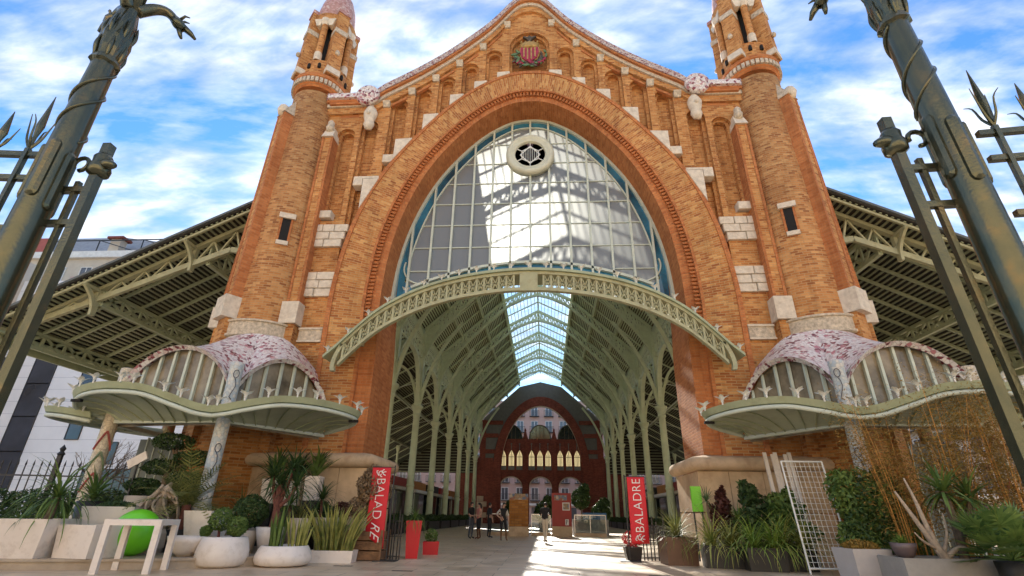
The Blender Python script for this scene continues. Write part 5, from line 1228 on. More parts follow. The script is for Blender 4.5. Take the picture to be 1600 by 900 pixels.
# ------------------------------------------------------------------ plants
LG = leafmat('leaf_mid_green', (.053, .112, .027), (.195, .285, .068)); LD = leafmat('leaf_dark_green', (.020, .051, .017), (.085, .145, .043)); LB_ = leafmat('leaf_bright_green', (.098, .196, .028), (.308, .420, .084))
LY = leafmat('leaf_variegated_yellow', (.10, .15, .03), (.48, .46, .14)); LGOLD = leafmat('bamboo_gold_leaf', (.15, .09, .022), (.46, .29, .07), trans=.35); LO = leafmat('leaf_olive', (.084, .105, .028), (.280, .280, .084)); LDRY = leafmat('dry_brown_leaf', (.130, .085, .046), (.390, .273, .156))
LR = leafmat('leaf_dark_red', (.05, .015, .015), (.14, .05, .04)); SEDUM = leafmat('orange_cushion_leaf', (.20, .11, .02), (.45, .29, .06))
BARK = mat('grey_brown_bark', (.16, .115, .075), .9, var=.4, sc=14, bump=.8, bsc=30); DRIFT = mat('bleached_driftwood', (.42, .33, .24), .85, var=.3, sc=12, bump=.6, bsc=30); CANE = mat('orange_bamboo_cane', (.62, .28, .055), .45, var=.25, sc=6); REDBARK = mat('red_brown_trunk', (.16, .06, .045), .9, var=.4, sc=16, bump=.8)
WPOT = mat('white_plastic_pot', (.78, .71, .64), .35, var=.04, sc=2, dirt=((.54, .46, .38), 5.0, .5)); CPOT = mat('cream_pot', (.58, .50, .40), .5, var=.08); RPOT = mat('glossy_red_pot', (.55, .012, .02), .3, var=.05); BPOT = mat('black_planter', (.022, .021, .020), .5, var=.2); CORT = mat('brown_steel_pot', (.13, .065, .035), .55, var=.2, sc=4); GPOT = mat('grey_concrete_planter', (.30, .29, .27), .75, var=.12, sc=3, bump=.2); LGPOT = mat('light_grey_pot', (.46, .44, .43), .6, var=.08); WOODP = mat('rustic_crate_wood', (.20, .105, .05), .85, var=.4, sc=5, bump=.6, bsc=18); SOIL = mat('potting_soil', (.04, .028, .018), .95, var=.3, sc=20, bump=.6, bsc=40)
LIME = mat('lime_green_plastic', (.16, .62, .02), .3, var=.04)
def rz(a): return V(cos(a), sin(a), 0)
def blade(mb, c, a, el, ln, w_, droop, n=5, fold=.0):
    d = rz(a); t = V(-sin(a), cos(a), 0); p = V(*c); e = el; pts = []; st = ln/n
    for i in range(n+1):
        pts.append((p.copy(), e)); p = p+(d*cos(e)+V(0, 0, sin(e)))*st; e -= droop/n
    prev = None
    for i, (q, e) in enumerate(pts):
        f = i/n; ww = w_*(.65+.7*f-1.35*f*f) if i < n else .001
        cur = (mb.vert(q-t*ww/2), mb.vert(q+t*ww/2))
        if prev: mb.face((prev[0], prev[1], cur[1], cur[0]))
        prev = cur
def rosette(mb, c, n, ln, w_, el=(.3, 1.4), droop=(.6, 1.8), seed=1, nseg=5):
    r = random.Random(seed)
    for i in range(n):
        f = i/n; blade(mb, V(*c)+V(r.uniform(-.02, .02), r.uniform(-.02, .02), 0), i*2.39996+r.uniform(-.2, .2), lerp(el[0], el[1], f)+r.uniform(-.1, .1), ln*r.uniform(.7, 1.1), w_*r.uniform(.8, 1.15), r.uniform(*droop), nseg)
def leafcloud(mb, c, rad, n, size, seed=1, shell=.5, tri=False):
    r = random.Random(seed); c = V(*c)
    for i in range(n):
        while True:
            v = V(r.uniform(-1, 1), r.uniform(-1, 1), r.uniform(-1, 1)); l = v.length
            if .05 < l < 1: break
        v = v/l*(l**shell); v *= 1+.18*mnoise.noise(v*2.3+V(seed, 0, 0)); p = c+V(v.x*rad[0], v.y*rad[1], v.z*rad[2])
        a = V(r.gauss(0, 1), r.gauss(0, 1), r.gauss(0, 1))+v*1.2; a.normalize(); b = a.orthogonal().normalized(); b.rotate(Matrix.Rotation(r.uniform(0, 6.28), 3, a)); s = size*r.uniform(.6, 1.3); q = a.cross(b)
        mb.poly([p-b*s, p+q*s*.42-b*s*.1, p+b*s, p-q*s*.42-b*s*.1])
def sword(mb, c, n, h, w_, rx, ry, seed=1, lean=.12):
    r = random.Random(seed)
    for i in range(n):
        a = r.uniform(0, 6.28); k = sqrt(r.random()); p = V(*c)+V(rx*k*cos(a), ry*k*sin(a), 0); hh = h*r.uniform(.6, 1.08); ta = r.uniform(0, 6.28); t = rz(ta); ld = rz(a+r.uniform(-.6, .6))*lean*k*hh*1.5+V(r.uniform(-1, 1), r.uniform(-1, 1), 0)*.05*hh
        R_ = []
        for f, ww in ((0, .7), (.35, 1.0), (.75, .8), (1, .03)):
            q = p+ld*f*f+V(0, 0, hh*f)+t.cross(V(0, 0, 1))*0; tt = rz(ta+f*1.2); R_.append((mb.vert(q-tt*w_*ww/2), mb.vert(q+tt.cross(V(0, 0, 1))*w_*ww*.18), mb.vert(q+tt*w_*ww/2)))
        for u, v_ in zip(R_, R_[1:]): mb.face((u[0], u[1], v_[1], v_[0])); mb.face((u[1], u[2], v_[2], v_[1]))
def frond(mb, c, a, el, ln, droop, lw, ll, n=16):
    p = V(*c); e = el; d = rz(a); t = V(-sin(a), cos(a), 0); st = ln/n; prev = None
    for i in range(n+1):
        dirv = d*cos(e)+V(0, 0, sin(e)); up_ = t.cross(dirv); f = i/n
        if i > 1:
            l = ll*(.35+1.0*sin(pi*min(1, f*.92+.06)))
            for sd in (-1, 1):
                tip = p+t*sd*l*.85+dirv*l*.5+up_*(-.12*l) ; b0, b1 = p-dirv*lw*.5, p+dirv*lw*.5; mid0 = b0.lerp(tip, .5)-dirv*lw*.4-up_*-.06*l; mid1 = b1.lerp(tip, .5)+dirv*lw*.4-up_*-.06*l
                mb.poly([b0, mid0, tip, mid1, b1])
        cur = (mb.vert(p-t*.008), mb.vert(p+t*.008), mb.vert(p-up_*.012))
        if prev:
            for k in range(3): mb.face((prev[k], prev[(k+1) % 3], cur[(k+1) % 3], cur[k]))
        prev = cur; p = p+dirv*st; e -= droop/n
def fan(mb, c, a, el, stalk, r_, n=18, seed=0):
    d = rz(a)*cos(el)+V(0, 0, sin(el)); t = V(-sin(a), cos(a), 0); u = t.cross(d); h = V(*c)+d*stalk; mb.tube([V(*c), V(*c)+d*stalk*.5+V(0, 0, .02), h], [.012, .010, .008], 5)
    rr = random.Random(seed)
    for i in range(n):
        b = lerp(-1.9, 1.9, i/(n-1)); dr = d*cos(b)+t*sin(b); l = r_*(.75+.25*cos(b))*rr.uniform(.9, 1.08); w_ = r_*.055; s_ = dr.cross(u).normalized()
        m1 = h+dr*l*.55+u*.05*l; tip = h+dr*l-V(0, 0, .22*l*l/r_)-u*.05
        mb.poly([h, m1+s_*w_, tip, m1-s_*w_])
def potmb(kind, w, h, d=None, lip=.03, bot=.75):
    mb = MB(); d = d or w
    if kind == 'sq':
        prof = [(bot, 0), (1, h), (1-2*lip/w, h), (1-2.6*lip/w, h-.10)]
        R_ = [[(sx*w/2*k, sy*d/2*k, z) for sx, sy in ((-1, -1), (1, -1), (1, 1), (-1, 1))] for k, z in prof]
        mb.loft(R_, closed=True, cap=True)
    elif kind == 'rd': mb.lathe([(w/2*bot, 0), (w/2*(bot*.4+.6), h*.55), (w/2, h), (w/2-lip, h), (w/2-lip*1.2, h-.08), (0, h-.08)], 28)
    elif kind == 'belly': mb.lathe([(w/2*.72, 0), (w/2*.93, h*.10), (w/2, h*.32), (w/2*.98, h*.55), (w/2*.90, h*.82), (w/2*.84, h*.96), (w/2*.80, h), (w/2*.74, h*.985), (w/2*.74, h*.85), (0, h*.85)], 40)
    elif kind == 'bowl': mb.lathe([(w/2*.35, 0), (w/2*.7, h*.28), (w/2*.92, h*.7), (w/2, h), (w/2-lip, h), (w/2*.85, h*.8), (0, h*.8)], 32)
    return mb
def plant(name, label, cat, loc, pot=None, rz_=0, parts=(), group=None):
    T = tag(empty(name, loc, rz_), label, cat, group)
    if pot:
        kind, w, h, m_ = pot[:4]; d = pot[4] if len(pot) > 4 else None; bot = pot[5] if len(pot) > 5 else .75
        o = potmb(kind, w, h, d, bot=bot).build('pot', m_, T, smooth=kind != 'sq')
        s_ = MB(); dd = d or w
        if kind == 'sq': s_.poly([(-w*.46, -dd*.46, h-.06), (w*.46, -dd*.46, h-.06), (w*.46, dd*.46, h-.06), (-w*.46, dd*.46, h-.06)])
        else: s_.lathe([(0, h-.05), (w/2*.74, h-.05)], 20)
        s_.build('soil', SOIL, T)
    for nm, mb, m_ in parts: mb.build(nm, m_, T)
    return T
def mk(f, *a, **k): mb = MB(); f(mb, *a, **k); return mb
def tb(pts, r, n=8): mb = MB(); mb.tube(spline(pts, 4), r if not isinstance(r, tuple) else [lerp(r[0], r[1], i/(4*(len(pts)-1))) for i in range(4*(len(pts)-1)+1)], n); return mb
PZ = PLAT
# ---- left terrace
mb = MB(); rosette(mb, (0, 0, .62), 30, .75, .05, (.2, 1.3), (.9, 2.2), 3)
plant('potted_plant', 'white pot at the end of the terrace with arching strap leaves', 'potted plant', (-11.75, -5.35, PZ), ('rd', .75, .55, WPOT), parts=(('foliage', mb, LG),))
mb = MB(); rosette(mb, (.12, .05, 1.12), 95, 1.25, .055, (-.5, 1.4), (.8, 2.2), 4, 6)
plant('potted_plant', 'white tapered pot holding a big fountain of drooping grassy leaves', 'potted plant', (-10.15, -6.5, PZ), ('sq', .98, .72, WPOT, None, .72), .12, (('foliage', mb, LG), ('trunk', tb([(.05, .03, .6), (.09, .05, .8), (.12, .05, 1.15)], (.09, .06)), BARK)))
plant('white_planter', 'empty white box planter with slanted sides beside the green ball', 'planter', (-9.12, -6.25, PZ), ('sq', 1.0, .62, WPOT, .8, .9), -.18)
mb = MB(); leafcloud(mb, (0, 0, .78), (.36, .36, .10), 900, .035, 5)
plant('potted_plant', 'tall white tapered pot topped with a low dark green cushion', 'potted plant', (-9.72, -5.1, PZ), ('sq', 1.05, .98, WPOT, .95, .8), .35, (('cushion', MB(), LD),) and (('cushion', (lambda m: (m, leafcloud(m, (0, 0, 1.0), (.40, .36, .10), 900, .035, 5))[0])(MB()), LD),))
b_ = MB(); n = 24
b_.lathe([(.47*sin(a), .47-.47*cos(a)) for a in frange(0.0001, pi-.0001, 24)], 36)
tag(b_.build('green_ball', LIME, None, smooth=True), 'glossy lime green ball resting on the terrace behind the white table', 'ball').location = (-8.62, -5.7, PZ-.005)
# driftwood tangle
dw = tag(empty('driftwood_stump', (-8.95, -4.7, PZ)), 'tangled pale root stump standing among the pots behind the green ball', 'driftwood'); r = random.Random(9)
mb = MB(); mb.lathe([(.30, 0), (.36, .1), (.36, .42), (.30, .5)], 16); mb.build('pot', CPOT, dw)
for k in range(26):
    a = r.uniform(0, 6.28); mb = MB(); p0 = V(.08*cos(a), .08*sin(a), 1.35+r.uniform(-.1, .15)); p1 = V(.35*cos(a), .35*sin(a), 1.05+r.uniform(-.1, .15)); p2 = V(.45*cos(a+.4), .45*sin(a+.4), .7+r.uniform(-.15, .1)); p3 = V(.28*cos(a+.2), .28*sin(a+.2), .42)
    P_ = spline([p0, p1, p2, p3], 5); mb.tube(P_, [lerp(.038, .014, i/(len(P_)-1)) for i in range(len(P_))], 6); mb.build('root', DRIFT, dw, smooth=True)
mb = MB(); mb.tube([(0, 0, .4), (0, .02, .9), (.03, 0, 1.4), (.1, .05, 1.55)], [.16, .13, .10, .03], 9); mb.build('trunk', DRIFT, dw, smooth=True)
# fan-shaped palm
mb = MB()
for k in range(24): frond(mb, (0, 0, 1.0), k*2.4, lerp(.15, 1.45, k/24), 1.25+.15*(k % 3), lerp(1.5, .5, k/24), .03, .30, 16)
plant('potted_palm', 'feathery young palm with yellow green upright fronds and red brown trunk', 'palm', (-8.45, -4.45, PZ), ('rd', .62, .5, BPOT), 0, (('fronds', mb, LO), ('trunk', tb([(0, 0, .4), (.02, 0, .7), (0, 0, 1.05)], (.12, .10)), REDBARK)))
plant('white_bowl', 'shallow white bowl planter standing behind the white table', 'planter', (-7.52, -5.45, PZ), ('bowl', .85, .40, WPOT))
plant('white_planter', 'tall white wedge planter leaning shape between table and round pot', 'planter', (-7.62, -4.75, PZ), ('sq', .85, .92, WPOT, .7, .62), -.25)
# white table
tbm = tag(empty('white_table', (-7.74, -6.68, 0), .27), 'low white parsons table on four square legs in front of the terrace', 'table')
for x in (-.45, .45):
    for y in (-.42, .42): mb = MB(); mb.box(x-.055, x+.055, y-.055, y+.055, 0, .84); mb.build('leg', WPOT, tbm)
mb = MB(); mb.box(-.506, .506, -.476, .476, .838, .945); mb.build('top', WPOT, tbm)
# round pot with three clipped balls
parts = []
for k, (c, r_) in enumerate((((-.20, .0, .95), .25), ((.25, -.05, .80), .21), ((-.44, -.1, .70), .12))): m = MB(); leafcloud(m, c, (r_, r_, r_), int(2600*r_/.3), .028, 20+k, .28); parts.append(('leaf_ball', m, LG))
for k, c in enumerate(((-.20, 0, .8), (.25, -.05, .7), (-.44, -.1, .66))): parts.append(('stem', tb([(c[0]*.8, c[1], .45), (c[0], c[1], c[2])], .03), REDBARK))
plant('potted_topiary', 'round bellied white pot holding clipped leafy balls on short stems', 'potted plant', (-6.72, -5.35, 0), ('belly', 1.10, .60, WPOT), 0, parts)
m1, m2 = MB(), MB(); sword(m1, (-.22, 0, .28), 26, .92, .06, .16, .14, 31, .08); sword(m2, (.28, 0, .28), 26, .88, .055, .2, .14, 32, .14)
plant('potted_sansevieria', 'low wide white bowl with two upright clumps of sword leaves', 'potted plant', (-5.55, -4.85, 0), ('belly', 1.24, .42, WPOT), 0, (('sword_leaves', m1, LG), ('sword_leaves', m2, LY)))
m = MB(); sword(m, (-.02, 0, .18), 95, 1.12, .062, .48, .18, 33, .42)
plant('potted_sansevieria', 'rectangular white trough crowded with yellow edged sword leaves', 'potted plant', (-4.82, -3.72, 0), ('sq', 1.10, .27, WPOT, .55, .96), .1, (('sword_leaves', m, LY),))
# behind: ball shrub, cordyline, pots
m = MB(); leafcloud(m, (0, 0, .92), (.42, .40, .38), 3800, .035, 41, .3)
plant('potted_shrub', 'dense dark green globe shrub in a cream pot behind the round white pot', 'potted plant', (-6.85, -4.3, PZ), ('rd', .55, .5, CPOT), 0, (('foliage', m, LD), ('stem', tb([(0, 0, .4), (0, 0, .8)], .04), BARK)))
m = MB()
for k, (cx_, cy_, cz_) in enumerate(((0, 0, 1.55), (.22, .1, 1.95), (-.25, .05, 1.75), (.45, -.05, 1.5))): rosette(m, (cx_, cy_, cz_), 48, .95, .055, (-.5, 1.4), (.4, 1.5), 44+k, 6)
plant('potted_cordyline', 'spiky dark green cordyline with several heads above a white tapered pot', 'potted plant', (-6.2, -4.35, PZ), ('rd', .72, .58, WPOT, None, .55), 0, (('foliage', m, LD), ('trunk', tb([(0, 0, .45), (.03, 0, .9), (0, 0, 1.55)], (.10, .07)), REDBARK), ('branch', tb([(.02, 0, 1.0), (.15, .06, 1.5), (.22, .1, 1.95)], (.06, .04)), REDBARK), ('branch', tb([(.02, 0, 1.0), (.3, 0, 1.25), (.45, -.05, 1.5)], (.05, .04)), REDBARK), ('branch', tb([(.02, 0, .95), (-.15, .03, 1.4), (-.25, .05, 1.75)], (.05, .04)), REDBARK)))
for i, (x, y, w_, h_, lab, mm) in enumerate(((-6.0, -3.35, .62, .78, 'cream pot under the cordyline fronds holding a tuft of thin grass', CPOT), (-5.35, -3.05, .66, .8, 'cream pot behind the yellow sword leaves holding a dark grassy tuft', CPOT), (-7.3, -3.6, .55, .7, 'cream pot beside the mosaic column holding reddish grass', CPOT))):
    m = MB(); rosette(m, (0, 0, h_-.05), 50, .62, .03, (.3, 1.5), (.3, 1.4), 60+i); plant('potted_plant', lab, 'potted plant', (x, y, PZ), ('rd', w_, h_, mm), 0, (('foliage', m, (LO, LD, LR)[i]),))
# tall white pots against the plinth
for i, (x, y, hz, lab) in enumerate(((-8.0, -1.3, 1.85, 'tall white pillar pot with long upright leaves beside the brick tower foot'), (-6.72, -1.2, 1.95, 'tall white pillar pot with long upright leaves against the stone plinth'), (-7.35, -1.15, 1.80, 'tall white pillar pot with dark broad leaves between two paler ones'))):
    m = MB(); rosette(m, (0, 0, .65), 26, 1.05, .12, (.7, 1.5), (.2, .9), 70+i); rosette(m, (.05, .05, 1.05), 16, .8, .10, (.5, 1.4), (.4, 1.2), 80+i)
    hb = MB(); hb.box(-.2, .2, -.2, .2, -hz+.7, .0); plant('potted_plant', lab, 'potted plant', (x, y, PZ+hz-.7), ('sq', .46, .7, WPOT, None, .85), .1*i, (('foliage', m, LG if i < 2 else LD), ('stand', hb, BPOT), ('stem', tb([(0, 0, .6), (.05, .05, 1.1)], .03), BARK)))
for i, (x, y, z, r_) in enumerate(((-5.55, -1.6, 1.15, .28), (-5.9, -2.3, .9, .25))):
    m = MB(); leafcloud(m, (0, 0, .95), (r_, r_, r_), 1200, .04, 90+i, .4); plant('potted_shrub', ('dark red leaved shrub in a black pot in front of the stone plinth', 'small dark green shrub in a black pot beside the yellow sword leaves')[i], 'potted plant', (x, y, PZ), ('rd', .5, .6, BPOT), 0, (('foliage', m, (LR, LD)[i]), ('stem', tb([(0, 0, .5), (0, 0, .9)], .025), BARK)))
for i, (x, y, zt, n_, ln, w_, lab, mm) in enumerate(((-7.05, -2.6, 1.5, 60, 1.0, .06, 'arching dark palm lily behind the globe shrub', LD), (-6.55, -2.9, 1.1, 70, .9, .045, 'fine leaved green tuft between globe shrub and cordyline', LG), (-5.75, -2.7, 1.25, 60, .85, .05, 'dark spiky tuft between cordyline and yellow sword leaves', LD), (-7.75, -3.2, .9, 60, .85, .04, 'olive tuft at the foot of the pale mosaic column', LO), (-8.9, -3.6, 1.0, 60, 1.0, .05, 'arching green tuft behind the feathery palm', LG))):
    m = MB(); rosette(m, (0, 0, zt), n_, ln, w_, (-.3, 1.45), (.4, 1.7), 500+i, 6); plant('potted_plant', lab, 'potted plant', (x, y, PZ), ('rd', .5, .55, CPOT if i % 2 else BPOT), 0, (('foliage', m, mm), ('stem', tb([(0, 0, .45), (.03, 0, .8), (0, 0, zt)], .04), REDBARK)))
# cloud-pruned dark tree
T = tag(empty('pruned_tree', (-10.25, -3.0, PZ)), 'dark cloud pruned tree with flat leafy pads beside the shutter of the porch', 'tree')
potmb('rd', .9, .7, None).build('pot', CPOT, T, smooth=True)
tb([(0, 0, .5), (.15, .05, 1.1), (-.05, 0, 1.7), (.1, 0, 2.3), (0, 0, 2.75)], (.11, .03)).build('trunk', BARK, T)
for k, (x, y, z, a, b) in enumerate(((-.65, 0, 1.55, .5, .2), (.55, .1, 1.7, .55, .22), (-.25, .1, 2.05, .6, .22), (.75, 0, 2.3, .62, .2), (-.1, 0, 2.75, .6, .24), (-.95, .1, 1.15, .4, .2), (.2, -.2, 1.35, .45, .2))):
    m = MB(); leafcloud(m, (x, y, z), (a, a*.8, b), 1500, .045, 100+k, .35); m.build('leaf_pad', LD, T); tb([(0.02, 0, z-.35), (x*.5, y*.5, z-.2), (x, y, z-.05)], (.04, .02)).build('branch', BARK, T)
# agave rosette in a black pot, low cream pots, shelf
m = MB(); rosette(m, (0, 0, 1.15), 46, .95, .09, (.1, 1.4), (.4, 1.3), 120)
plant('potted_agave', 'tall black pot with arching pointed leaves near the chevron column', 'potted plant', (-10.75, -4.7, PZ), ('rd', .62, 1.1, BPOT), 0, (('foliage', m, LG),))
for i, (x, y) in enumerate(((-10.1, -4.0), (-9.35, -3.85))): plant('cream_pot', ('cream round pot between black pot and pruned tree, nearer the chevron column', 'cream round pot behind the root stump')[i], 'pot', (x, y, PZ+.0), ('rd', .66, 1.25, CPOT, None, .7))
# hedge and street fence at the far left
hd_ = tag(empty('clipped_hedge', (-13.4, -2.2, PZ)), 'dark clipped hedge at the end of the terrace beneath the side canopy', 'hedge'); m = MB()
for k in range(7): leafcloud(m, (-2.6+.9*k, .1*(k % 2), .75), (.75, .5, .72), 2000, .06, 130+k, .4)
m.build('foliage', LD, hd_); mb = MB(); mb.box(-3.2, 3.2, -.3, .3, 0, .5); mb.build('trough', BPOT, hd_)
SF = tag(empty('street_fence', (-17.4, .8, 0), .25), 'black iron railing with spear tips in front of the white building', 'fence')
for z in (.4, 2.2): mb = MB(); mb.bar((-6, 0, z), (6, 0, z), .05, .05); mb.build('rail', RAIL, SF)
for k in range(49):
    x = -6+.25*k
    if k == 0: mb = MB(); mb.bar((0, 0, 0), (0, 0, 2.5), .03, .03); mb.tube([(0, 0, 2.5), (0, 0, 2.58), (0, 0, 2.75)], [.012, .035, .003], 6); bar0 = mb.build('bar', RAIL, SF); bar0.location = (x, 0, 0)
    else: share(bar0, SF, (x, 0, 0))
for x in (-3.6, .0, 3.6): mb = MB(); mb.bar((x, 0, 0), (x, 0, 2.9), .14, .14); mb.lathe([(.09, 2.9), (.13, 2.96), (.06, 3.05), (.1, 3.15), (0, 3.3)], 10, (x, 0, 0)); mb.build('fence_post', RAIL, SF)
def baretree(name, loc, h, label, seed, leafm=None):
    T = tag(empty(name, loc), label, 'tree'); r = random.Random(seed); mb = MB(); lf = MB()
    def br(p, d, l, rad, dep):
        q = p+d*l; mid = p.lerp(q, .5)+V(r.uniform(-1, 1), r.uniform(-1, 1), 0)*l*.06; mb.tube([p, mid, q], [rad, rad*.85, rad*.7], 6 if dep < 3 else 4, cap=False)
        if dep < 5:
            for k in range(r.choice((2, 3, 3)) if dep else 4):
                nd = (d+V(r.uniform(-1, 1), r.uniform(-1, 1), r.uniform(-.35, .7))*.75).normalized(); br(q if k else mid.lerp(q, .5), nd, l*r.uniform(.62, .85), rad*.6, dep+1)
        elif leafm:
            for k in range(3): leafcloud(lf, q+V(r.uniform(-.1, .1), r.uniform(-.1, .1), r.uniform(-.1, .1)), (.2, .2, .2), 3, .07, r.randint(0, 9999))
    br(V(0, 0, 0), V(0, 0, 1), h*.3, h*.018+.02, 0); mb.build('branches', BARK, T)
    if leafm: lf.build('leaves', leafm, T)
baretree('bare_tree', (-18.6, 3.5, 0), 4.4, 'leafless twiggy street tree behind the black railing', 11)
baretree('bare_tree', (-14.8, 2.2, 0), 3.4, 'small leafless tree between railing and chevron column', 12)
# floodlight sign near the tree
SG = tag(empty('leaning_panel', (-11.0, -3.3, PZ)), 'small white framed panel tilted among the dark tree leaves', 'sign')
mb = MB(); mb.bar((0, 0, 0), (0, 0, 2.1), .04, .04); mb.build('pole', RAIL, SG); mb = MB(); mb.prism([(-.28, -.12), (.28, -.12), (.28, .12), (-.28, .12)], (0, -.02, 2.2), (.85, 0, .5), (-.5, 0, .85), (0, -.05, 0)); mb.build('panel', WPOT, SG)
# ---- near the opening, left
cr_ = tag(empty('wooden_crate', (-4.28, -2.75, 0), .05), 'rustic wooden crate planter with dry brown feathery bush behind the red flag', 'planter')
for z in (.02, .25, .48):
    for y in (-.4, .4): mb = MB(); mb.box(-.46, .46, y-.025, y+.025, z, z+.2); mb.build('board', WOODP, cr_)
    for x in (-.43, .43): mb = MB(); mb.box(x-.025, x+.025, -.375, .375, z, z+.2); mb.build('board', WOODP, cr_)
for x in (-.46, .46):
    for y in (-.43, .43): mb = MB(); mb.box(x-.03, x+.03, y-.03, y+.03, 0, .72); mb.build('corner_post', WOODP, cr_)
mb = MB(); mb.poly([(-.42, -.38, .6), (.42, -.38, .6), (.42, .38, .6), (-.42, .38, .6)]); mb.build('soil', SOIL, cr_)
tb([(0, 0, .55), (.08, 0, .9), (-.08, .05, 1.25), (.02, 0, 1.6)], (.12, .05)).build('trunk', BARK, cr_)
m = MB(); leafcloud(m, (0, 0, 1.75), (.48, .45, .62), 3200, .05, 150, .5); leafcloud(m, (-.3, -.1, 1.25), (.35, .3, .3), 900, .05, 151, .5); m.build('dry_foliage', LDRY, cr_)
m = MB(); rosette(m, (0, 0, .95), 60, .55, .03, (.1, 1.5), (.6, 2.0), 155); rosette(m, (0, 0, .95), 34, .75, .03, (-.1, .8), (1.0, 2.4), 156)
plant('red_pot_fern', 'tall glossy red pot with a bushy green fern at the hall entrance', 'potted plant', (-3.24, -2.0, 0), ('sq', .44, .95, RPOT, None, .72), .2, (('foliage', m, LG),))
m = MB(); leafcloud(m, (0, 0, .52), (.2, .2, .2), 500, .04, 157)
plant('red_pot_plant', 'short red pot with a small leafy plant behind the tall red pot', 'potted plant', (-3.05, -.4, 0), ('sq', .5, .36, RPOT, None, .9), .2, (('foliage', m, LG),))
# ---- right side
m = MB(); rosette(m, (0, 0, .62), 170, 1.0, .042, (-.1, 1.4), (.4, 1.9), 160, 6)
plant('potted_grass', 'brown steel cube planter with bushy olive grass beside the red flag', 'potted plant', (4.02, -2.25, 0), ('sq', .82, .66, CORT, None, .97), .05, (('foliage', m, LO),))
for i, (x, y, w_, lab) in enumerate(((4.95, -2.95, .95, 'black trough with pale striped grass spilling over, next to the brown cube'), (5.75, -3.55, .9, 'black trough with striped grass in the middle of the row'), (6.55, -3.3, .9, 'black trough with striped grass behind the white wire panel'))):
    m = MB(); rosette(m, (-.2, 0, .42), 110, 1.3, .042, (.3, 1.5), (.8, 2.7), 170+i, 7); rosette(m, (.25, -.05, .42), 110, 1.25, .042, (.3, 1.5), (.8, 2.7), 180+i, 7)
    plant('potted_grass', lab, 'potted plant', (x, y, 0), ('sq', w_, .5, BPOT, .6, .95), -.08, (('foliage', m, (LY, LB_, LY)[i]),), 'black grass troughs')
for i, (x, y, h_, n_, mm, lab) in enumerate(((5.05, -1.85, 1.55, 34, LD, 'dark spiky dracaena on a bare stem beside the lime green panel'), (5.75, -2.2, 1.1, 60, LG, 'tall green grassy plant in front of the stone plinth'))):
    m = MB(); rosette(m, (0, 0, h_), n_, .55, .035, (-.3, 1.4), (.3, 1.2), 190+i); plant('potted_plant', lab, 'potted plant', (x, y, 0), ('rd', .5, .5, BPOT), 0, (('foliage', m, mm), ('stem', tb([(0, 0, .4), (.02, 0, h_)], .03), BARK)))
for i, (x, y, h_, rr_, lab) in enumerate(((5.55, -1.5, 1.55, .34, 'thin reddish shrub rising against the stone plinth'), (6.35, -1.9, 1.75, .55, 'pointed dark shrub in front of the white slats'), (6.95, -2.4, 1.5, .55, 'leafy green shrub behind the top of the wire panel'))):
    m = MB()
    for k in range(9): leafcloud(m, (random.uniform(-.4, .4)*rr_, random.uniform(-.4, .4)*rr_, .8+k*(h_-.5)/9), (rr_*(1.1-.1*k), rr_*(1.1-.1*k), .26), 170, .085, 200+i*10+k, .7)
    plant('potted_shrub', lab, 'potted plant', (x, y, 0), ('rd', .55, .55, BPOT), 0, (('foliage', m, (LR, LD, LG)[i]), ('stem', tb([(0, 0, .4), (.03, 0, 1.0), (0, 0, h_)], .025), BARK)))
# lime panel
lp = tag(empty('lime_panel', (5.02, -1.0, 0)), 'upright lime green panel standing by the plinth', 'panel'); mb = MB(); mb.box(-.15, .15, -.03, .03, 1.3, 2.0); mb.build('board', LIME, lp)
for x in (-.12, .12): mb = MB(); mb.box(x-.02, x+.02, -.02, .02, 0, 1.31); mb.build('leg', RAIL, lp)
# white slats leaning at the plinth
for i, x in enumerate((6.98, 7.2, 7.28, 7.56, 7.68)):
    sl2 = MB(); sl2.bar((x-.05, -2.15, 0), (x-.0, -1.65-.0, 2.92-.05*(i % 2)), .10, .045, (0, 1, 0)); tag(sl2.build('white_plank', WPOT), ('slim white plank standing apart from the others at the dark shrub side', 'white plank leaning second from the dark shrub', 'white plank touching the middle of the propped row', 'white plank just inside the mosaic column end of the row', 'white plank nearest the mosaic column behind the wire panel')[i], 'plank', 'white planks propped behind the wire panel')
# wire panel
WP = tag(empty('wire_panel', (6.93, -4.3, 0)), 'white wire mesh panel in a tube frame leaning back over the grass troughs', 'mesh panel')
o0, ux_, uy_ = V(-.53, -.05, .01), V(1, .04, 0), V(.04, .24, .965); W_, H_ = 1.02, 2.55
for a, b in (((0, 0), (0, H_)), ((W_, 0), (W_, H_)), ((0, H_), (W_, H_)), ((0, .12), (W_, .12))): mb = MB(); mb.tube([o0+ux_*a[0]+uy_*a[1], o0+ux_*b[0]+uy_*b[1]], .022, 8); mb.build('frame_tube', WHITE_IRON, WP)
for k in range(1, 9): mb = MB(); x = W_*k/9; mb.tube([o0+ux_*x+uy_*.12, o0+ux_*x+uy_*H_], .0058, 5); mb.build('wire', WHITE_IRON, WP)
for k in range(1, 19): mb = MB(); y = .12+(H_-.12)*k/19; mb.tube([o0+uy_*y, o0+ux_*W_+uy_*y], .0058, 5); mb.build('wire', WHITE_IRON, WP)
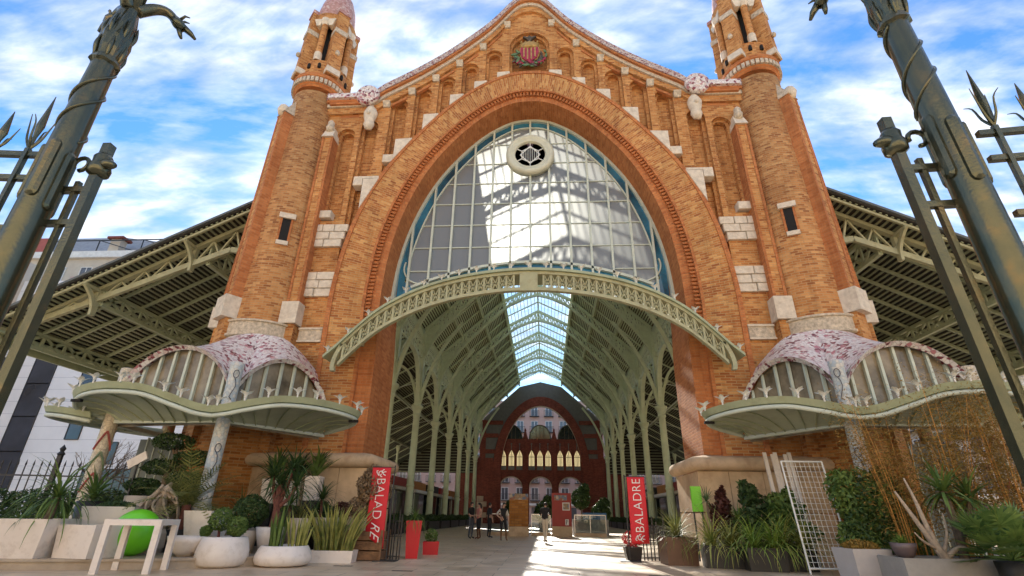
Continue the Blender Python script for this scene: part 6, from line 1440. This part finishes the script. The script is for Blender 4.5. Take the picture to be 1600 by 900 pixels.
# hedge behind the wire panel
hd2 = tag(empty('leafy_hedge', (7.95, -4.75, 0)), 'tall dense dark green hedge between mosaic column and bamboo', 'hedge'); m = MB()
for k in range(12): leafcloud(m, (-.6+.2*(k % 7), .08*sin(k), .65+.85*(k//7)+.2*(k % 2)), (.36, .34, .55), 1000, .07, 230+k, .6)
m.build('foliage', LG, hd2); m = MB()
for k in range(5): leafcloud(m, (-.55+.27*k, -.15, 1.0+.55*(k % 2)), (.3, .25, .45), 500, .05, 250+k, .5)
m.build('new_leaves', LD, hd2); mb = MB(); mb.box(-.8, .8, -.25, .25, 0, .5); mb.build('trough', BPOT, hd2)
m = MB(); leafcloud(m, (0, 0, .63), (.34, .3, .13), 1500, .03, 260, .4)
plant('potted_sedum', 'light grey square pot capped with an orange brown cushion plant', 'potted plant', (7.06, -5.35, 0), ('sq', .82, .60, LGPOT, .7, .88), .1, (('cushion', m, SEDUM),))
m = MB(); rosette(m, (0, 0, .26), 120, .27, .018, (.1, 1.5), (.3, 1.2), 262)
plant('potted_grass', 'small round grey purple bowl with a mop of short green grass', 'potted plant', (7.62, -5.86, .43), ('bowl', .46, .3, mat('purple_grey_glaze', (.16, .12, .12), .4)), 0, (('foliage', m, LB_),))
gpl = tag(empty('grey_planter', (7.98, -6.1, 0), -.03), 'long grey concrete planter holding driftwood and a yucca', 'planter'); potmb('sq', 1.66, .5, .95, .05, .96).build('pot', GPOT, gpl); mb = MB(); mb.poly([(-.78, -.42, .43), (.78, -.42, .43), (.78, .42, .43), (-.78, .42, .43)]); mb.build('soil', SOIL, gpl)
dw2 = tag(empty('driftwood_branch', (8.0, -6.2, .43)), 'forked bleached driftwood rising from the grey planter in front of the bamboo', 'driftwood')
for P_, r_ in (([(.15, 0, 0), (.05, 0, .2), (-.15, .05, .65), (-.4, .1, 1.25)], (.10, .018)), ([(.1, 0, .1), (-.05, -.02, .6), (-.12, .0, 1.1), (-.18, .05, 1.5)], (.06, .014)), ([(.15, 0, .05), (.4, -.05, .25), (.65, -.1, .18)], (.06, .016)), ([(.1, 0, .1), (.3, 0, .5), (.36, .05, .85)], (.04, .012)), ([(.05, 0, .2), (-.25, -.1, .35), (-.4, -.15, .5)], (.035, .01)), ([(.15, 0, .02), (.8, -.08, .05), (1.0, -.1, .1)], (.04, .012))): tb(P_, r_).build('limb', DRIFT, dw2, smooth=True)
m = MB(); rosette(m, (0, 0, 1.25), 60, .8, .075, (-.6, 1.4), (.3, 1.3), 270); rosette(m, (.55, .1, 1.15), 60, .8, .075, (-.6, 1.4), (.3, 1.3), 271)
yc = tag(empty('yucca', (8.62, -6.0, .42)), 'two headed yucca with broad arching leaves rising from the grey planter', 'yucca'); m.build('foliage', LG, yc); tb([(0, 0, 0), (.03, 0, .6), (0, 0, 1.28)], (.09, .06)).build('trunk', BARK, yc); tb([(.02, 0, .35), (.3, .05, .7), (.55, .1, 1.18)], (.06, .05)).build('trunk', BARK, yc)
m = MB()
for k in range(24): fan(m, (0, 0, .52), k*2.4, lerp(-.1, 1.35, k/24), .42+.1*(k % 3), .55, 20, k)
plant('fan_palm', 'bushy fan palm with stiff pleated green fans at the planter end', 'palm', (8.75, -6.95, 0), ('rd', .55, .5, BPOT), 0, (('fronds', m, LG),))
m = MB()
for k in range(16): fan(m, (0, 0, .4), k*2.4+1, lerp(-.1, 1.3, k/16), .35+.1*(k % 3), .48, 18, 50+k)
plant('fan_palm', 'lower fan palm half hidden behind the bushy one', 'palm', (9.6, -6.5, 0), ('rd', .55, .45, BPOT), 0, (('fronds', m, LB_),))
# golden bamboo
def bamboo(loc, h, n, sp, seed, label, leafn):
    B = tag(empty('golden_bamboo', loc), label, 'bamboo', 'golden bamboo clumps'); r = random.Random(seed); lf = MB()
    for k in range(n):
        a = r.uniform(0, 6.28); q = sqrt(r.random()); p0 = V(.32*q*cos(a), .22*q*sin(a), .45); hh = h*r.uniform(.55, 1.08)-.45; d = V(cos(a)*sp*q*1.5, sin(a)*sp*q*.8, 0)
        P_ = [p0+d*(t**1.8)*hh*.35+V(0, 0, hh*t) for t in frange(0, 1, 7)]; mb = MB(); mb.tube(P_, [lerp(.017, .004, i/7) for i in range(8)], 5); mb.build('cane', CANE, B, smooth=True)
        for j in range(leafn):
            t = r.uniform(.12, 1.0)**.8; c = p0+d*(t**1.8)*hh*.35+V(0, 0, hh*t); off = V(r.gauss(0, 1), r.gauss(0, 1), r.gauss(0, .7))*.27*(1.25-.3*t); c = c+off
            ax = V(r.gauss(0, 1), r.gauss(0, 1), -.5).normalized(); w_ = ax.orthogonal().normalized(); w_.rotate(Matrix.Rotation(r.uniform(0, 6.28), 3, ax)); l = r.uniform(.045, .09)
            lf.poly([c-ax*l*.5, c+w_*l*.13, c+ax*l*.6, c-w_*l*.13])
    lf.build('leaves', LGOLD, B)
    potmb('sq', 1.0, .5, .7, .03, .95).build('pot', BPOT, B)
bamboo((8.35, -5.2, 0), 3.75, 13, .35, 301, 'golden bamboo clump with orange canes just behind the driftwood', 620)
bamboo((9.25, -5.45, 0), 4.1, 14, .35, 302, 'golden bamboo clump behind the yucca', 680)
bamboo((10.2, -5.55, 0), 4.0, 14, .35, 303, 'golden bamboo clump behind the lower fan palm', 680)
bamboo((11.2, -5.4, 0), 3.9, 12, .35, 304, 'golden bamboo clump at the outer end of the scalloped canopy', 600)
# ------------------------------------------------------------------ red flags with lettering
FLAGM = mat('red_flag_cloth', (.60, .012, .022), .6, var=.06, sc=3); LETM = mat('white_print', (.78, .74, .70), .6, var=.03)
def textmesh(body, size):
    cu = bpy.data.curves.new('lettering', 'FONT'); cu.body = body; cu.size = size; cu.space_character = 1.08; cu.offset = -.004
    o = bpy.data.objects.new('lettering', cu); COL.objects.link(o); dg = bpy.context.evaluated_depsgraph_get(); me = bpy.data.meshes.new_from_object(o.evaluated_get(dg)); bpy.data.objects.remove(o); return me
def flag(loc, rzz, w_, h_, zt, down, label, cut):
    F = tag(empty('shop_flag', loc, rzz), label, 'flag', 'red flags at the hall entrance')
    n, m_ = 14, 20; rows = []; yw = lambda u, v_: .05*sin(u*4+v_*3)*(.2+v_*.8)+.02*sin(v_*6)
    def pt(u, v_): return V(u*w_, yw(u, v_)-.0, zt-v_*h_-(cut*v_*(u-.2) if v_ > .75 else 0)*1.0)
    mb = MB()
    A = [[mb.vert(pt(i/n, j/m_)) for i in range(n+1)] for j in range(m_+1)]
    for j in range(m_):
        for i in range(n): mb.face((A[j][i], A[j+1][i], A[j+1][i+1], A[j][i+1]))
    cl = mb.build('cloth', FLAGM, F, smooth=True)
    so_ = cl.modifiers.new('thick', 'SOLIDIFY'); so_.thickness = .006
    me = textmesh('BALADRE', .40); xs_ = [v.co.x for v in me.vertices]; L0, L1 = min(xs_), max(xs_); ys_ = [v.co.y for v in me.vertices]; hgt = max(ys_)-min(ys_); sc = (h_*.80)/(L1-L0)
    for v in me.vertices:
        t = (v.co.x-L0)*sc/h_+.17; c = v.co.y/hgt
        if down: u, v_ = .30+.46*c, t
        else: u, v_ = .76-.46*c, 1-t
        if not down: u = .74-.46*c
        q = pt(u, v_); v.co = (q.x, q.y-.022, q.z)
    me.materials.clear(); me.materials.append(LETM); le = bpy.data.objects.new('lettering', me); COL.objects.link(le); le.parent = cl
    # flourish emblem
    mb = MB(); vb = .075 if down else .925; sg = 1 if down else -1
    for pts in ([(.28, .02), (.38, .05), (.36, -.0), (.5, -.02), (.62, .03), (.75, .05)], [(.5, -.0), (.58, -.04), (.66, -.05)], [(.52, .01), (.66, -.01), (.76, -.01)], [(.5, .02), (.45, .06), (.56, .07)], [(.28, .02), (.24, -.02), (.32, -.03)]):
        P_ = spline([pt(u, vb+sg*v_*.9)+V(0, -.018, 0) for u, v_ in pts], 4); mb.tube(P_, [.006]+[.014]*(len(P_)-2)+[.004], 5)
    mb.build('emblem', LETM, cl)
    px = w_+.10 if down else -.07
    mb = MB(); mb.tube([(px, .03, .0), (px, .03, zt+.06)], .018, 8); mb.build('pole', RAIL, F)
    mb = MB(); mb.tube([(px, .03, zt+.012), (w_ if not down else 0, .0, zt+.012)], .012, 6); mb.build('top_bar', RAIL, F)
    mb = MB(); mb.box(px-.28, px+.28, -.2, .26, 0, .02); mb.build('base_plate', RAIL, F)
flag((-4.27, -3.12, 0), .0, .52, 1.72, 2.28, True, 'red flag with white lettering on a black stand beside the wooden crate', .35)
flag((2.90, -1.65, 0), -.05, .50, 1.75, 2.20, False, 'red flag with white lettering on a black stand beside the brown cube planter', .0)
def stand(loc, label, n, h, w_):
    S_ = tag(empty('metal_stand', loc), label, 'stand')
    for k in range(n): mb = MB(); x = w_*k/(n-1); mb.bar((x, .06*(k % 2), 0), (x, .06*(k % 2), h*(1-.12*(k % 3))), .03, .03); mb.build('upright', RAIL, S_)
    for z in (.08, h*.45, h*.75): mb = MB(); mb.bar((-.02, .03, z), (w_+.02, .03, z), .025, .025); mb.build('crosspiece', RAIL, S_)
stand((-3.78, -2.6, 0), 'narrow black metal rack behind the flag near the red pot', 5, 1.25, .34)
stand((3.3, -1.2, 0), 'low black metal rack between the flag and the brown cube planter', 7, 1.15, .62)
m = MB(); leafcloud(m, (0, 0, .55), (.3, .2, .22), 500, .04, 400)
plant('red_flower_pot', 'bushy red flowering plant at the foot of the flag by the brown cube', 'potted plant', (3.0, -1.1, 0), ('sq', .5, .35, BPOT), 0, (('flowers', m, leafmat('red_flowers', (.25, .01, .02), (.55, .03, .03))),))
# ------------------------------------------------------------------ people
SKIN = mat('skin', (.46, .27, .19), .55, var=.05, sc=4); HAIR = mat('dark_hair', (.025, .017, .013), .6, var=.3, sc=20)
def cloth(n, c): return mat(n, c, .85, var=.12, sc=8)
def person(loc, rzz, label, mats, J=None, hair='short', scale=1.0):
    A = dict(pel=(0, 0, .96), spi=(0, 0, 1.14), che=(0, -.01, 1.34), nec=(0, .0, 1.49), hdb=(0, -.01, 1.555), hdm=(0, -.02, 1.635), hdt=(0, -.01, 1.71), nos=(0, -.115, 1.625),
             sl=(.175, 0, 1.415), el=(.235, .03, 1.14), wl=(.25, -.04, .90), hl=(.25, -.06, .82), sr=(-.175, 0, 1.415), er=(-.235, .03, 1.14), wr=(-.25, -.04, .90), hr=(-.25, -.06, .82),
             tl=(.095, 0, .90), kl=(.105, -.02, .50), al=(.11, .03, .09), ol=(.125, -.15, .035), tr=(-.095, 0, .90), kr=(-.105, -.02, .50), ar=(-.11, .03, .09), or_=(-.125, -.15, .035))
    A.update(J or {})
    Rr = dict(pel=.135, spi=.115, che=.135, nec=.052, hdb=.06, hdm=.083, hdt=.06, nos=.014, sl=.062, el=.042, wl=.029, hl=.032, sr=.062, er=.042, wr=.029, hr=.032, tl=.088, kl=.058, al=.04, ol=.036, tr=.088, kr=.058, ar=.04, or_=.036)
    B = [('pel', 'spi', 1), ('spi', 'che', 1), ('che', 'nec', 1), ('nec', 'hdb', 0), ('hdb', 'hdm', 0), ('hdm', 'hdt', 0), ('hdm', 'nos', 0), ('che', 'sl', 1), ('sl', 'el', 2), ('el', 'wl', 0), ('wl', 'hl', 0), ('che', 'sr', 1), ('sr', 'er', 2), ('er', 'wr', 0), ('wr', 'hr', 0),
         ('pel', 'tl', 3), ('tl', 'kl', 3), ('kl', 'al', 4), ('al', 'ol', 5), ('pel', 'tr', 3), ('tr', 'kr', 3), ('kr', 'ar', 4), ('ar', 'or_', 5)]
    for sd in 'lr':                              # fingers and thumb
        h_, w_ = V(*A['h'+sd]), V(*A['w'+sd]); d = (h_-w_).normalized(); t = d.orthogonal().normalized(); sgn = 1 if sd == 'l' else -1
        for k in range(4):
            nm = 'f%d%s' % (k, sd); A[nm] = tuple(h_+d*(.085-.012*abs(k-1.4))+V(.0, -.036+.024*k, 0)); Rr[nm] = .009; B.append(('h'+sd, nm, 0))
        A['th'+sd] = tuple(w_.lerp(h_, .55)+V(-sgn*.012, -.065, -.03)); Rr['th'+sd] = .01; B.append(('w'+sd, 'th'+sd, 0))
    keys = list(A); idx = {k: i for i, k in enumerate(keys)}
    me = bpy.data.meshes.new('body'); me.from_pydata([A[k] for k in keys], [(idx[a], idx[b]) for a, b, c in B], []); o = bpy.data.objects.new('body', me); COL.objects.link(o)
    sk = o.modifiers.new('skin', 'SKIN'); sk.use_smooth_shade = True
    sv = me.skin_vertices[0].data if me.skin_vertices else None
    if sv is None:
        me.attributes.new; bpy.context.view_layer.objects.active = o
    for i, k in enumerate(keys):
        sv[i].radius = (Rr[k]*(1.22 if k in ('pel', 'spi', 'che') else 1), Rr[k]*(.82 if k in ('pel', 'spi', 'che') else 1)); sv[i].use_root = (k == 'pel')
    ss = o.modifiers.new('sub', 'SUBSURF'); ss.levels = 2; ss.render_levels = 2
    dg = bpy.context.evaluated_depsgraph_get(); m2 = bpy.data.meshes.new_from_object(o.evaluated_get(dg)); bpy.data.objects.remove(o)
    P = tag(empty('person', loc, rzz), label, 'person', 'visitors in the hall'); P.scale = (scale,)*3
    b = bpy.data.objects.new('body', m2); COL.objects.link(b); b.parent = P
    m2.materials.clear()
    for k in mats: m2.materials.append(k)
    seg = [(V(*A[a]), V(*A[c]), k) for a, c, k in B]
    for p in m2.polygons:
        c = p.center; best = None
        for a, q, k in seg:
            ab = q-a; t = max(0, min(1, (c-a).dot(ab)/max(1e-9, ab.length_squared))); d = (a+ab*t-c).length
            if best is None or d < best[0]: best = (d, k)
        p.material_index = best[1]; p.use_smooth = True
    hm = V(*A['hdm']); ht = V(*A['hdt']); ax = (ht-V(*A['hdb'])).normalized()
    mb = MB(); mb.lathe([(.088, -.03), (.097, .02), (.094, .07), (.07, .11), (.03, .13), (0, .135)], 16)
    q = V(0, 0, 1).rotation_difference(ax)
    hv = []
    for x, y, z in mb.v:
        if y < 0 and z < .03: y *= .8; z = max(z, .028+0*x)
        hv.append(tuple(hm+q @ V(x, y+.018, z-.012)))
    mb.v = hv; mb.build('hair', HAIR, P, smooth=True)
    if hair == 'long':
        mb = MB(); mb.tube([hm+q @ V(0, .06, .05), hm+q @ V(0, .095, -.05), hm+q @ V(0, .10, -.16), hm+q @ V(0, .09, -.24)], [.07, .08, .065, .02], 10); mb.build('hair', HAIR, P, smooth=True)
    for e in (-1, 1):
        mb = MB(); mb.lathe([(0, -.009), (.009, 0), (0, .009)], 6); ey = mb.build('eye', HAIR, P); ey.location = hm+q @ V(e*.032, -.082, .008)
        mb = MB(); mb.lathe([(0, -.03), (.012, 0), (0, .03)], 6); er_ = mb.build('ear', mats[0], P); er_.location = hm+q @ V(e*.088, .0, .0)
    mb = MB(); mb.box(-.024, .024, -.006, .006, -.004, .004); mo = mb.build('mouth', mat('lips', (.30, .12, .10), .5), P); mo.location = hm+q @ V(0, -.082, -.045)
    return P
person((-3.36, 10.95, 0), 1.0, 'man in black T-shirt and grey jeans standing beside a woman in coral', [SKIN, cloth('black_tee', (.012, .012, .014)), cloth('black_sleeve', (.012, .012, .014)), cloth('grey_jeans', (.07, .075, .09)), cloth('grey_jeans_leg', (.07, .075, .09)), cloth('dark_shoe', (.03, .025, .02))], dict(er=(-.25, -.02, 1.15), wr=(-.2, -.2, 1.08), hr=(-.16, -.27, 1.08)))
person((-2.92, 10.7, 0), -.9, 'woman in coral blouse, black leggings and brown boots beside the man in black', [SKIN, cloth('coral_blouse', (.55, .20, .16)), SKIN, cloth('black_leggings', (.014, .013, .014)), cloth('brown_boots', (.13, .06, .03)), cloth('brown_boot_foot', (.13, .06, .03))], dict(el=(.25, -.03, 1.16), wl=(.16, -.2, 1.12), hl=(.1, -.25, 1.14)), 'long', .97)
person((-1.56, 9.4, 0), .25, 'woman in black dress and tan boots with hand on hip', [SKIN, cloth('black_dress', (.014, .013, .014)), cloth('pale_sleeve', (.5, .46, .40)), cloth('black_tights', (.014, .013, .014)), cloth('tan_boots', (.20, .11, .05)), cloth('tan_boot_foot', (.20, .11, .05))], dict(er=(-.36, .04, 1.2), wr=(-.19, -.08, 1.03), hr=(-.14, -.1, 1.0), kl=(.12, -.05, .5), al=(.15, -.06, .09), ol=(.17, -.22, .035), hdm=(.03, -.02, 1.635), hdt=(.04, -.01, 1.71), nos=(.08, -.105, 1.625)), 'long', .97)
person((.48, 8.27, 0), pi-.2, 'person in black top and cream trousers seen from behind with head bowed', [SKIN, cloth('black_top', (.014, .013, .014)), cloth('black_top_sleeve', (.014, .013, .014)), cloth('cream_trousers', (.52, .45, .35)), cloth('cream_trouser_leg', (.52, .45, .35)), cloth('dark_shoes', (.04, .03, .025))], dict(nec=(0, -.05, 1.47), hdb=(0, -.09, 1.52), hdm=(0, -.14, 1.585), hdt=(0, -.17, 1.65), nos=(0, -.235, 1.55), el=(.24, -.06, 1.18), wl=(.1, -.24, 1.18), hl=(.05, -.28, 1.22), er=(-.24, -.06, 1.18), wr=(-.1, -.24, 1.18), hr=(-.05, -.28, 1.22), kl=(.05, -.03, .5), al=(.04, .03, .09), ol=(.05, -.15, .035), kr=(-.05, -.02, .5), ar=(-.04, .03, .09), or_=(-.05, -.15, .035)))
person((-2.55, 12.4, 0), 2.2, 'person in dark jacket standing behind the couple', [SKIN, cloth('dark_jacket', (.03, .028, .03)), cloth('dark_jacket_sleeve', (.03, .028, .03)), cloth('dark_trousers', (.02, .02, .022)), cloth('dark_trouser_leg', (.02, .02, .022)), cloth('grey_shoes', (.06, .06, .06))])
# ------------------------------------------------------------------ things inside the hall
KB = brick('kiosk_brick', [(0, (.36, .14, .03)), (.5, (.46, .19, .045)), (1, (.54, .25, .07))], (.30, .16, .07), bw=.42, rh=.14)
IK = tag(empty('information_pillar', (-1.1, 15.7, 0)), 'square orange brick pillar on a stone base with a picture panel on top', 'pillar')
mb = MB(); mb.box(-.60, .60, -.3, .3, 0, .52); mb.build('base', STONE_W, IK); mb = MB(); mb.box(-.575, .575, -.28, .28, .52, 2.0); mb.build('brick_shaft', KB, IK)
PIC = mosaic('picture_print', [(0, (.35, .22, .12)), (.3, (.12, .16, .25)), (.55, (.45, .36, .28)), (.8, (.3, .1, .06))], (.25, .2, .16), sc=6)
mb = MB(); mb.box(-.58, .58, -.3, -.2, 2.0, 2.34); mb.build('picture_panel', PIC, IK)
RP = tag(empty('red_display_board', (1.52, 16.7, 0)), 'dark red display board on a stone base with white framed picture and sign', 'display board'); REDP = mat('display_red', (.32, .025, .02), .5)
mb = MB(); mb.box(-.62, .62, -.28, .28, 0, .55); mb.build('base', STONE_W, RP); mb = MB(); mb.box(-.60, .60, -.22, .22, .55, 2.45); mb.build('board', REDP, RP)
mb = MB(); mb.box(.05, .5, -.25, -.221, 1.45, 1.9); fr_ = mb.build('picture_frame', LETM, RP); mb = MB(); mb.box(.10, .45, -.255, -.25, 1.5, 1.85); mb.build('picture', PIC, fr_)
mb = MB(); mb.box(.2, .42, -.25, -.221, .62, .95); sg_ = mb.build('white_sign', LETM, RP); mb = MB(); mb.bar((.27, -.256, .66), (.27, -.256, .91), .035, .012); mb.tube([(.28, -.256, .9), (.36, -.256, .89), (.37, -.256, .82), (.28, -.256, .79)], .014, 5); mb.build('letter', RAIL, sg_)
mb = MB(); mb.box(-.45, .35, -.24, -.221, 2.02, 2.32); mb.build('header_picture', PIC, RP)
STEEL = mat('brushed_steel', (.55, .55, .55), .3, .9)
for (x0, x1, y, lab) in ((-3.0, -1.75, 16.2, 'glass stair railing with steel rail behind the woman in black'), (-.35, .8, 16.6, 'glass stair railing with steel rail between brick pillar and red board'), (2.3, 4.2, 16.5, 'long glass stair railing with steel rail beyond the red board')):
    R_ = tag(empty('glass_railing', (0, 0, 0)), lab, 'railing', 'glass railings around the stairwell'); n = max(1, int((x1-x0)/.9))
    for k in range(n):
        a, b = lerp(x0, x1, k/n), lerp(x0, x1, (k+1)/n); mb = MB(); mb.box(a+.02, b-.02, y-.008, y+.008, .22, 1.16); mb.build('glass_panel', CLEARG, R_)
    for k in range(n+1): mb = MB(); x = lerp(x0, x1, k/n); mb.bar((x, y, 0), (x, y, 1.2), .04, .04); mb.build('post', STEEL, R_)
    mb = MB(); mb.bar((x0, y, 1.2), (x1, y, 1.2), .06, .05); mb.build('handrail', STEEL, R_); mb = MB(); mb.box(x0, x1, y-.08, y+.08, 0, .2); mb.build('kerb', STONE_W, R_)
ES = tag(empty('escalator_box', (3.4, 18.4, 0)), 'grey stair enclosure with blue cover behind the glass railing', 'stair enclosure'); mb = MB(); mb.box(-1.1, 1.1, -.8, 1.2, 0, .95); mb.build('body', GPOT, ES); mb = MB(); mb.box(-.4, 1.0, -.7, 1.1, .95, 1.35); mb.build('cover', mat('blue_cover', (.03, .14, .32), .5), ES)
for i, (x, y, h_, lab) in enumerate(((3.1, 22.5, 2.6, 'leafy potted tree behind the glass railing near the back arches'), (4.4, 21.5, 1.6, 'rounded potted shrub beside the leafy tree near the back arches'), (.4, 21.8, 1.7, 'potted shrub rising between brick pillar and red board'), (-1.9, 24.0, 1.9, 'potted shrub near the back arches behind the woman in black'))):
    m = MB(); leafcloud(m, (0, 0, h_-.3), (.7, .6, .7), 1300, .11, 420+i, .5); leafcloud(m, (.3, 0, h_+.3), (.4, .4, .5), 500, .11, 430+i, .5); plant('potted_tree', lab, 'potted plant', (x, y, 0), ('rd', .8, .7, BPOT), 0, (('foliage', m, LD), ('trunk', tb([(0, 0, .5), (.05, 0, 1.2), (0, 0, h_)], .05), BARK)))
CHR = mat('dark_furniture', (.025, .022, .02), .6)
for s in (-1, 1):
    side = 'white planter side' if s < 0 else 'golden bamboo side'
    for k in range(9):
        HB_ = tag(empty('planter_box', (s*8.75, 11.4+5.0*k, 0)), 'black hedge box in the row along the columns on the %s' % side, 'planter', 'black planter boxes along the nave columns, %s' % side)
        mb = MB(); mb.box(-.35, .35, -2.1, 2.1, 0, .62); mb.build('box', BPOT, HB_)
        if k == 0 and s < 0:
            m = MB(); leafcloud(m, (0, 0, .82), (.38, 2.05, .3), 1500, .09, 440, .6); hf = m.build('hedge', LD, HB_)
        else: share(hf, HB_)
    # cafe tables beyond the planters
    for k in range(7):
        TB_ = tag(empty('cafe_booth', (s*13.4, 13.5+6.6*k, 0)), 'low cafe booth with %s sign band and dark glass in the %s aisle' % (('orange', 'black', 'red')[k % 3], side), 'booth', 'cafe booths in the %s aisle' % side)
        mb = MB(); mb.box(-1.8, 1.8, -2.6, 2.6, 0, 2.9); mb.build('body', DARKG, TB_); mb = MB(); mb.box(-2.3, 2.3, -3.0, 3.0, 2.9, 3.15); mb.build('roof', WHT if k % 2 else CRM, TB_); mb = MB(); mb.box(-1.9, 1.9, -2.7, 2.7, 3.15, 3.9); mb.build('sign_band', (mat('orange_fascia%d%d' % (k, s), (.45, .17, .03), .5), CHR, REDP)[k % 3], TB_)
        for x in (-2.1, 2.1): mb = MB(); mb.bar((x, -2.7, 0), (x, -2.7, 2.9), .08, .08); mb.build('post', PALE, TB_)
    for k in range(6):
        CT = tag(empty('cafe_table', (s*10.9, 10.5+3.6*k, 0), .3*k), 'dark cafe table with two chairs behind the planter boxes on the %s' % side, 'table', 'cafe tables behind the planters, %s' % side)
        mb = MB(); mb.lathe([(.35, .72), (.38, .74), (.35, .76)], 14); mb.build('top', CHR, CT); mb = MB(); mb.lathe([(.22, 0), (.22, .03), (.04, .05), (.04, .72)], 10); mb.build('pedestal', CHR, CT)
        for e in (-1, 1):
            mb = MB(); mb.box(e*.55-.2, e*.55+.2, -.2, .2, .43, .47); mb.box(e*.75-.02, e*.75+.02, -.2, .2, .45, .9)
            for x in (-.17, .17):
                for y in (-.17, .17): mb.bar((e*.55+x, y, 0), (e*.55+x, y, .45), .03, .03)
            mb.build('chair', CHR, CT)
for i, (x, y) in enumerate(((-2.6, -5.4), (-1.5, -6.8), (1.2, -6.2), (-4.2, -4.6), (2.9, -5.2))):
    mb = MB(); mb.box(-.22, .22, -.05, .05, 0, .006)
    d_ = tag(mb.build('floor_drain', STEEL if i == 1 else CHR), ('dark slot drain in the paving in front of the wooden crate', 'steel slot drain in the paving between the flags', 'dark slot drain in the sunlit paving', 'dark slot drain near the white trough', 'dark slot drain in the paving before the brown cube')[i], 'drain'); d_.location = (x, y, .001)
